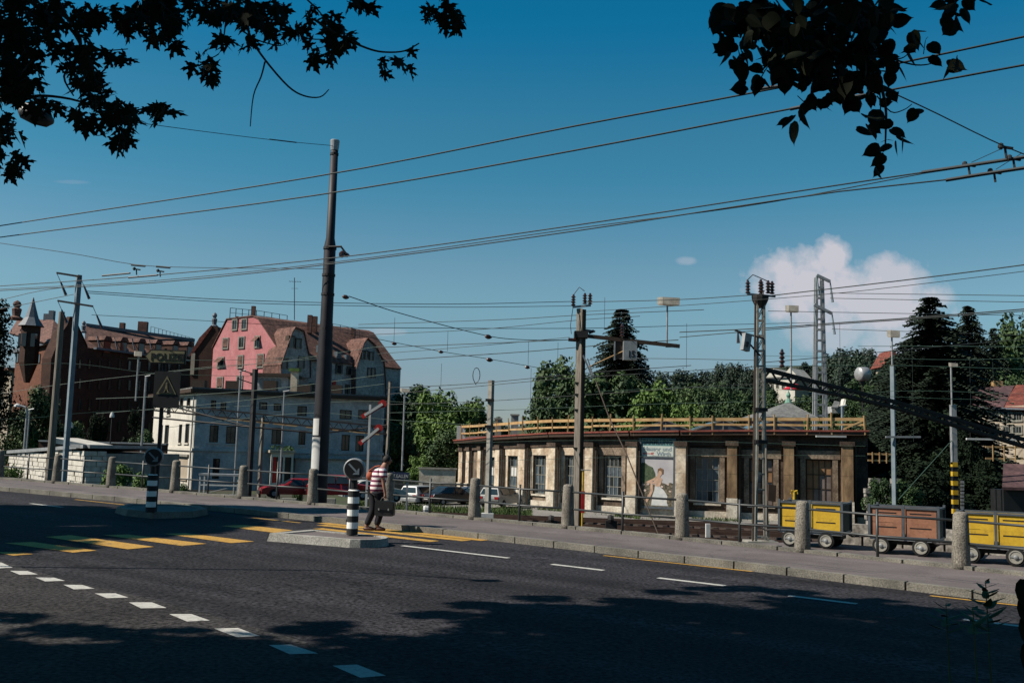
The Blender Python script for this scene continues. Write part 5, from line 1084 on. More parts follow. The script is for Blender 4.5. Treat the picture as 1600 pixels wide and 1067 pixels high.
# semaphore
D = 47; b0 = base_at(573, D, YZ); t = Thing('semaphore_signal', 'railway semaphore with two raised red and white arms above the walking man', 'signal', tuple(b0)); t.part('post', MB().obox((b0.x-.05,D,YZ),(.10,0,0),(0,.12,0),(0,0,ztop(577,632,D)-YZ)), A['white_paint']); 
for a_, c_ in (((566,651),(598,631)),((562,693),(592,669))):
    p_, q_ = P(*a_, D-.15), P(*c_, D-.15); d = (q_-p_); arm = t.part('arm', MB().beam(p_+d*.12-Vector((0,.04,0)), q_-Vector((0,.04,0)), .06, .12, up=(0,0,1)), A['white_paint']); t.part('arm_tail', MB().beam(p_-d*.02, p_+d*.2, .05, .2), A['red_paint'], arm); t.part('arm_edge', MB().beam(p_+d*.2+Vector((.05,-.03,-.09)), q_+Vector((.05,-.03,-.09)), .05, .035), A['red_paint'], arm)
    t.part('arm_disc', MB().lathe(q_+Vector((0,-.05,0)), [(.19,0),(.19,.04)], 14, ax=(0,1,0)), A['red_paint'], arm); t.part('pivot', MB().lathe(p_+d*.3+Vector((0,-.05,0)), [(.08,0),(.08,.12)], 8, ax=(0,1,0)), A['dark'], arm)
q = P(574,630,D); 
# yard gantries
t = Thing('yard_gantry', 'dark gantry beams spanning the yard before the grey house, with pale battens', 'gantry', tuple(P(430,650,58)))
pa, pb_ = P(240,630,60), P(604,667,60); 
for k in (0,.42): t.part('beam', MB().beam(pa-Vector((0,0,k)), pb_-Vector((0,0,k)), .1), A['dark'])
n = 44; b = MB()
for i in range(n): p_ = pa.lerp(pb_, i/n); q_ = pa.lerp(pb_, (i+1)/n); b.beam(p_, q_-Vector((0,0,.42)), .04) if i % 2 else b.beam(p_-Vector((0,0,.42)), q_, .04)
t.part('lacing', b, A['dark'])
for f in (.27,.34,.39,.45,.52,.57,.66,.72,.76,.80,.86,.92): p_ = pa.lerp(pb_, f)-Vector((0,.3,.5)); t.part('batten', MB().beam(p_, p_+Vector((.75,0,-.05)), .06), A['timber'])
t.part('tie', MB().tube([P(239,652,60), P(392,667,58.5), P(503,677,59)], .06, 6), A['dark']); t.part('tie', MB().tube([P(503,677,59), P(560,670,60), P(604,664,60)], .05, 6), A['dark']); t.part('brace', MB().tube([P(277,637,60), P(392,667,58.5)], .05, 6), A['dark'])
t = Thing('lattice_beam', 'long dark lattice beam running from the lattice mast down to the right edge', 'gantry', tuple(P(1195,580,40.5)))
top_ = [P(1192,575,40.3), P(1400,627,43.5), P(1640,697,45)]; bot_ = [P(1192,592,40.3), P(1330,620,42.5), P(1400,636,43.5), P(1640,708,45)]
def along(pl_, f): 
    x0, x1 = pl_[0].x, pl_[-1].x; x = x0+(x1-x0)*f
    for a, c in zip(pl_, pl_[1:]):
        if x <= c.x+1e-6: return a.lerp(c, (x-a.x)/(c.x-a.x))
    return pl_[-1]
for k in (0,.5):
    o_ = Vector((0,k,0))
    for pl_ in (top_, bot_):
        for a, c in zip(pl_, pl_[1:]): t.part('chord', MB().beam(a+o_, c+o_, .10), A['dark'])
b = MB(); n = 40
for i in range(n): f0, f1 = i/n, (i+1)/n; b.beam(along(top_,f0), along(bot_,f1), .06) if i % 2 else b.beam(along(bot_,f0), along(top_,f1), .06)
t.part('lacing', b, A['dark'])
insulator(t, P(1222,574,40.5)+Vector((0,0,.0)), .7, .13)
for a, c, y, D_, lb in ((1275,1322,681.5,52,'white lamp trough hanging before the depot right end'),(1510,1610,685.5,50,'long white lamp trough before the beige house')):
    t = Thing('lamp_trough', lb, 'lamp', tuple(P(a,y,D_))); t.part('trough', MB().beam(P(a,y,D_),P(c,y+ (2 if a > 1400 else .5),D_),.12,.09), A['white_paint'])
    for x in (a+6,(a+c)/2,c-6): t.part('hanger', MB().tube([P(x,y,D_),P(x,y-14,D_)], .015, 5), A['dark'])
t = Thing('timber_post', 'pale stay cable beside the banded mast', 'cable', tuple(P(1400,780,48))); t.part('cable', MB().tube([P(1404,780,47.5),P(1487,688,48)], .02, 5), A['wireg'])
# yellow hydrant-like lubricator and small post things by the depot
t = Thing('yellow_lubricator', 'small yellow double-headed fitting standing behind the first yellow cart', 'post', tuple(P(1241,790,38))); q = P(1241,790,38); z_ = ztop(1241,768,38); t.part('post', MB().tube([(q.x,38,-1.2),(q.x,38,z_)], .055, 8), A['pyel']); t.part('arms', MB().tube([(q.x-.13,38,z_-.08),(q.x-.1,38,z_+.04),(q.x,38,z_),(q.x+.1,38,z_+.04),(q.x+.13,38,z_-.08)], .04, 7), A['pyel'])
# white bench frame behind the railing
t = Thing('bench_frame', 'white tubular table frame with grey top behind the railing by the grey house', 'table', tuple(P(345,770,36))); D = 38; xa, xb = P(316,745,D).x, P(375,745,D).x; zt = P(345,743,D).z; b = MB()
t.part('top', MB().obox((xa-.05,D-.3,zt),(xb-xa+.1,0,0),(0,.7,0),(0,0,.07)), A['galv'])
for x in (xa,xb):
    for y in (D-.25,D+.3): b.beam((x,y,zt-1.25),(x,y,zt),.05)
for z_ in (zt-.35,zt-.7): b.beam((xa,D-.25,z_),(xb,D-.25,z_),.05)
b.beam((xa,D-.25,zt-.7),(xb,D-.25,zt-.35),.02); t.part('frame', b, A['white_paint'])
# station name board
t = Thing('station_sign', 'small dark station name board reading ST. GALLEN left of the parked cars', 'sign', tuple(P(625,770,50))); D = 50; p0, p1 = P(610,748,D), P(640,738,D); bd = t.part('board', MB().obox((p0.x,D,p0.z),(p1.x-p0.x,0,0),(0,.05,0),(0,0,p1.z-p0.z)), A['blue_sign'])
lettering(t, 'ST.GALLEN', .24, ((p0.x+p1.x)/2, D-.01, p0.z+.07), (1,0,0), (0,0,1), A['white_paint'], bd, center=True, sx=.70)
for x in (p0.x+.1, p1.x-.15): t.part('post', MB().obox((x,D+.06,YZ),(.09,0,0),(0,.09,0),(0,0,p1.z-YZ)), A['galv'])
# small yard signals and boxes
for px, y, D, lb in ((1240-0,0,0,''),):
    pass
for px, py, D, lb in ((175,652,66,'small white hooded lamp on a post in the dark left yard'),(110,668,62,'pale round yard lamp right of the blue-grey mast')):
    t = Thing('yard_lamp', lb, 'lamp', tuple(P(px,py,D))); q = P(px,py,D); t.part('hood', MB().lathe(q, [(.15,0),(.15,.1),(.09,.3),(.04,.36)], 10), A['white_paint']); t.part('stem', MB().tube([q+Vector((0,0,.05)), (q.x,D,YZ if px < 200 else q.z+1.5)], .035, 6), A['dark'])
# ================================================================ WIRES
def wire(name, label, pts, D0, D1, r, m_='wire', cat='wire', group='overhead wires across the yard', n=26, ext_=True):
    if ext_:      # let long wires run on past the picture's edges
        x0, x1 = pts[0][0], pts[-1][0]; k0, k1 = 1/D0, 1/D1; sl = (k1-k0)/(x1-x0)
        if x1 >= 1690: a, b_ = pts[-2], pts[-1]; xn = 2300; pts = pts+[(xn, b_[1]+(b_[1]-a[1])/(b_[0]-a[0])*(xn-b_[0]))]; D1 = 1/(k0+sl*(xn-x0))
        if x0 <= 0:
            a, b_ = pts[0], pts[1]; xn = -500
            if k0+sl*(xn-x0) > .006: pts = [(xn, a[1]-(b_[1]-a[1])/(b_[0]-a[0])*(a[0]-xn))]+pts; D0 = 1/(k0+sl*(xn-x0))
        n = 34
    xs_ = [p[0] for p in pts]; out_ = []
    def yy_(x):
        # smooth curve through the measured points
        for i in range(len(pts)-1):
            if x <= pts[i+1][0]+1e-6:
                p0 = pts[max(i-1,0)]; p1 = pts[i]; p2 = pts[i+1]; p3 = pts[min(i+2,len(pts)-1)]
                t_ = (x-p1[0])/(p2[0]-p1[0]); m1 = (p2[1]-p0[1])/(p2[0]-p0[0])*(p2[0]-p1[0]); m2 = (p3[1]-p1[1])/(p3[0]-p1[0])*(p2[0]-p1[0])
                return (2*t_**3-3*t_**2+1)*p1[1]+(t_**3-2*t_**2+t_)*m1+(-2*t_**3+3*t_**2)*p2[1]+(t_**3-t_**2)*m2
        return pts[-1][1]
    x0, x1 = xs_[0], xs_[-1]
    for i in range(n+1):
        f = i/n; x = x0+(x1-x0)*f; D = 1/((1-f)/D0+f/D1); out_.append(P(x, yy_(x), D))
    b = MB().tube(out_, r, 5); o = out_[n//2]; return single(name, b, A[m_], label, cat, group, o=tuple(o))
wl = [
 ('upper of the two street feeder wires crossing the whole sky',[(-60,364),(0,353),(523,271),(900,197),(1230,135),(1600,58),(1700,36)],26,11,.011),
 ('lower of the two street feeder wires crossing the whole sky',[(-60,379),(0,371),(523,301),(900,235),(1290,160),(1600,102),(1700,84)],26,11,.011),
 ('upper trolleybus wire sweeping past the black pole bracket',[(-40,450),(0,447),(230,431),(540,401),(900,352),(1300,291),(1440,270),(1700,232)],34,15,.013),
 ('middle trolleybus wire meeting the upper one at the right insulated rod',[(0,452),(250,438),(560,405),(900,357),(1180,320),(1440,272)],34,17,.010),
 ('lower trolleybus wire sweeping past the black pole',[(-40,458),(0,454),(250,441),(540,410),(900,361),(1300,301),(1480,281),(1700,250)],34,15,.013),
 ('thin span wire falling from the left edge to the black pole',[(0,380),(117,397),(215,414),(300,418),(510,420)],30,29,.009),
 ('thin span wire from the maple leaves to the top of the black pole',[(200,190),(320,206),(435,220),(520,228)],22,29,.008),
 ('span wire crossing the right tree leaves down to the trolley rods',[(1352,126),(1450,171),(1570,229),(1690,275)],12.6,16,.009),
 ('thin line rising from the left edge to the line mast top',[(0,469),(60,455),(115,447)],38,38,.012),
 ('second thin line rising from the left edge to the line mast',[(0,483),(115,460)],38,38,.012),
 ('upper feeder from the line mast across to the numbered mast',[(135,455),(350,468),(560,474),(720,475),(898,471)],38,45,.014),
 ('lower feeder from the line mast across to the numbered mast',[(135,458),(350,472),(560,478),(720,480),(898,478)],38,45,.012),
 ('thin paired line below the feeders, left half of the sky',[(143,492),(300,500),(420,507),(560,512)],40,45,.010),
 ('feeder between the numbered mast and the lattice mast',[(912,472),(1064,468),(1190,460)],45,40,.016),
 ('feeder leaving the lattice mast top to the right edge',[(1205,462),(1420,437),(1600,414),(1700,400)],40,30,.020),
 ('second feeder leaving the lattice mast top to the right edge',[(912,487),(1100,475),(1300,459),(1420,446),(1600,424),(1700,410)],45,32,.012),
 ('level line from the pylon top arm to the right edge',[(1297,458),(1450,460),(1600,462),(1700,463)],100,80,.03),
 ('second level line from the pylon top arm to the right edge',[(1297,466),(1450,469),(1600,472),(1700,473)],100,80,.03),
 ('line at the level of the pylon lower arm, left part',[(560,512),(900,513),(1100,508),(1276,504)],60,90,.022),
 ('line at the level of the pylon lower arm, right part',[(1200,486),(1420,490),(1600,493),(1700,495)],70,70,.02),
 ('lower level line right of the pylon lower arm',[(1300,514),(1450,519),(1600,524),(1700,527)],90,80,.024),
 ('long catenary wire from the pink house to the mast 15 arm',[(560,507),(794,499),(912,492),(1100,484)],55,45,.016),
 ('heavy twin cable dipping toward the big conifer, upper',[(1062,519),(1190,513),(1300,505),(1420,497),(1600,483),(1700,474)],45,33,.022),
 ('heavy twin cable dipping toward the big conifer, lower',[(1062,527),(1190,516),(1300,507),(1420,499),(1600,486),(1700,478)],45,33,.018),
 ('diagonal span wire falling from the black pole over the pink house roof',[(545,463),(620,488),(763,525),(821,531),(905,531)],29.5,45,.014),
 ('second diagonal span wire falling to the trees left of the numbered mast',[(540,520),(576,527),(689,549),(765,561),(871,580)],40,47,.012),
 ('catenary over the right end of the pink house, upper',[(576,523),(758,514),(906,500),(1000,494)],52,46,.014),
 ('contact wire ending at the tie insulator of the numbered mast',[(587,543),(794,535),(888,531)],52,45,.018),
 ('contact wire just below the tie insulator',[(590,553),(740,541),(890,527)],52,45,.012),
 ('contact wire crossing behind the numbered mast toward the box',[(596,564),(827,549),(945,539),(1060,531)],50,45,.018),
 ('low contact wire over the green trees, upper',[(604,606),(730,600),(862,588),(912,583),(1080,571)],52,47,.016),
 ('low contact wire over the green trees, lower',[(604,616),(730,605),(862,593),(1000,584),(1190,572)],52,44,.014),
 ('lowest green contact wire over the trees and conifer',[(604,632),(730,628),(900,618),(1100,604),(1190,600)],56,46,.014),
 ('wire from the conifer base across to the lattice mast',[(912,563),(1000,560),(1190,563)],46,41,.012),
 ('wire right of the lattice mast passing behind the pylon',[(1196,566),(1290,558),(1420,546),(1600,530)],41,38,.014),
]
wl2 = [
 ('pale green wire crossing the dark conifers, highest',[(1340,541),(1480,541),(1600,542),(1700,543)],50,46,.014),
 ('pale green wire crossing the dark conifers, second',[(1196,572),(1400,571),(1480,573),(1600,577),(1700,580)],48,46,.014),
 ('pale green wire across the dark trees above the gantry beam',[(1196,556),(1340,558),(1480,562),(1600,560)],50,46,.010),
 ('pale green wire across the slate pyramid roof',[(1196,633),(1300,622),(1400,611),(1600,615)],50,46,.010),
 ('pale green wire below the hill trees',[(930,612),(1060,606),(1190,607),(1400,620),(1600,626)],50,46,.010),
 ('pale green wire low above the depot guard rail',[(604,645),(800,640),(1000,632),(1190,627)],54,48,.012),
 ('pale green wire across the front of the grey house, upper',[(150,623),(300,617),(440,606),(600,585)],62,54,.014),
 ('pale green wire across the front of the grey house, second',[(150,646),(300,634),(440,619),(600,600)],62,54,.012),
 ('pale green wire across the front of the grey house, third',[(260,668),(400,652),(500,645),(600,655),(760,665)],60,54,.012),
 ('pale green wire running flat across the grey house and trees',[(240,640),(420,633),(600,627),(760,640)],60,54,.010),
 ('wire along the dark left yard toward the line mast',[(0,655),(60,652),(130,645),(240,640)],55,60,.012),
 ('wire falling across the brick building to the sign',[(0,615),(100,600),(200,588),(330,575),(500,560)],55,52,.012),
 ('wire across the pink gable, upper',[(200,560),(330,563),(430,560),(500,556)],60,60,.012),
 ('wire across the pink gable, lower',[(240,583),(340,572),(430,566),(600,540)],60,56,.012),
 ('cable crossing the brick building below its dormers',[(0,572),(110,568),(240,583),(390,588)],55,58,.012),
 ('thin wire crossing the depot windows',[(715,722),(900,716),(1100,711),(1352,712)],58,52,.008),
 ('thin wire crossing the depot frieze',[(715,692),(900,688),(1100,690),(1352,697)],58,52,.009),
]
for i_, (l, p, a, c, r) in enumerate(wl): wire('overhead_wire', l, p, a, c, r*(1.3 if i_ < 2 else 1.05))
for l, p, a, c, r in wl2: wire('overhead_wire', l, p, a, c, r, 'wireg')
# insulated rods of the trolleybus crossing, right
def rod(label, pts, D0, D1, r): return wire('trolley_rod', label, pts, D0, D1, r, 'rail', 'rod', 'insulated trolley wire rods', n=6, ext_=False)
rod('thick insulated rod of the upper trolley wire at the right edge',[(1440,270),(1520,258),(1640,240)],16.4,15.3,.032); rod('thick insulated rod of the lower trolley wire at the right edge',[(1478,282),(1540,272),(1640,257)],16.15,15.3,.032)
rod('short dark insulator on the upper feeder under the right tree',[(1180,141),(1205,137),(1230,134)],13.26,13.0,.026); rod('short dark insulator on the lower feeder under the right tree',[(1235,171),(1290,160),(1350,149)],12.98,12.4,.026)
rod('left of two short dark rods on the trolley wires left of the pole',[(160,431),(203,427)],29.7,28.9,.028); rod('right of two short dark rods on the trolley wires left of the pole',[(201,434),(246,430)],28.9,28.1,.028)
rod('upper left clamp rod on the span wire near the line mast',[(205,414),(227,416)],29,29,.03); rod('upper right clamp rod on the span wire near the line mast',[(244,416.5),(266,418.5)],29,29,.03)
rod('tensioner on the thin span wire left of the black pole top',[(421,218),(463,223)],27,27.8,.018)
def knob(px, py, D, r, label, m_='ins'):
    q = P(px,py,D); return single('wire_insulator', MB().lathe(q-Vector((r*1.6,0,0)), [(.01,0),(r*.8,r*.7),(r,r*1.6),(r*.8,r*2.4),(.01,r*3.2)], 10, ax=(1,.1,-.2)), A[m_], label, 'insulator', 'egg insulators on the span wires', o=tuple(q))
for px, py, D, r, lb in ((540,463,30,.07,'egg insulator on the diagonal wire right beside the black pole'),(763,525,41,.1,'egg insulator on the diagonal wire above the white mast'),(765,561,44,.1,'egg insulator on the lower diagonal wire above the white mast'),(616,536,40,.07,'clamp on the wire right of the pink house roof'),(689,549,42,.07,'clamp on the lower diagonal wire between the pole and white mast'),(824,573,46,.08,'clamp on the lower diagonal near the green tree top'),(541,397,29.2,.07,'egg insulator under the bracket of the black pole')):
    knob(px,py,D,r,lb)
def clampset(px, py, D, label):
    q = P(px,py,D); t = Thing('wire_clamp', label, 'clamp', tuple(q), 'clamps on the trolley wires'); t.part('body', MB().lathe(q-Vector((.06,0,.05)), [(.02,0),(.04,.03),(.04,.08),(.02,.1)], 8), A['rail']); t.part('jaw', MB().beam(q-Vector((.10,0,.0)),q+Vector((.12,0,-.03)),.035), A['dark']); t.part('lug', MB().tube([q, q+Vector((.02,0,-.18))], .018, 6), A['dark'])
for px, py, D, lb in ((1570,229,14.6,'large clamp where the span wire meets the trolley rods'),(1513,257,16.3,'clamp on the upper trolley rod'),(1553,268,15.9,'clamp on the lower trolley rod'),(1583,247,15.6,'clamp near the right end of the upper trolley rod'),(213,420,28.6,'left clamp between span wire and trolley rod near the line mast'),(250,423,28.6,'right clamp between span wire and trolley rod near the line mast'),(1355,128,12.5,'clamp on the lower feeder hidden among the right leaves')): clampset(px,py,D,lb)
wire('clamp_cord','thin cord tying the big clamp to the upper trolley rod',[(1518,254),(1562,234)],16.2,15.6,.006,'wire'); wire('clamp_cord','thin cord tying the big clamp to the lower trolley rod',[(1556,265),(1596,240)],15.9,15.5,.006,'wire')
# droppers: short vertical hangers between catenary and contact wires
for i, (px, y0, y1, D, lb) in enumerate(((617,496,535,46,'dropper wire right of the pink house roof'),(700,517,549,46,'dropper wire midway between pole and white mast'),(826,534,572,46,'dropper wire above the left green tree top'),(872,535,580,46,'dropper wire left of the numbered mast'),(690,568,622,50,'dropper wire above the green trees'),(830,575,640,48,'long dropper wire over the big green tree'),(945,465,515,45,'dropper wire left of the conifer top'),(1073,505,575,46,'dropper wire right of the box lamp'),(1311,575,640,44,'dropper beside the pylon'),(1425,548,690,48,'long dropper wire in front of the big dark conifer'),(1515,560,640,48,'long dropper wire right of the banded mast'),(1551,565,640,50,'dropper wire before the purple roof'),(1280,620,660,50,'dropper wire before the slate roof'),(1312,505,640,45,'long dropper passing the lattice beam'))):
    q0, q1 = P(px,y0,D), P(px,y1,D); q1.x = q0.x; single('dropper_wire', MB().tube([q0,q1], .009, 5), A['wire'], lb, 'wire', 'vertical dropper wires', o=tuple(q0))
single('wire_loop', MB().tube([P(744,598,50)+Vector((.18*math.sin(a)+.0,0,.38-.38*math.cos(a))) for a in [i*2*math.pi/12 for i in range(12)]]+[P(744,598,50)-Vector((0,0,.1))], .02, 5), A['wire'], 'small loop of wire standing on a wire left of the white mast', 'wire')
# ================================================================ CARS
def car(label, col, px, py, D, yaw, kind='hatch', L=3.9, Wd=1.64, H=1.40):
    name = 'parked_car'; t = Thing(name, label, 'car', (0,0,0), 'cars parked in the yard')
    if kind == 'hatch': pr = [(-.5,.28),(-.5,.62),(-.47,.80),(-.44,.86),(-.33,1.36),(-.27,1.40),(.06,1.38),(.20,.92),(.42,.80),(.49,.66),(.5,.30)]
    elif kind == 'estate': pr = [(-.5,.28),(-.5,.66),(-.485,.84),(-.43,1.36),(-.38,1.40),(.08,1.38),(.21,.92),(.42,.80),(.49,.66),(.5,.30)]
    else: pr = [(-.5,.30),(-.5,.70),(-.48,.86),(-.34,.90),(-.24,1.32),(-.18,1.38),(.06,1.37),(.19,.93),(.43,.80),(.49,.66),(.5,.30)]
    sc = H/1.4; pr = [(x*L, z*sc) for x, z in pr]; secs = [(-.5,.0),(-.49,.03),(-.44,.05),(.44,.05),(.49,.03),(.5,0)]
    # body: loft of sections across the width with tumblehome above the belt line
    b = MB(); k = []
    for f, e in ((-1,0),(-.93,.04),(.93,.04),(1,0)):
        ring = []
        for x, z in pr:
            y = f*Wd/2
            if z > .88*sc: y *= 1-.28*((z-.88*sc)/(.52*sc))
            zz_ = z-(.03 if abs(f) == 1 and z > 1.2*sc else 0); xx = x*(.985 if abs(f) == 1 else 1); ring.append((xx, y, zz_))
        k.append(len(b.v)); b.v += ring
    m_ = len(pr)
    for a, c in zip(k, k[1:]):
        for i in range(m_): j = (i+1) % m_; b.f.append((a+i, a+j, c+j, c+i))
    b.f.append(tuple(k[0]+i for i in range(m_))); b.f.append(tuple(k[-1]+m_-1-i for i in range(m_)))
    t.part('body', b, A[col])
    # glass
    def gq(pts, name): t.part(name, MB().prism([Vector(p_) for p_ in pts], Vector((0,0,.004))), A['glass'])
    zt_ = 1.33*sc; zb_ = .93*sc; 
    def yat(z): return Wd/2*(1-.28*((z-.88*sc)/(.52*sc)))+.012
    xr0 = next(x for x, z in pr if z > .84*sc); ri = [p_ for p_ in pr if p_[1] > 1.3*sc]; xr1 = ri[0][0]; xf1 = ri[-1][0]; xf0 = [p_ for p_ in pr if p_[0] > xf1][0][0]
    for s_ in (-1,1):
        bb = MB(); g_ = [(xr0+.35,zb_),(xr1+.15,zt_-.02),(-.35,zt_-.02),(-.35,zb_)]; bb.prism([(x, s_*yat(z), z) for x, z in g_], (0,s_*.004,0)); t.part('side_window', bb, A['glass'])
        bb = MB(); g_ = [(-.28,zb_),(-.28,zt_-.02),(xf1-.05,zt_-.02),(xf0-.22,zb_)]; bb.prism([(x, s_*yat(z), z) for x, z in g_], (0,s_*.004,0)); t.part('side_window', bb, A['glass'])
    def slope(x0_, z0_, x1_, z1_, name, out_):
        w0, w1 = yat(z0_)-.14, yat(z1_)-.12; bb = MB(); n_ = Vector((z1_-z0_, 0, -(x1_-x0_))).normalized()*out_; bb.prism([Vector((x0_,-w0,z0_))+n_*.012, Vector((x0_,w0,z0_))+n_*.012, Vector((x1_,w1,z1_))+n_*.012, Vector((x1_,-w1,z1_))+n_*.012], n_*.006); t.part(name, bb, A['glass'])
    i0 = [i for i, p_ in enumerate(pr) if p_[1] > 1.3*sc][0]; a_, c_ = pr[i0-1], pr[i0]; slope(a_[0]+(c_[0]-a_[0])*.12, a_[1]+(c_[1]-a_[1])*.12, a_[0]+(c_[0]-a_[0])*.85, a_[1]+(c_[1]-a_[1])*.85, 'rear_window', -1)
    i1 = [i for i, p_ in enumerate(pr) if p_[1] > 1.3*sc][-1]; a_, c_ = pr[i1+1], pr[i1]; slope(a_[0]+(c_[0]-a_[0])*.1, a_[1]+(c_[1]-a_[1])*.1, a_[0]+(c_[0]-a_[0])*.85, a_[1]+(c_[1]-a_[1])*.85, 'windscreen', 1)
    wheel = None
    for x in (-.31*L,.32*L):
        for s_ in (-1,1):
            w = t.part('wheel', MB().lathe((x, s_*(Wd/2-.17), .29), [(.2,0),(.29,.02),(.29,.17),(.2,.19)], 16, ax=(0,s_,0)), A['tyre']); t.part('rim', MB().lathe((x, s_*(Wd/2+.005), .29), [(.17,0),(.12,.02)], 12, ax=(0,s_,0)), A['galv'], w)
    for s_ in (-1,1):
        t.part('tail_light', MB().box((-L/2-.005, s_*(Wd/2-.2), .70*sc),(.05,.30,.16)), A['lamp_red']); t.part('headlight', MB().box((L/2-.03, s_*(Wd/2-.25), .62*sc),(.06,.34,.15)), A['chrome'])
        t.part('mirror', MB().box((xf0-.32, s_*(Wd/2+.06), .98*sc),(.12,.16,.11)), A[col])
    t.part('bumper', MB().box((-L/2-.02,0,.42*sc),(.12,Wd*.96,.18)), A['dark'] if col != 'car_white' else A['galv']); t.part('bumper', MB().box((L/2+.0,0,.42*sc),(.12,Wd*.96,.18)), A['dark'])
    t.part('number_plate', MB().box((-L/2-.085,0,.52*sc),(.012,.5,.11)), A['white_paint'])
    q = P(px,py,D); t.e.location = (q.x, D, q.z); t.e.rotation_euler = (0,0,R(yaw)); return t
# yaw: front of the car points along +x at 0, away from the camera at 90
car('silver hatchback parked against the left part of the depot wall', 'car_silver', 784, 792, 70, 62, 'estate', 3.9)
car('white estate car parked below the green trees, seen from behind', 'car_white', 662, 788, 74, 60, 'estate', 4.2)
car('dark saloon with bright sun glint parked between the white and silver cars', 'car_dark', 707, 789, 73, 38, 'saloon', 4.5, H=1.36)
car('dark blue car mostly hidden behind the bollard left of the white mast', 'car_blue', 746, 789, 76, 55, 'hatch', 3.8)
car('red low coupe with open tail parked at the foot of the grey house', 'car_red', 462, 778, 60, 200, 'hatch', 4.3, H=1.18)
car('red hatchback parked just right of the black pole', 'car_red', 532, 780, 58, 10, 'estate', 3.9)
car('white car hidden behind the walking man', 'car_white', 583, 783, 66, 20, 'saloon', 4.2)
# concrete blocks between the red cars
for px, lb in ((451.5,'white concrete block below the left red car'),(512.5,'white concrete block below the right red car')):
    q = P(px,783,48); single('concrete_block', MB().box((q.x,48,q.z),(.7,.3,.28)), A['concrete'], lb, 'block', 'concrete kerb blocks', o=tuple(q))
q = P(1106,823,47); single('marker_stone', MB().box((q.x,47,q.z-.2),(.2,.2,.7)), A['white_paint'], 'small white marker stone among the tracks before the poster', 'marker', o=tuple(q))
for px, py, D, lb in ((666,799,50,'small white point lever lantern among tracks left of the white mast'),(862,815,46,'dark point machine beside the tracks left of the numbered mast'),(955,815,44.5,'dark point machine beside the tracks right of the numbered mast')):
    q = P(px,py,D); t = Thing('point_lever', lb, 'lever', tuple(q)); t.part('drum', MB().lathe(q+Vector((-.15,0,.1)), [(.18,0),(.22,.1),(.18,.25)], 10, ax=(1,0,0)), A['white_paint'] if px == 666 else A['dark']); t.part('stand', MB().box(q-Vector((0,0,.2)),(.5,.25,.5)), A['dark'])
# ================================================================ LUGGAGE CARTS
def cart(label, s_front, L, mp, nb, ends='pdark'):
    t = Thing('luggage_cart', label, 'cart', (0,0,0), 'box luggage carts on the access lane'); Wd = 1.15; z0, z1 = .46, 1.17
    t.part('chassis', MB().obox((0,0,.37),(L,0,0),(0,Wd,0),(0,0,.09)), A['galv']); t.part('underframe', MB().box((L/2,Wd/2,.31),(L*.9,.7,.12)), A['dark'])
    for i in range(nb):      # front boards with slots
        x0, x1 = L*i/nb+.05, L*(i+1)/nb-.05
        for j, (za, zb_) in enumerate(((z0,z0+.345),(z0+.355,z1))):
            pn = t.part('panel', MB().obox((x0,-.0,za),(x1-x0,0,0),(0,.03,0),(0,0,zb_-za)), A[mp]); zm = (za+zb_)/2+.05
            t.part('slot', MB().obox((x0+.1,-.006,zm),(x1-x0-.22,0,0),(0,.005,0),(0,0,.028)), A['black'], pn)
    t.part('rear_panel', MB().obox((.03,Wd-.03,z0),(L-.06,0,0),(0,.03,0),(0,0,z1-z0)), A[mp])
    for x in (0.02, L-.05): t.part('end_panel', MB().obox((x,.03,z0),(.03,0,0),(0,Wd-.06,0),(0,0,z1-z0)), A[ends])
    for i in range(nb+1):
        x = L*i/nb; x = min(max(x,.0),L); t.part('corner_post', MB().box((x,-.02,(z0+z1)/2+.03),(.06,.05,z1-z0+.14)), A['steelb'])
    for x in (0,L): t.part('corner_post', MB().box((x,Wd+.01,(z0+z1)/2+.03),(.06,.05,z1-z0+.14)), A['steelb'])
    for z_ in (z0-.01, z1+.02): t.part('edge_rail', MB().obox((0,-.035,z_-.02),(L,0,0),(0,.05,0),(0,0,.045)), A['steelb'])
    t.part('edge_rail', MB().obox((0,Wd-.01,z1),(L,0,0),(0,.05,0),(0,0,.045)), A['steelb']); t.part('edge_rail', MB().obox((L-.03,0,z1),(.05,0,0),(0,Wd,0),(0,0,.045)), A['steelb']); t.part('edge_rail', MB().obox((-.02,0,z1),(.05,0,0),(0,Wd,0),(0,0,.045)), A['steelb'])
    t.part('floor', MB().obox((.05,.03,z0-.01),(L-.1,0,0),(0,Wd-.06,0),(0,0,.03)), A['pdark'])
    for x in (.28, L-.42):
        t.part('axle', MB().tube([(x,.05,.22),(x,Wd-.05,.22)], .03, 6), A['dark']); t.part('axle_box', MB().box((x,Wd/2,.28),(.3,.8,.10)), A['dark'])
        for y, s_ in ((.0,-1),(Wd,1)):
            w = t.part('wheel', MB().lathe((x,y-s_*.10,.22), [(.15,0),(.205,.01),(.22,.04),(.22,.09),(.205,.12),(.15,.125)], 22, ax=(0,s_,0)), A['tyre'])
            rm = MB(); c = Vector((x,y+s_*.028,.22)); ks = []
            rm.lathe(c, [(.155,0),(.155,.012),(.128,.012),(.120,-.02)], 20, ax=(0,s_,0)); t.part('rim', rm, A['rim'], w); t.part('hub', MB().lathe(c, [(.055,0),(.05,.03),(.02,.04)], 10, ax=(0,s_,0)).beam(c+Vector((-.12,0,.01)), c+Vector((.12,0,-.02)), .035), A['galv'], w)
    t.part('drawbar', MB().tube([(-.02,Wd/2,.40),(-.55,Wd/2,.36),(-.75,Wd/2,.48)], .03, 6), A['dark'])
    t.e.location = s_front; t.e.rotation_euler = (0,0,R(-30)); return t

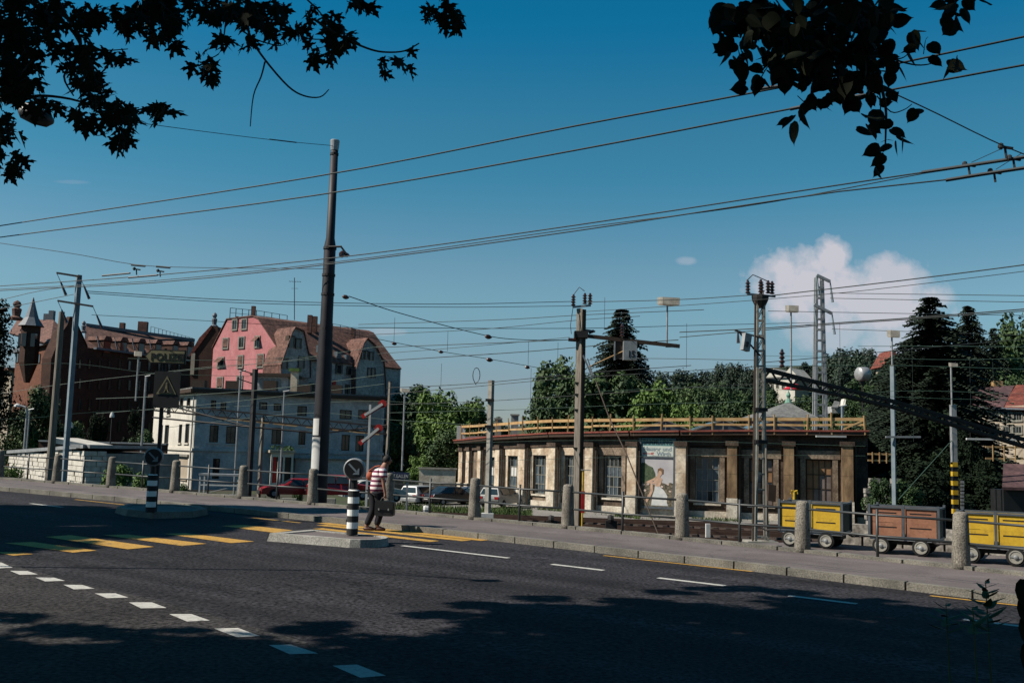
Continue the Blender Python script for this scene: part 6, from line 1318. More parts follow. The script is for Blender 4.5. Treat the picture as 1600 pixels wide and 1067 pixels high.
cart('yellow box cart with black slots, behind the bollard and nearest the lattice mast', (7.43,27.55,-.31), 1.66, 'pyel', 2)
cart('reddish orange box cart standing between the two yellow ones', (9.37,26.1,-.31), 1.66, 'porg', 2)
cart('yellow box cart cut by the right edge of the photo', (10.85,24.3,-.31), 1.66, 'pyel', 2)
# ================================================================ THE WALKING MAN
def skin(name, verts, edges, radii, m_, parent, loc, sub=2):
    me = bpy.data.meshes.new(name); me.from_pydata(verts, edges, []); o = bpy.data.objects.new(name, me); COL.objects.link(o)
    md = o.modifiers.new('skin','SKIN'); 
    for i, r_ in enumerate(radii): me.skin_vertices[0].data[i].radius = (r_, r_) if isinstance(r_, float) else r_
    me.skin_vertices[0].data[0].use_root = True; md.use_smooth_shade = True
    sb = o.modifiers.new('sub','SUBSURF'); sb.levels = sub; sb.render_levels = sub
    dg = bpy.context.evaluated_depsgraph_get(); me2 = bpy.data.meshes.new_from_object(o.evaluated_get(dg)); bpy.data.objects.remove(o)
    for p_ in me2.polygons: p_.use_smooth = True
    me2.materials.clear(); return obj(name, me2, m_, parent, loc)
man = Thing('person', 'man in a white and maroon striped T-shirt and dark trousers walking away with bags', 'person', (0,0,0))
# local frame: x = image right, y = away; walking to the right and away, torso bent forward
hip = (0,0,.86); wai = (.02,.02,.98); che = (.06,.05,1.22); nek = (.12,.09,1.40); hd0 = (.16,.12,1.46); hd1 = (.20,.13,1.58)
lhip, rhip = (-.07,.05,.84), (.08,-.04,.84)
# rear leg (left in picture) and front leg
lk, la, lt = (-.05,.0,.46), (-.19,-.05,.10), (-.07,-.03,.04)
rk, ra, rt = (.13,.02,.47), (.05,-.02,.10), (.19,.01,.04)
rs, re, rw_ = (.15,-.10,1.33), (.20,-.15,1.07), (.25,-.15,.84)
ls, le, lw2 = (.02,.20,1.33), (.04,.27,1.08), (.12,.30,.88)
V = [hip,wai,che,nek,hd0,hd1,lhip,lk,la,lt,rhip,rk,ra,rt,rs,re,rw_,ls,le,lw2]; E_ = [(0,1),(1,2),(2,3),(3,4),(4,5),(0,6),(6,7),(7,8),(8,9),(0,10),(10,11),(11,12),(12,13),(3,14),(14,15),(15,16),(3,17),(17,18),(18,19)]
Rr = [.13,.125,.145,.065,.07,.085,.09,.066,.046,.036,.09,.066,.046,.036,.055,.042,.030,.055,.042,.030]
# fingers closed round the bag handle
def hand(w, d=(.02,0,-.05)):
    k = len(V); pal = (w[0]+.01, w[1], w[2]-.06); V.append(pal); Rr.append(.032); iw = V.index(w); E_.append((iw,k))
    for i in range(4):
        bx = (pal[0]+.005, pal[1]-.03+.02*i, pal[2]-.04); ti = (pal[0]-.03, pal[1]-.03+.02*i, pal[2]-.055+.004*abs(i-1)); a = len(V); V.append(bx); V.append(ti); Rr.extend([.010,.008]); E_.append((k,a)); E_.append((a,a+1))
    a = len(V); V.append((pal[0]-.025, pal[1]-.035, pal[2]-.005)); V.append((pal[0]-.035, pal[1]-.02, pal[2]-.035)); Rr.extend([.012,.009]); E_.append((k,a)); E_.append((a,a+1))
hand(rw_); hand(lw2)
skin('body', V, E_, Rr, A['skin'], man.e, (0,0,0), 2)
head = MB(); hc = Vector((.205,.135,1.575))
def ell(mb, c, r3, n=14, m=10, ax=Vector((.25,.1,.96))):
    q_ = Vector((0,0,1)).rotation_difference(ax.normalized()); k = len(mb.v)
    for j in range(m+1):
        th_ = math.pi*j/m
        for i in range(n): ph = 2*math.pi*i/n; v = Vector((r3[0]*math.sin(th_)*math.cos(ph), r3[1]*math.sin(th_)*math.sin(ph), r3[2]*math.cos(th_))); mb.v.append(tuple(Vector(c)+q_@v))
    for j in range(m):
        for i in range(n): a = k+j*n+i; b_ = k+j*n+(i+1)%n; mb.f.append((a, a+n, b_+n, b_))
    return mb
hdo = man.part('head', ell(MB(), hc, (.088,.078,.112)), A['skin'], smooth=True)
man.part('hair', ell(MB(), hc+Vector((-.018,-.012,.028)), (.094,.086,.103)), A['hair'], smooth=True)
man.part('nose', ell(MB(), hc+Vector((.085,.035,-.01)), (.018,.012,.022), 8, 6), A['skin'], hdo, smooth=True)
man.part('ear', ell(MB(), hc+Vector((.012,-.078,-.01)), (.016,.010,.028), 8, 6), A['skin'], hdo, smooth=True)
man.part('mouth', MB().box(hc+Vector((.076,.03,-.055)), (.012,.035,.008)), A['shoe'], hdo)
for dy in (0,.05): man.part('eye', ell(MB(), hc+Vector((.080,.0+dy,.015)), (.010,.012,.008), 8, 6), A['white_paint'], hdo, smooth=True)
sv = [(0,0,.80),(.02,.02,1.0),(.06,.05,1.22),(.11,.08,1.37),(.15,-.10,1.335),(.185,-.14,1.17),(.02,.20,1.335),(.035,.25,1.17)]
skin('shirt', sv, [(0,1),(1,2),(2,3),(3,4),(4,5),(3,6),(6,7)], [.165,.175,.195,.105,.082,.076,.082,.076], A['shirt'], man.e, (0,0,0), 2)
tv = [(0.01,0.01,1.0),(-.07,.05,.80),(-.05,.0,.46),(-.18,-.05,.11),(.08,-.04,.80),(.13,.02,.47),(.05,-.02,.11)]
skin('trousers', tv, [(0,1),(1,2),(2,3),(0,4),(4,5),(5,6)], [.16,.115,.090,.072,.115,.090,.072], A['trouser'], man.e, (0,0,0), 2)
for a, tname in ((la,'shoe'),(ra,'shoe')):
    sh_ = MB(); ell(sh_, (a[0]+.07, a[1]+.01, .045), (.14,.05,.05), 12, 8, Vector((0,0,1))); man.part('shoe', sh_, A['shoe'], smooth=True)
mp_ = PR(585,829); man.e.location = mp_; man.e.rotation_euler = (0,0,R(-6))
# bags: an own thing, held
bg_ = Thing('shoulder_bag', 'black leather briefcase with silver clasps carried in the walking man\'s right hand', 'bag', (0,0,0))
def roundbox(c, d, r_=.03):
    b = MB(); pts = []; w, h = d[0]/2, d[2]/2
    for cx_, cz_, a0_ in ((w-r_,h-r_,0),(-w+r_,h-r_,90),(-w+r_,-h+r_,180),(w-r_,-h+r_,270)):
        for k in range(4): a = R(a0_+k*30); pts.append((c[0]+cx_+r_*math.cos(a), c[1]-d[1]/2, c[2]+cz_+r_*math.sin(a)))
    return b.prism(pts, (0,d[1],0))
bg_.part('case', roundbox((.26,-.16,.52), (.44,.15,.34), .05), A['bag']); bg_.part('flap', roundbox((.26,-.245,.58), (.40,.02,.18), .04), A['bag'])
bg_.part('handle', MB().tube([(.16,-.16,.69),(.19,-.16,.75),(.26,-.16,.765),(.33,-.16,.75),(.36,-.16,.69)], .013, 6), A['bag'])
for x in (.14,.36): bg_.part('clasp', MB().box((x,-.258,.50),(.03,.01,.045)), A['alu'])
bg_.e.location = mp_; bg_.e.rotation_euler = (0,0,R(-6))
b2 = Thing('orange_pack', 'orange shoulder pack peeking out behind the walking man\'s back', 'bag', mp_)
o2 = ell(MB(), Vector(mp_)+Vector((-.16,.14,1.24)), (.09,.08,.13)); b2.part('pack', o2, A['orange'], smooth=True); b2.part('strap', MB().tube([Vector(mp_)+Vector(v) for v in ((-.2,.1,1.33),(-.05,.06,1.44),(.06,.04,1.46))], .018, 6), A['orange'])
# ================================================================ TREES
import array
def leaf_cloud(name, clumps, n, size, m_, seed=0, flat=.0, droop=0):
    """clumps: (center, radii) ; leaf faces near the clump surfaces"""
    r_ = random.Random(seed); v = []; f = []; wts = [c[1][0]*c[1][1]+c[1][0]*c[1][2] for c in clumps]
    for c in r_.choices(clumps, wts, k=n):
        u = Vector((r_.gauss(0,1), r_.gauss(0,1), r_.gauss(0,1))).normalized(); rad = (r_.random()**.35)*r_.uniform(.85,1.12)
        p = Vector(c[0])+Vector((u.x*c[1][0], u.y*c[1][1], u.z*c[1][2]))*rad
        nn = (u+Vector((r_.gauss(0,.6), r_.gauss(0,.6), r_.gauss(0,.6)+.4))).normalized(); a = nn.orthogonal().normalized(); a.rotate(Matrix.Rotation(r_.uniform(0,6.28),3,nn)); b = nn.cross(a); s = size*r_.uniform(.6,1.3)
        k = len(v); v += [tuple(p-a*s*.5), tuple(p+b*s*.34), tuple(p+a*s*.6-Vector((0,0,droop*s))), tuple(p-b*s*.34)]; f.append((k,k+1,k+2,k+3))
    me = bpy.data.meshes.new(name); me.from_pydata(v, [], f); me.materials.append(m_); return me
def broad_clumps(seed, R0=1.0, H=1.0, n=26):
    r_ = random.Random(seed); out_ = []
    for i in range(n):
        h = r_.random(); rr = (math.sin(math.pi*(.18+.72*h))**.7)*.72; a = r_.uniform(0,6.28); q = rr*r_.random()**.5
        s = r_.uniform(.20,.36)*(1-.25*h); out_.append((Vector((math.cos(a)*q*R0, math.sin(a)*q*R0, (.22+.70*h)*H)), (s*R0, s*R0, s*H*.62)))
    return out_
broad = {}
for k, m_ in (('a','leaf1'),('b','leaf2'),('c','leaf3'),('d','leafn')):
    broad[k] = [leaf_cloud('crown', broad_clumps(i*7+ord(k), .42, 1, 34), 7500, .040, A[m_], i) for i in range(3)]
def conifer_mesh(seed, n=40, m_='needle', R0=.26):
    r_ = random.Random(seed); v = []; f = []
    z = .06
    while z < .985:
        rad = R0*(1-z)**.8*r_.uniform(.75,1.15)+.008
        nb = max(9, int(34*(1-z))+8)
        for i in range(nb):
            a = r_.uniform(0,6.28); L = rad*r_.uniform(.7,1.3); d = Vector((math.cos(a), math.sin(a), 0)); steps = max(3,int(L/.011))
            for s in range(steps):
                t_ = (s+.5)/steps; p = Vector((0,0,z))+d*L*t_+Vector((0,0,.012-.10*L*t_*t_*4))
                for side in (-1,1):
                    q = d.cross(Vector((0,0,1)))*side; w = .018*(1-t_*.55)*r_.uniform(.6,1.5); k = len(v); dz = -r_.uniform(.3,1.2)*w
                    v += [tuple(p-d*.006), tuple(p+q*w+d*.010+Vector((0,0,dz))), tuple(p+d*.010)]; f.append((k,k+1,k+2))
        z += r_.uniform(.008,.015)
    me = bpy.data.meshes.new('crown'); me.from_pydata(v, [], f); me.materials.append(A[m_]); return me
con = [conifer_mesh(i, m_='needle') for i in range(2)]
trk = MB().tube([(0,0,0),(0.01,0,.3),(0,0.01,.62)], [.035,.024,.010], 8).tube([(0,0,.25),(.14,.05,.45)], [.014,.006], 5).tube([(0,0,.3),(-.12,-.08,.5)], [.014,.006], 5).mesh('trunk'); trk.materials.append(A['bark'])
trc = MB().tube([(0,0,0),(0,0,.95)], [.022,.003], 8).mesh('trunk'); trc.materials.append(A['bark'])
GRP = {'hill':'trees on the wooded hill behind the depot','mid':'tall trees between the houses and the depot','bush':'bushes in the yard'}
def tree(name, label, px, ytop_, D, width_px, crown_me, tr_me, group=None, z=None, sz=1.0, yb=None):
    zb_ = gz(P(px,700,D).x, D) if z is None else z; zt = P(px, ytop_, D).z; b0 = P(px,700,D); H = zt-zb_; w = width_px/F*D
    t = Thing(name, label, 'tree', (b0.x, D, zb_-.1), group); rot = rnd.uniform(0,6.28)
    o = t.piece('crown', crown_me, None, t.loc, rot=(0,0,rot), scale=(w/1.0*sz, w/1.0*sz, H)); 
    o2 = t.piece('trunk', tr_me, None, t.loc, rot=(0,0,rot), scale=(H,H,H*.98) if tr_me is trk else (H*.8,H*.8,H*.98)); return t
# mid trees left group (fresh green), crown mesh radius ~1 => width 2
T_ = lambda lb, px, y, D, w, k='a', i=0, g='mid', nm='broadleaf_tree', z=None: tree(nm, lb, px, y, D, w/2.0/.42*1.35, broad[k][i], trk, GRP[g], z)
T_('tall dark green tree right of the pink house and signal arms', 642, 598, 118, 84, 'b', 0); T_('fresh green tree in the middle of the group left of the white mast', 676, 604, 112, 78, 'a', 1); T_('lower bright green tree just left of the depot end', 716, 632, 110, 74, 'a', 2)
T_('bright green tree right behind the white mast top', 742, 622, 118, 74, 'a', 0); T_('low dark tree beside the pale garden wall', 700, 668, 92, 60, 'b', 1); T_('dark low tree at the right end of the grey house', 625, 655, 95, 56, 'b', 2); T_('small bright bush tree above the parked white car', 655, 708, 86, 40, 'a', 1); T_('tiny distant tree between the chimneys and the white mast', 781, 650, 190, 30, 'b', 0)
T_('large dark green tree left of the numbered mast', 872, 566, 105, 96, 'b', 1); T_('broad dense tree behind the numbered mast', 915, 575, 100, 96, 'b', 2); T_('dense tree left part above the depot guard rail', 848, 610, 98, 60, 'b', 0)
T_('dark tree at the foot of the middle conifer', 965, 580, 100, 100, 'b', 0); T_('bright green tree right of the middle conifer', 1032, 596, 96, 84, 'a', 0); T_('leafy green tree above the poster', 1005, 610, 92, 80, 'a', 2); T_('low green shrub tree right above the depot roof rail', 1075, 622, 90, 60, 'a', 1)
tree('conifer', 'tall ragged conifer standing behind the box numbered 15', 968, 479, 108, 400, con[0], trc, GRP['mid'])
tree('conifer', 'huge dark conifer right of the grey lamp mast', 1457, 461, 78, 560, con[1], trc, 'dark conifers at the right', z=-1); tree('conifer', 'second dark conifer just behind the huge one', 1420, 530, 84, 440, con[0], trc, 'dark conifers at the right', z=-1)
tree('conifer', 'slender conifer top right of the huge conifer', 1518, 474, 100, 330, con[0], trc, 'dark conifers at the right', z=0); tree('conifer', 'small pointed conifer before the white villa', 1557, 510, 118, 210, con[1], trc, 'dark conifers at the right', z=1); tree('conifer', 'spreading dark conifer below the banded mast lamp', 1468, 570, 74, 460, con[1], trc, 'dark conifers at the right', z=-1)
for lb, px, y, D, w, k, i in (('dark broadleaf mass left of the huge conifer',1400,570,88,90,'d',0),('dark tree before the purple roof house',1422,610,80,90,'d',1),('dark tree at the foot of the huge conifer',1462,640,72,110,'d',2),('dark undergrowth tree right of the banded mast',1508,668,70,46,'d',0),('dark tree left of the beige house roof',1540,712,66,34,'d',1),('dark tree behind the banded mast foot',1470,700,64,70,'d',2),('dark bush tree behind the orange cart',1430,720,62,90,'d',0),('low dark hedge bush between the banded mast and the shingle shed',1532,735,60,80,'d',1),('low dark hedge bush left of the banded mast foot',1462,735,58,90,'d',2)):
    T_(lb, px, y, D, w, k, i, 'mid', z=-2)
T_('large round tree at the upper right edge of the photo', 1592, 500, 125, 90, 'b', 1, 'hill'); T_('dark tree between the slender conifer and the right edge', 1570, 545, 120, 80, 'b', 2, 'hill'); T_('tree behind the roofs of the beige house', 1540, 560, 115, 90, 'b', 0, 'hill'); T_('tree below the white villa', 1590, 585, 110, 70, 'b', 0, 'hill')
hill = [(1010,588,180,60),(1040,578,190,60),(1068,572,200,56),(1098,578,200,54),(1128,566,190,50),(1150,562,185,46),(1172,572,175,44),(1190,590,170,46),(1215,598,210,50),(1245,570,220,60),(1262,566,215,46),(1306,548,190,50),(1335,538,185,66),(1362,546,180,60),(1388,552,175,58),(1320,570,160,60),(1350,590,150,70),(1380,596,145,70),(1290,600,155,60),(1262,616,145,56),(1230,622,140,50),(1300,624,130,56),(1335,626,126,60),(1200,606,150,50),(1160,606,150,60),(1120,602,150,60),(1080,604,150,60),(1110,624,125,56),(1150,626,122,60),(1190,636,118,50),(1282,644,112,50),(1330,646,110,60),(1370,632,112,60),(1408,560,140,60),(985,600,175,50),(1345,556,170,60)]
hill.sort(); onames = ['first','second','third','fourth','fifth','sixth','seventh','eighth','ninth','tenth','eleventh','twelfth']
secs_ = [(1080,'above the poster bays of the depot'),(1190,'left of the lattice mast'),(1290,'around the slate pyramid roof'),(1350,'right of the pylon'),(1500,'beside the grey lamp mast')]; cnt = {}
for i, (px, y, D, w) in enumerate(hill):
    sn = next(k for lim_, k in secs_ if px < lim_); cnt[sn] = cnt.get(sn, -1)+1
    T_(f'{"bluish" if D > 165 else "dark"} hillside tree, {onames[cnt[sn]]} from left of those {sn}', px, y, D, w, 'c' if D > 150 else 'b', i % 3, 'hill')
# left yard trees and shrubs
for lb, px, y, D, w, k, i in (('leafy tree in the dark left yard behind the wooden pole',62,600,88,64,'b',0),('dark tree beside the yellow house at the far left',30,640,92,60,'b',1),('slim dark shrub tree before the brick building, left of the signs',152,640,84,30,'d',1),('slim dark shrub tree left of the POLIZEI post',207,640,84,34,'d',2),('low bush behind the shed',110,655,90,60,'b',0),('dark tree filling the corner by the cream end wall',222,668,82,44,'b',0)): T_(lb, px, y, D, w, k, i, 'mid', 'broadleaf_tree')
for lb, px, y, D, w in (('weedy green bush right of the stone shed behind the railing',190,722,42,60),('weedy bush left of the cream wall foot',222,735,40,50),('small bush at the left end of the stone shed',22,722,48,40),('small fern-like bush at the cream wall corner',288,752,40,30),('bush growing by the rubble wall right of the depot',1375,748,57,50),('small bush by the glazed porch',470,752,70,24),('leafy bush before the rubble wall behind the orange cart',1415,745,56,50)):
    T_(lb, px, y, D, w, 'a' if D < 50 else 'b', rnd.randrange(3), 'bush', 'bush')
# shade givers outside the frame on the left: big trees whose crowns darken the road and left yard
def shade_tree(label, trunk_at, clumps, n, size, seed, zt=9):
    x, y = trunk_at; z = gz(x, y); t = Thing('roadside_tree', label, 'tree', (x, y, z), 'large roadside trees shading the street')
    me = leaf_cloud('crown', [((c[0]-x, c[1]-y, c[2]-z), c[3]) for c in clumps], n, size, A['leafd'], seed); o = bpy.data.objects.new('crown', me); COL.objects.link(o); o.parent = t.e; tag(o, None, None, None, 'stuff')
    b = MB(); b.tube([(x,y,z-.2),(x+.1,y,z+2),(x,y+.1,zt-1.5)], [.34,.26,.16], 10)
    for c in clumps[::7]: b.tube([(x,y+.05,zt-3), (Vector((x,y,zt-2))+Vector(c[:3]))/2+Vector((0,0,.3)), Vector(c[:3])], [.07,.04,.01], 5)
    t.part('trunk', b, A['bark'], smooth=True); return t
tanE = math.tan(R(SUN_EL))
def shade_clump(sx, sy, h, r_, rz_=.7):    # the crown part whose shadow lands at ground point (sx, sy)
    return (sx-h/tanE*math.cos(AZ), sy-h/tanE*math.sin(AZ), h, (r_, r_, rz_))
rs_ = random.Random(3)
cl = []
# near road shadow: outline follows the edge seen on the asphalt
for i in range(110):
    px = rs_.uniform(-250, 1750); edge_y = ip([(-250,975),(0,985),(230,1003),(330,1006),(420,1020),(480,995),(560,1003),(640,1003),(700,985),(820,968),(1000,948),(1100,935),(1250,930),(1330,938),(1420,955),(1600,965),(1750,985)], px)
    py = rs_.uniform(edge_y+5, 1130); g_ = PR(px, py); cl.append(shade_clump(g_.x, g_.y, rs_.uniform(8.4,10.2), rs_.uniform(.55,.95), .5))
for px, py, r_ in ((500,985,.35),(520,975,.25),(580,1000,.4),(700,960,.35),(760,945,.35),(820,950,.4),(880,950,.45),(860,935,.3),(930,955,.5),(1000,940,.4),(1060,925,.3),(1120,920,.3),(1180,920,.35),(980,990,.5),(1240,925,.35),(1300,938,.4),(1370,938,.3),(940,985,.4),(700,1000,.4),(780,975,.35),(30,965,.4),(120,985,.4),(200,990,.35),(300,985,.2),(1500,955,.3)):
    g_ = PR(px, py); cl.append(shade_clump(g_.x, g_.y, rs_.uniform(8.2,9.2), r_, .3))
for x in range(-8, 9, 2):
    for y in (1.5, 3.5, 5.5, 7.0):
        cl.append(shade_clump(x+rs_.uniform(-.6,.6), y, rs_.uniform(8.5,10), 1.3, .5))
for i in range(16):
    g_ = PR(rs_.uniform(900,1700), rs_.uniform(985,1120)); cl.append(shade_clump(g_.x, g_.y, rs_.uniform(8.4,9.6), 1.0, .5))
shade_tree('big leafy roadside tree over the camera whose shade fills the foreground', (-9.5,3.5), cl, 110000, .24, 5)
# unseen trees added to hold back sky light: crowns over and behind the camera
for k, (tx, ty) in enumerate(((1.5,-7),(12,-3.5),(-14,-4))):
    cl = []
    for i in range(26):
        a = rs_.uniform(0,6.28); r_ = 5.2*rs_.random()**.5; x, y = tx+math.cos(a)*r_, ty+math.sin(a)*r_; z = rs_.uniform(6.5,11)
        if y > 1: z = max(z, 4.5+y*.62+1.6)
        cl.append((x, y, z, (1.7,1.7,1.1)))
    shade_tree(['added unseen tree right behind the camera, blocking sky light','added unseen tree to the right behind the camera, blocking sky light','added unseen tree to the left behind the camera, blocking sky light'][k], (tx,ty), cl, 14000, .36, 40+k)
cl = []
for i in range(110):
    px = rs_.uniform(-420, 372); top_y = ip([(-420,772),(0,784),(130,788),(250,793),(320,800),(372,812)], px); bot = ip([(-420,850),(0,850),(70,855),(130,843),(230,838),(300,832),(372,824)], px)
    py = rs_.uniform(top_y+2, bot-2); g_ = PR(px, py); cl.append(shade_clump(g_.x, g_.y, rs_.uniform(9,11.5), rs_.uniform(.7,1.15), .6))
g_ = PR(20,862); cl.append(shade_clump(g_.x,g_.y,9,.4,.3)); g_ = PR(-60,868); cl.append(shade_clump(g_.x,g_.y,9,.6,.3))
# its upper crown also keeps the sign post in shade
sgn = Vector(t_sign) if 't_sign' in globals() else PR(240,799)
for h in (5.5, 6.8, 8.0, 9.2):
    for k in range(3): cl.append((sgn.x-(h-3.6)/tanE-.4+rs_.uniform(-.4,.4), sgn.y+rs_.uniform(-.6,.6)-.2, h+8.5-.0, (.9,.9,.6))) if False else None
for zt_ in (.1,.6,1.2,1.9,2.6,3.3,4.0,4.6):
    for k in range(3): cl.append((sgn.x-(10.5-zt_)/tanE*math.cos(AZ)+rs_.uniform(-.5,.5), sgn.y-(10.5-zt_)/tanE*math.sin(AZ)+rs_.uniform(-.5,.5), 10.5, (.8,.8,.5)))
shade_tree('broad roadside tree left of the photo shading the crossing and signs', (-21,22), cl, 80000, .30, 9, 10)
# dark tree at the left edge between the sky and the brick building
b = []
for px, y, r_ in ((-40,600,1.6),(-25,540,1.5),(-12,500,.9),(-14,585,1.0),(-16,555,.8),(-30,640,1.8),(0,478,.45),(-2,520,.45),(-2,590,.5)):
    q = P(px, y, 84); b.append((q.x, q.y, q.z, (r_*1.7, r_*1.7, r_*1.4)))
shade_tree('dark tree whose leaf tips enter at the left edge beside the brick building', (-50,84), b, 9000, .30, 4, 9)
# ---------------------------------------------------------------- overhanging branches with single leaves
def half(pts): return pts+[(-x, y) for x, y in pts[::-1] if x > 1e-6]
maple_o = [(0,0),(.10,-.02),(.22,.05),(.36,-.02),(.48,.06),(.34,.12),(.30,.22),(.20,.24),(.32,.34),(.42,.36),(.62,.62),(.44,.56),(.40,.66),(.28,.54),(.18,.46),(.12,.56),(.22,.74),(.12,.80),(.07,.94),(0,1.12)]
lime_o = [(0,0),(.18,-.03),(.34,.10),(.41,.30),(.38,.52),(.27,.74),(.12,.90),(.03,1.02),(0,1.14)]
def leafmesh(name, o, fold):
    me = bpy.data.meshes.new(name); v = []; f = []; ys_ = o
    # two folded halves sharing the midrib
    k = len(v); v += [(x, -y*1.0, -x*fold) for x, y in o]; n = len(v); f.append(tuple(range(n)))
    v += [(-x, -y, -x*fold) for x, y in o]; f.append(tuple(range(2*n-1, n-1, -1)))
    me.from_pydata(v, [], f); return me
def leaves(tname, label, trunk_at, discs, o, size, D0, D1, limbs, seed, folds=(.25,.5,.1), group='overhanging roadside trees'):
    r_ = random.Random(seed); x, y = trunk_at; z = gz(x, y); t = Thing(tname, label, 'tree', (x,y,z), group)
    ms = []
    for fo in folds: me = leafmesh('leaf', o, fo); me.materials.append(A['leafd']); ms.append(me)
    allp = []
    for (cx_, cy_, rx, ry, n) in discs:
        for _ in range(n):
            a = r_.uniform(0,6.28); q = r_.random()**.55; allp.append((cx_+rx*q*math.cos(a), cy_+ry*q*math.sin(a), r_.uniform(D0,D1)))
    r_.shuffle(allp); rest = MB()
    for i, (px, py, D) in enumerate(allp):
        p = P(px, py, D); s = size*r_.uniform(.7,1.15); e = (R(r_.gauss(72,26)), R(r_.gauss(0,30)), r_.uniform(0,6.28) if r_.random() < .35 else R(r_.gauss(0,50)))
        mx = Matrix.Translation(p-t.loc) @ (Matrix.Rotation(e[2],4,'Z') @ Matrix.Rotation(e[0],4,'X') @ Matrix.Rotation(e[1],4,'Z') @ Matrix.Rotation(r_.gauss(0,.55),4,'Z')) @ Matrix.Scale(s,4)
        me = ms[i % len(ms)]
        if i < 290:
            l = bpy.data.objects.new('leaf', me); COL.objects.link(l); l.parent = t.e; l.matrix_local = mx
        else:
            k = len(rest.v); rest.v += [tuple(mx @ v.co) for v in me.vertices]; rest.f += [tuple(k+j for j in pl.vertices) for pl in me.polygons]
    if rest.v:
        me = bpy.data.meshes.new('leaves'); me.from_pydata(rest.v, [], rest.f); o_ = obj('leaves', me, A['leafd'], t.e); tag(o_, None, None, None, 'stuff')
    for pts, r0, r1 in limbs:
        n = len(pts); pp_ = [P(*q) if len(q) == 3 and q[2] > .5 and isinstance(q[0], (int,float)) and abs(q[0]) > 12 or True and len(q) == 3 and q[0] > -2000 and not isinstance(q, Vector) else Vector(q) for q in pts]
        # smooth
        sm = []
        for i in range(n-1):
            for k in range(4):
                f_ = k/4; p0 = pp_[max(i-1,0)]; p1 = pp_[i]; p2 = pp_[i+1]; p3 = pp_[min(i+2,n-1)]
                sm.append(p1*.5*2*.5+(p2-p0)*.5*f_+(p0*2-p1*5+p2*4-p3)*.5*f_*f_+(p1*3-p0-p2*3+p3)*.5*f_**3+p1*.5)
        sm.append(pp_[-1]); m_ = len(sm); t.part('branch', MB().tube(sm, [r0+(r1-r0)*i/(m_-1) for i in range(m_)], 6), A['bark'], smooth=True)
    return t
maple_discs = [(30,40,55,60,120),(20,95,45,45,70),(25,140,35,25,35),(60,160,34,12,20),(110,18,55,22,44),(235,30,60,28,75),(185,20,30,14,16),(150,28,16,10,8),(130,92,22,42,42),(150,135,28,30,34),(95,80,16,26,10),(165,175,48,24,50),(186,210,20,20,18),(250,175,22,16,14),(186,88,14,12,7),(165,82,10,6,3),(330,14,44,16,38),(325,96,26,16,10),(330,122,14,12,6),(275,66,14,9,5),(372,16,30,22,30),(352,58,12,10,6),(388,64,9,7,5),(415,20,38,22,44),(434,50,16,12,9),(468,52,14,14,8),(500,82,24,13,13),(532,56,20,22,26),(515,30,16,22,8),(487,18,9,14,6),(560,2,24,8,8),(688,16,32,20,24),(712,36,10,8,4),(595,106,8,12,3),(594,88,5,4,1),(636,92,15,16,7),(622,92,8,5,2),(12,205,20,13,14),(14,255,24,22,16),(-30,100,40,90,60),(-30,0,60,40,50),(8,182,14,8,6),(88,62,14,14,5)]
lim = [([(385,-10,6.2),(386,30,6.2),(392,60,6.2),(415,95,6.2),(450,135,6.2),(475,150,6.2),(500,152,6.2),(514,140,6.2)],.011,.003),([(414,97,6.2),(408,120,6.2),(396,150,6.2),(391,198,6.2)],.006,.003),([(378,48,6.2),(400,62,6.2),(430,71,6.2),(443,70,6.2),(444,60,6.2)],.006,.002),([(490,30,6),(520,50,6),(548,65,6),(580,78,6),(604,82,6),(632,80,6),(655,68,6)],.009,.004),([(-60,120,6.5),(0,142,6.5),(30,157,6.5),(60,150,6.5),(110,155,6.5),(190,175,6.5),(260,160,6.5)],.016,.004),([(80,-20,6.4),(100,20,6.4),(125,60,6.4),(118,90,6.4),(100,120,6.4),(115,150,6.4)],.016,.005),([(125,55,6.4),(150,75,6.4),(170,79,6.4),(200,77,6.4)],.007,.003),([(20,-20,6.4),(70,20,6.4),(110,45,6.4),(135,90,6.4),(160,150,6.4),(190,205,6.4)],.018,.004),([(356,-10,6.2),(352,40,6.2),(345,80,6.2),(328,92,6.2)],.006,.003),([(250,50,6.2),(270,66,6.2),(285,60,6.2)],.004,.002),([(480,0,6),(500,20,6),(512,40,6)],.006,.004),([(455,45,6),(480,60,6),(505,62,6)],.005,.003),([(70,78,6.4),(85,85,6.4),(112,86,6.4)],.005,.003),([(135,200,6.4),(150,212,6.4),(170,208,6.4)],.004,.002)]
leaves('maple_tree', 'dark overhanging maple with deeply cut leaves across the upper left sky', (-9,6), maple_discs, maple_o, .104, 5.2, 7.4, lim, 21, group='')
lime_discs = [(1165,30,50,42,70),(1230,25,60,36,90),(1310,35,70,50,130),(1370,28,26,34,40),(1250,85,60,44,90),(1320,95,56,44,90),(1372,78,18,28,20),(1160,82,36,24,22),(1215,120,26,16,16),(1172,126,14,10,5),(1330,130,44,22,30),(1380,18,20,20,14),(1125,22,16,26,16),(1432,54,15,13,6),(1424,74,12,8,3),(1455,82,8,8,2),(1452,66,5,5,1),(1492,98,14,14,8),(1396,98,8,6,2),(1402,115,12,12,4),(1393,140,10,10,3),(1255,165,10,12,4),(1244,184,12,10,5),(1330,200,9,7,2),(1358,188,14,15,5),(1378,165,6,6,2),(1366,175,8,6,2),(1434,165,12,9,3),(1375,220,12,11,4),(1400,216,11,9,4),(1390,203,5,5,1),(1384,248,11,12,3),(1364,256,7,10,1),(1486,12,24,14,10),(1498,34,8,12,3),(1480,30,8,10,3),(1530,-4,40,7,5),(1392,190,4,4,1),(1345,150,20,10,5),(1285,150,24,10,8)]
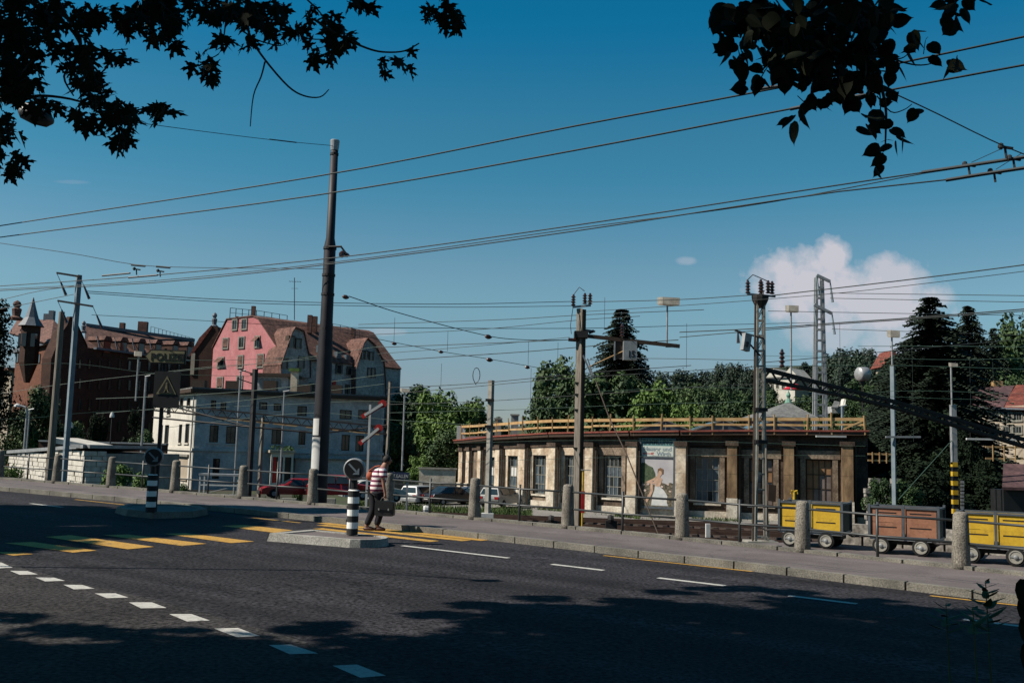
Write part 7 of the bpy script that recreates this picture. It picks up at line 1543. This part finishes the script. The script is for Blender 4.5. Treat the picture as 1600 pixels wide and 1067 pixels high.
lim2 = [([(1300,-40,4.2),(1340,40,4.2),(1365,90,4.2),(1376,130,4.2),(1384,170,4.2),(1384,205,4.2),(1383,235,4.2)],.012,.003),([(1355,70,4.2),(1390,90,4.2),(1425,101,4.2),(1450,101,4.2),(1470,93,4.2)],.005,.002),([(1380,80,4.2),(1395,92,4.2),(1412,90,4.2),(1424,78,4.2)],.004,.002),([(1362,95,4.3),(1372,130,4.3),(1376,165,4.3),(1372,200,4.3)],.005,.002),([(1370,150,4.2),(1392,175,4.2),(1412,172,4.2),(1425,163,4.2)],.003,.002),([(1175,108,4.2),(1200,100,4.2),(1220,84,4.2)],.003,.002),([(1190,120,4.2),(1205,100,4.2),(1240,90,4.2)],.003,.002),([(1246,150,4.2),(1262,165,4.2),(1268,170,4.2)],.002,.002),([(1490,-20,4.2),(1492,10,4.2),(1496,34,4.2)],.004,.002),([(1443,85,4.2),(1446,64,4.2),(1450,58,4.2)],.002,.001),([(1200,-30,4.3),(1260,40,4.3),(1310,110,4.3)],.012,.005)]
leaves('lime_tree', 'dark overhanging tree with broad oval leaves in the upper right sky', (4.5,-2.5), [(a,b_,c,d,max(1,int(e*.85))) for a,b_,c,d,e in lime_discs], lime_o, .079, 3.7, 4.7, lim2, 33, (.15,.35,-.1), group='')
for th_, tx_, ty_, cx_ in (('maple_tree',-9,6,P(60,60,6.4)),('lime_tree',4.5,-2.5,P(1300,-40,4.2))):
    e = bpy.data.objects[th_]; z = e.location.z; b = MB(); p0 = Vector((tx_,ty_,z)); b.tube([p0-Vector((0,0,.2)), p0+Vector((.05,0,2.6)), p0+Vector((0,.1,4.6))], [.24,.19,.14], 10); b.tube([p0+Vector((0,.1,4.2)), (p0+Vector((0,0,5.2))+cx_)/2+Vector((0,0,.8)), cx_], [.10,.05,.014], 6)
    o_ = obj('trunk', b.mesh('trunk', e.location, True), A['bark'], e)
# weeds close to the camera at the lower right
def weed(px, py, D, h, n, seed, label):
    r_ = random.Random(seed); q = P(px, py, D); zb_ = gz(q.x, D); t = Thing('tall_weed', label, 'plant', (q.x, D, zb_), 'weeds near the camera'); t.part('stem', MB().tube([(q.x,D,zb_),(q.x+.02,D,q.z*.5),(q.x,D,q.z)], [.01,.007,.003], 5), A['leaf2'])
    lm = leafmesh('leaf', [(0,0),(.10,.1),(.14,.3),(.11,.6),(.04,.9),(0,1.0)], .3); lm.materials.append(A['leaf2'])
    for i in range(n):
        f = 1-i/n; z_ = q.z-h*(1-f)*.9; a = i*2.4; l = bpy.data.objects.new('leaf', lm); COL.objects.link(l); l.parent = t.e; l.location = Vector((q.x,D,z_))-t.loc; l.rotation_euler = (R(-18+r_.uniform(-12,12)), 0, a); s = .06+.12*(1-f)**.6; l.scale = (s*1.4,s,s)
weed(1540,908,6.5,.35,26,1,'taller weed silhouetted against the kerb at the lower right'); weed(1478,942,6.5,.22,12,2,'lower weed left of the taller one at the lower right'); weed(1520,948,6.2,.2,10,5,'short weed at the foot of the taller one')
t = Thing('leaf_sprig', 'dark leaf tips entering at the right edge beside the pavement', 'plant', P(1620,930,3)); lm = leafmesh('leaf', lime_o, .2); lm.materials.append(A['leafd'])
for px, py, s in ((1603,905,.10),(1606,932,.10),(1612,960,.12),(1618,1000,.14)):
    q = P(px,py,3.0); l = bpy.data.objects.new('leaf', lm); COL.objects.link(l); l.parent = t.e; l.location = q-t.loc; l.rotation_euler = (R(80),0,R(20)); l.scale = (s,s,s)
t.part('stem', MB().tube([P(1630,880,3), P(1626,1000,3), P(1640,1200,3), (P(1640,1200,3).x, 3, gz(1.6,3))], .012, 6), A['bark'])
# street lamp hanging among the maple leaves
q = P(52,178,14); t = Thing('hanging_street_lamp', 'street lamp hood half hidden among the maple leaves at upper left', 'lamp', tuple(q)); b = MB(); b.lathe(q-Vector((.22,0,-.05)), [(.03,0),(.10,.06),(.13,.25),(.11,.42),(.03,.5)], 12, ax=(1,.25,-.28)); t.part('hood', b, A['rail'], smooth=True); t.part('arm', MB().tube([q-Vector((0,0,-.1)), q+Vector((-1.2,.2,.4)), q+Vector((-3.2,.4,.6)), q+Vector((-3.2,.4,-4.8))], .04, 6), A['galv'])

# tall trees just outside the left edge keep the lower brick building in shade
cl = []
for i in range(60):
    z_ = rs_.uniform(1, 19); cl.append((rs_.uniform(-73,-69), rs_.uniform(106,124), z_, (2.2,2.2,1.6)))
shade_tree('tall dark tree outside the left edge beside the brick building', (-70,115), cl, 30000, .6, 14, 14)
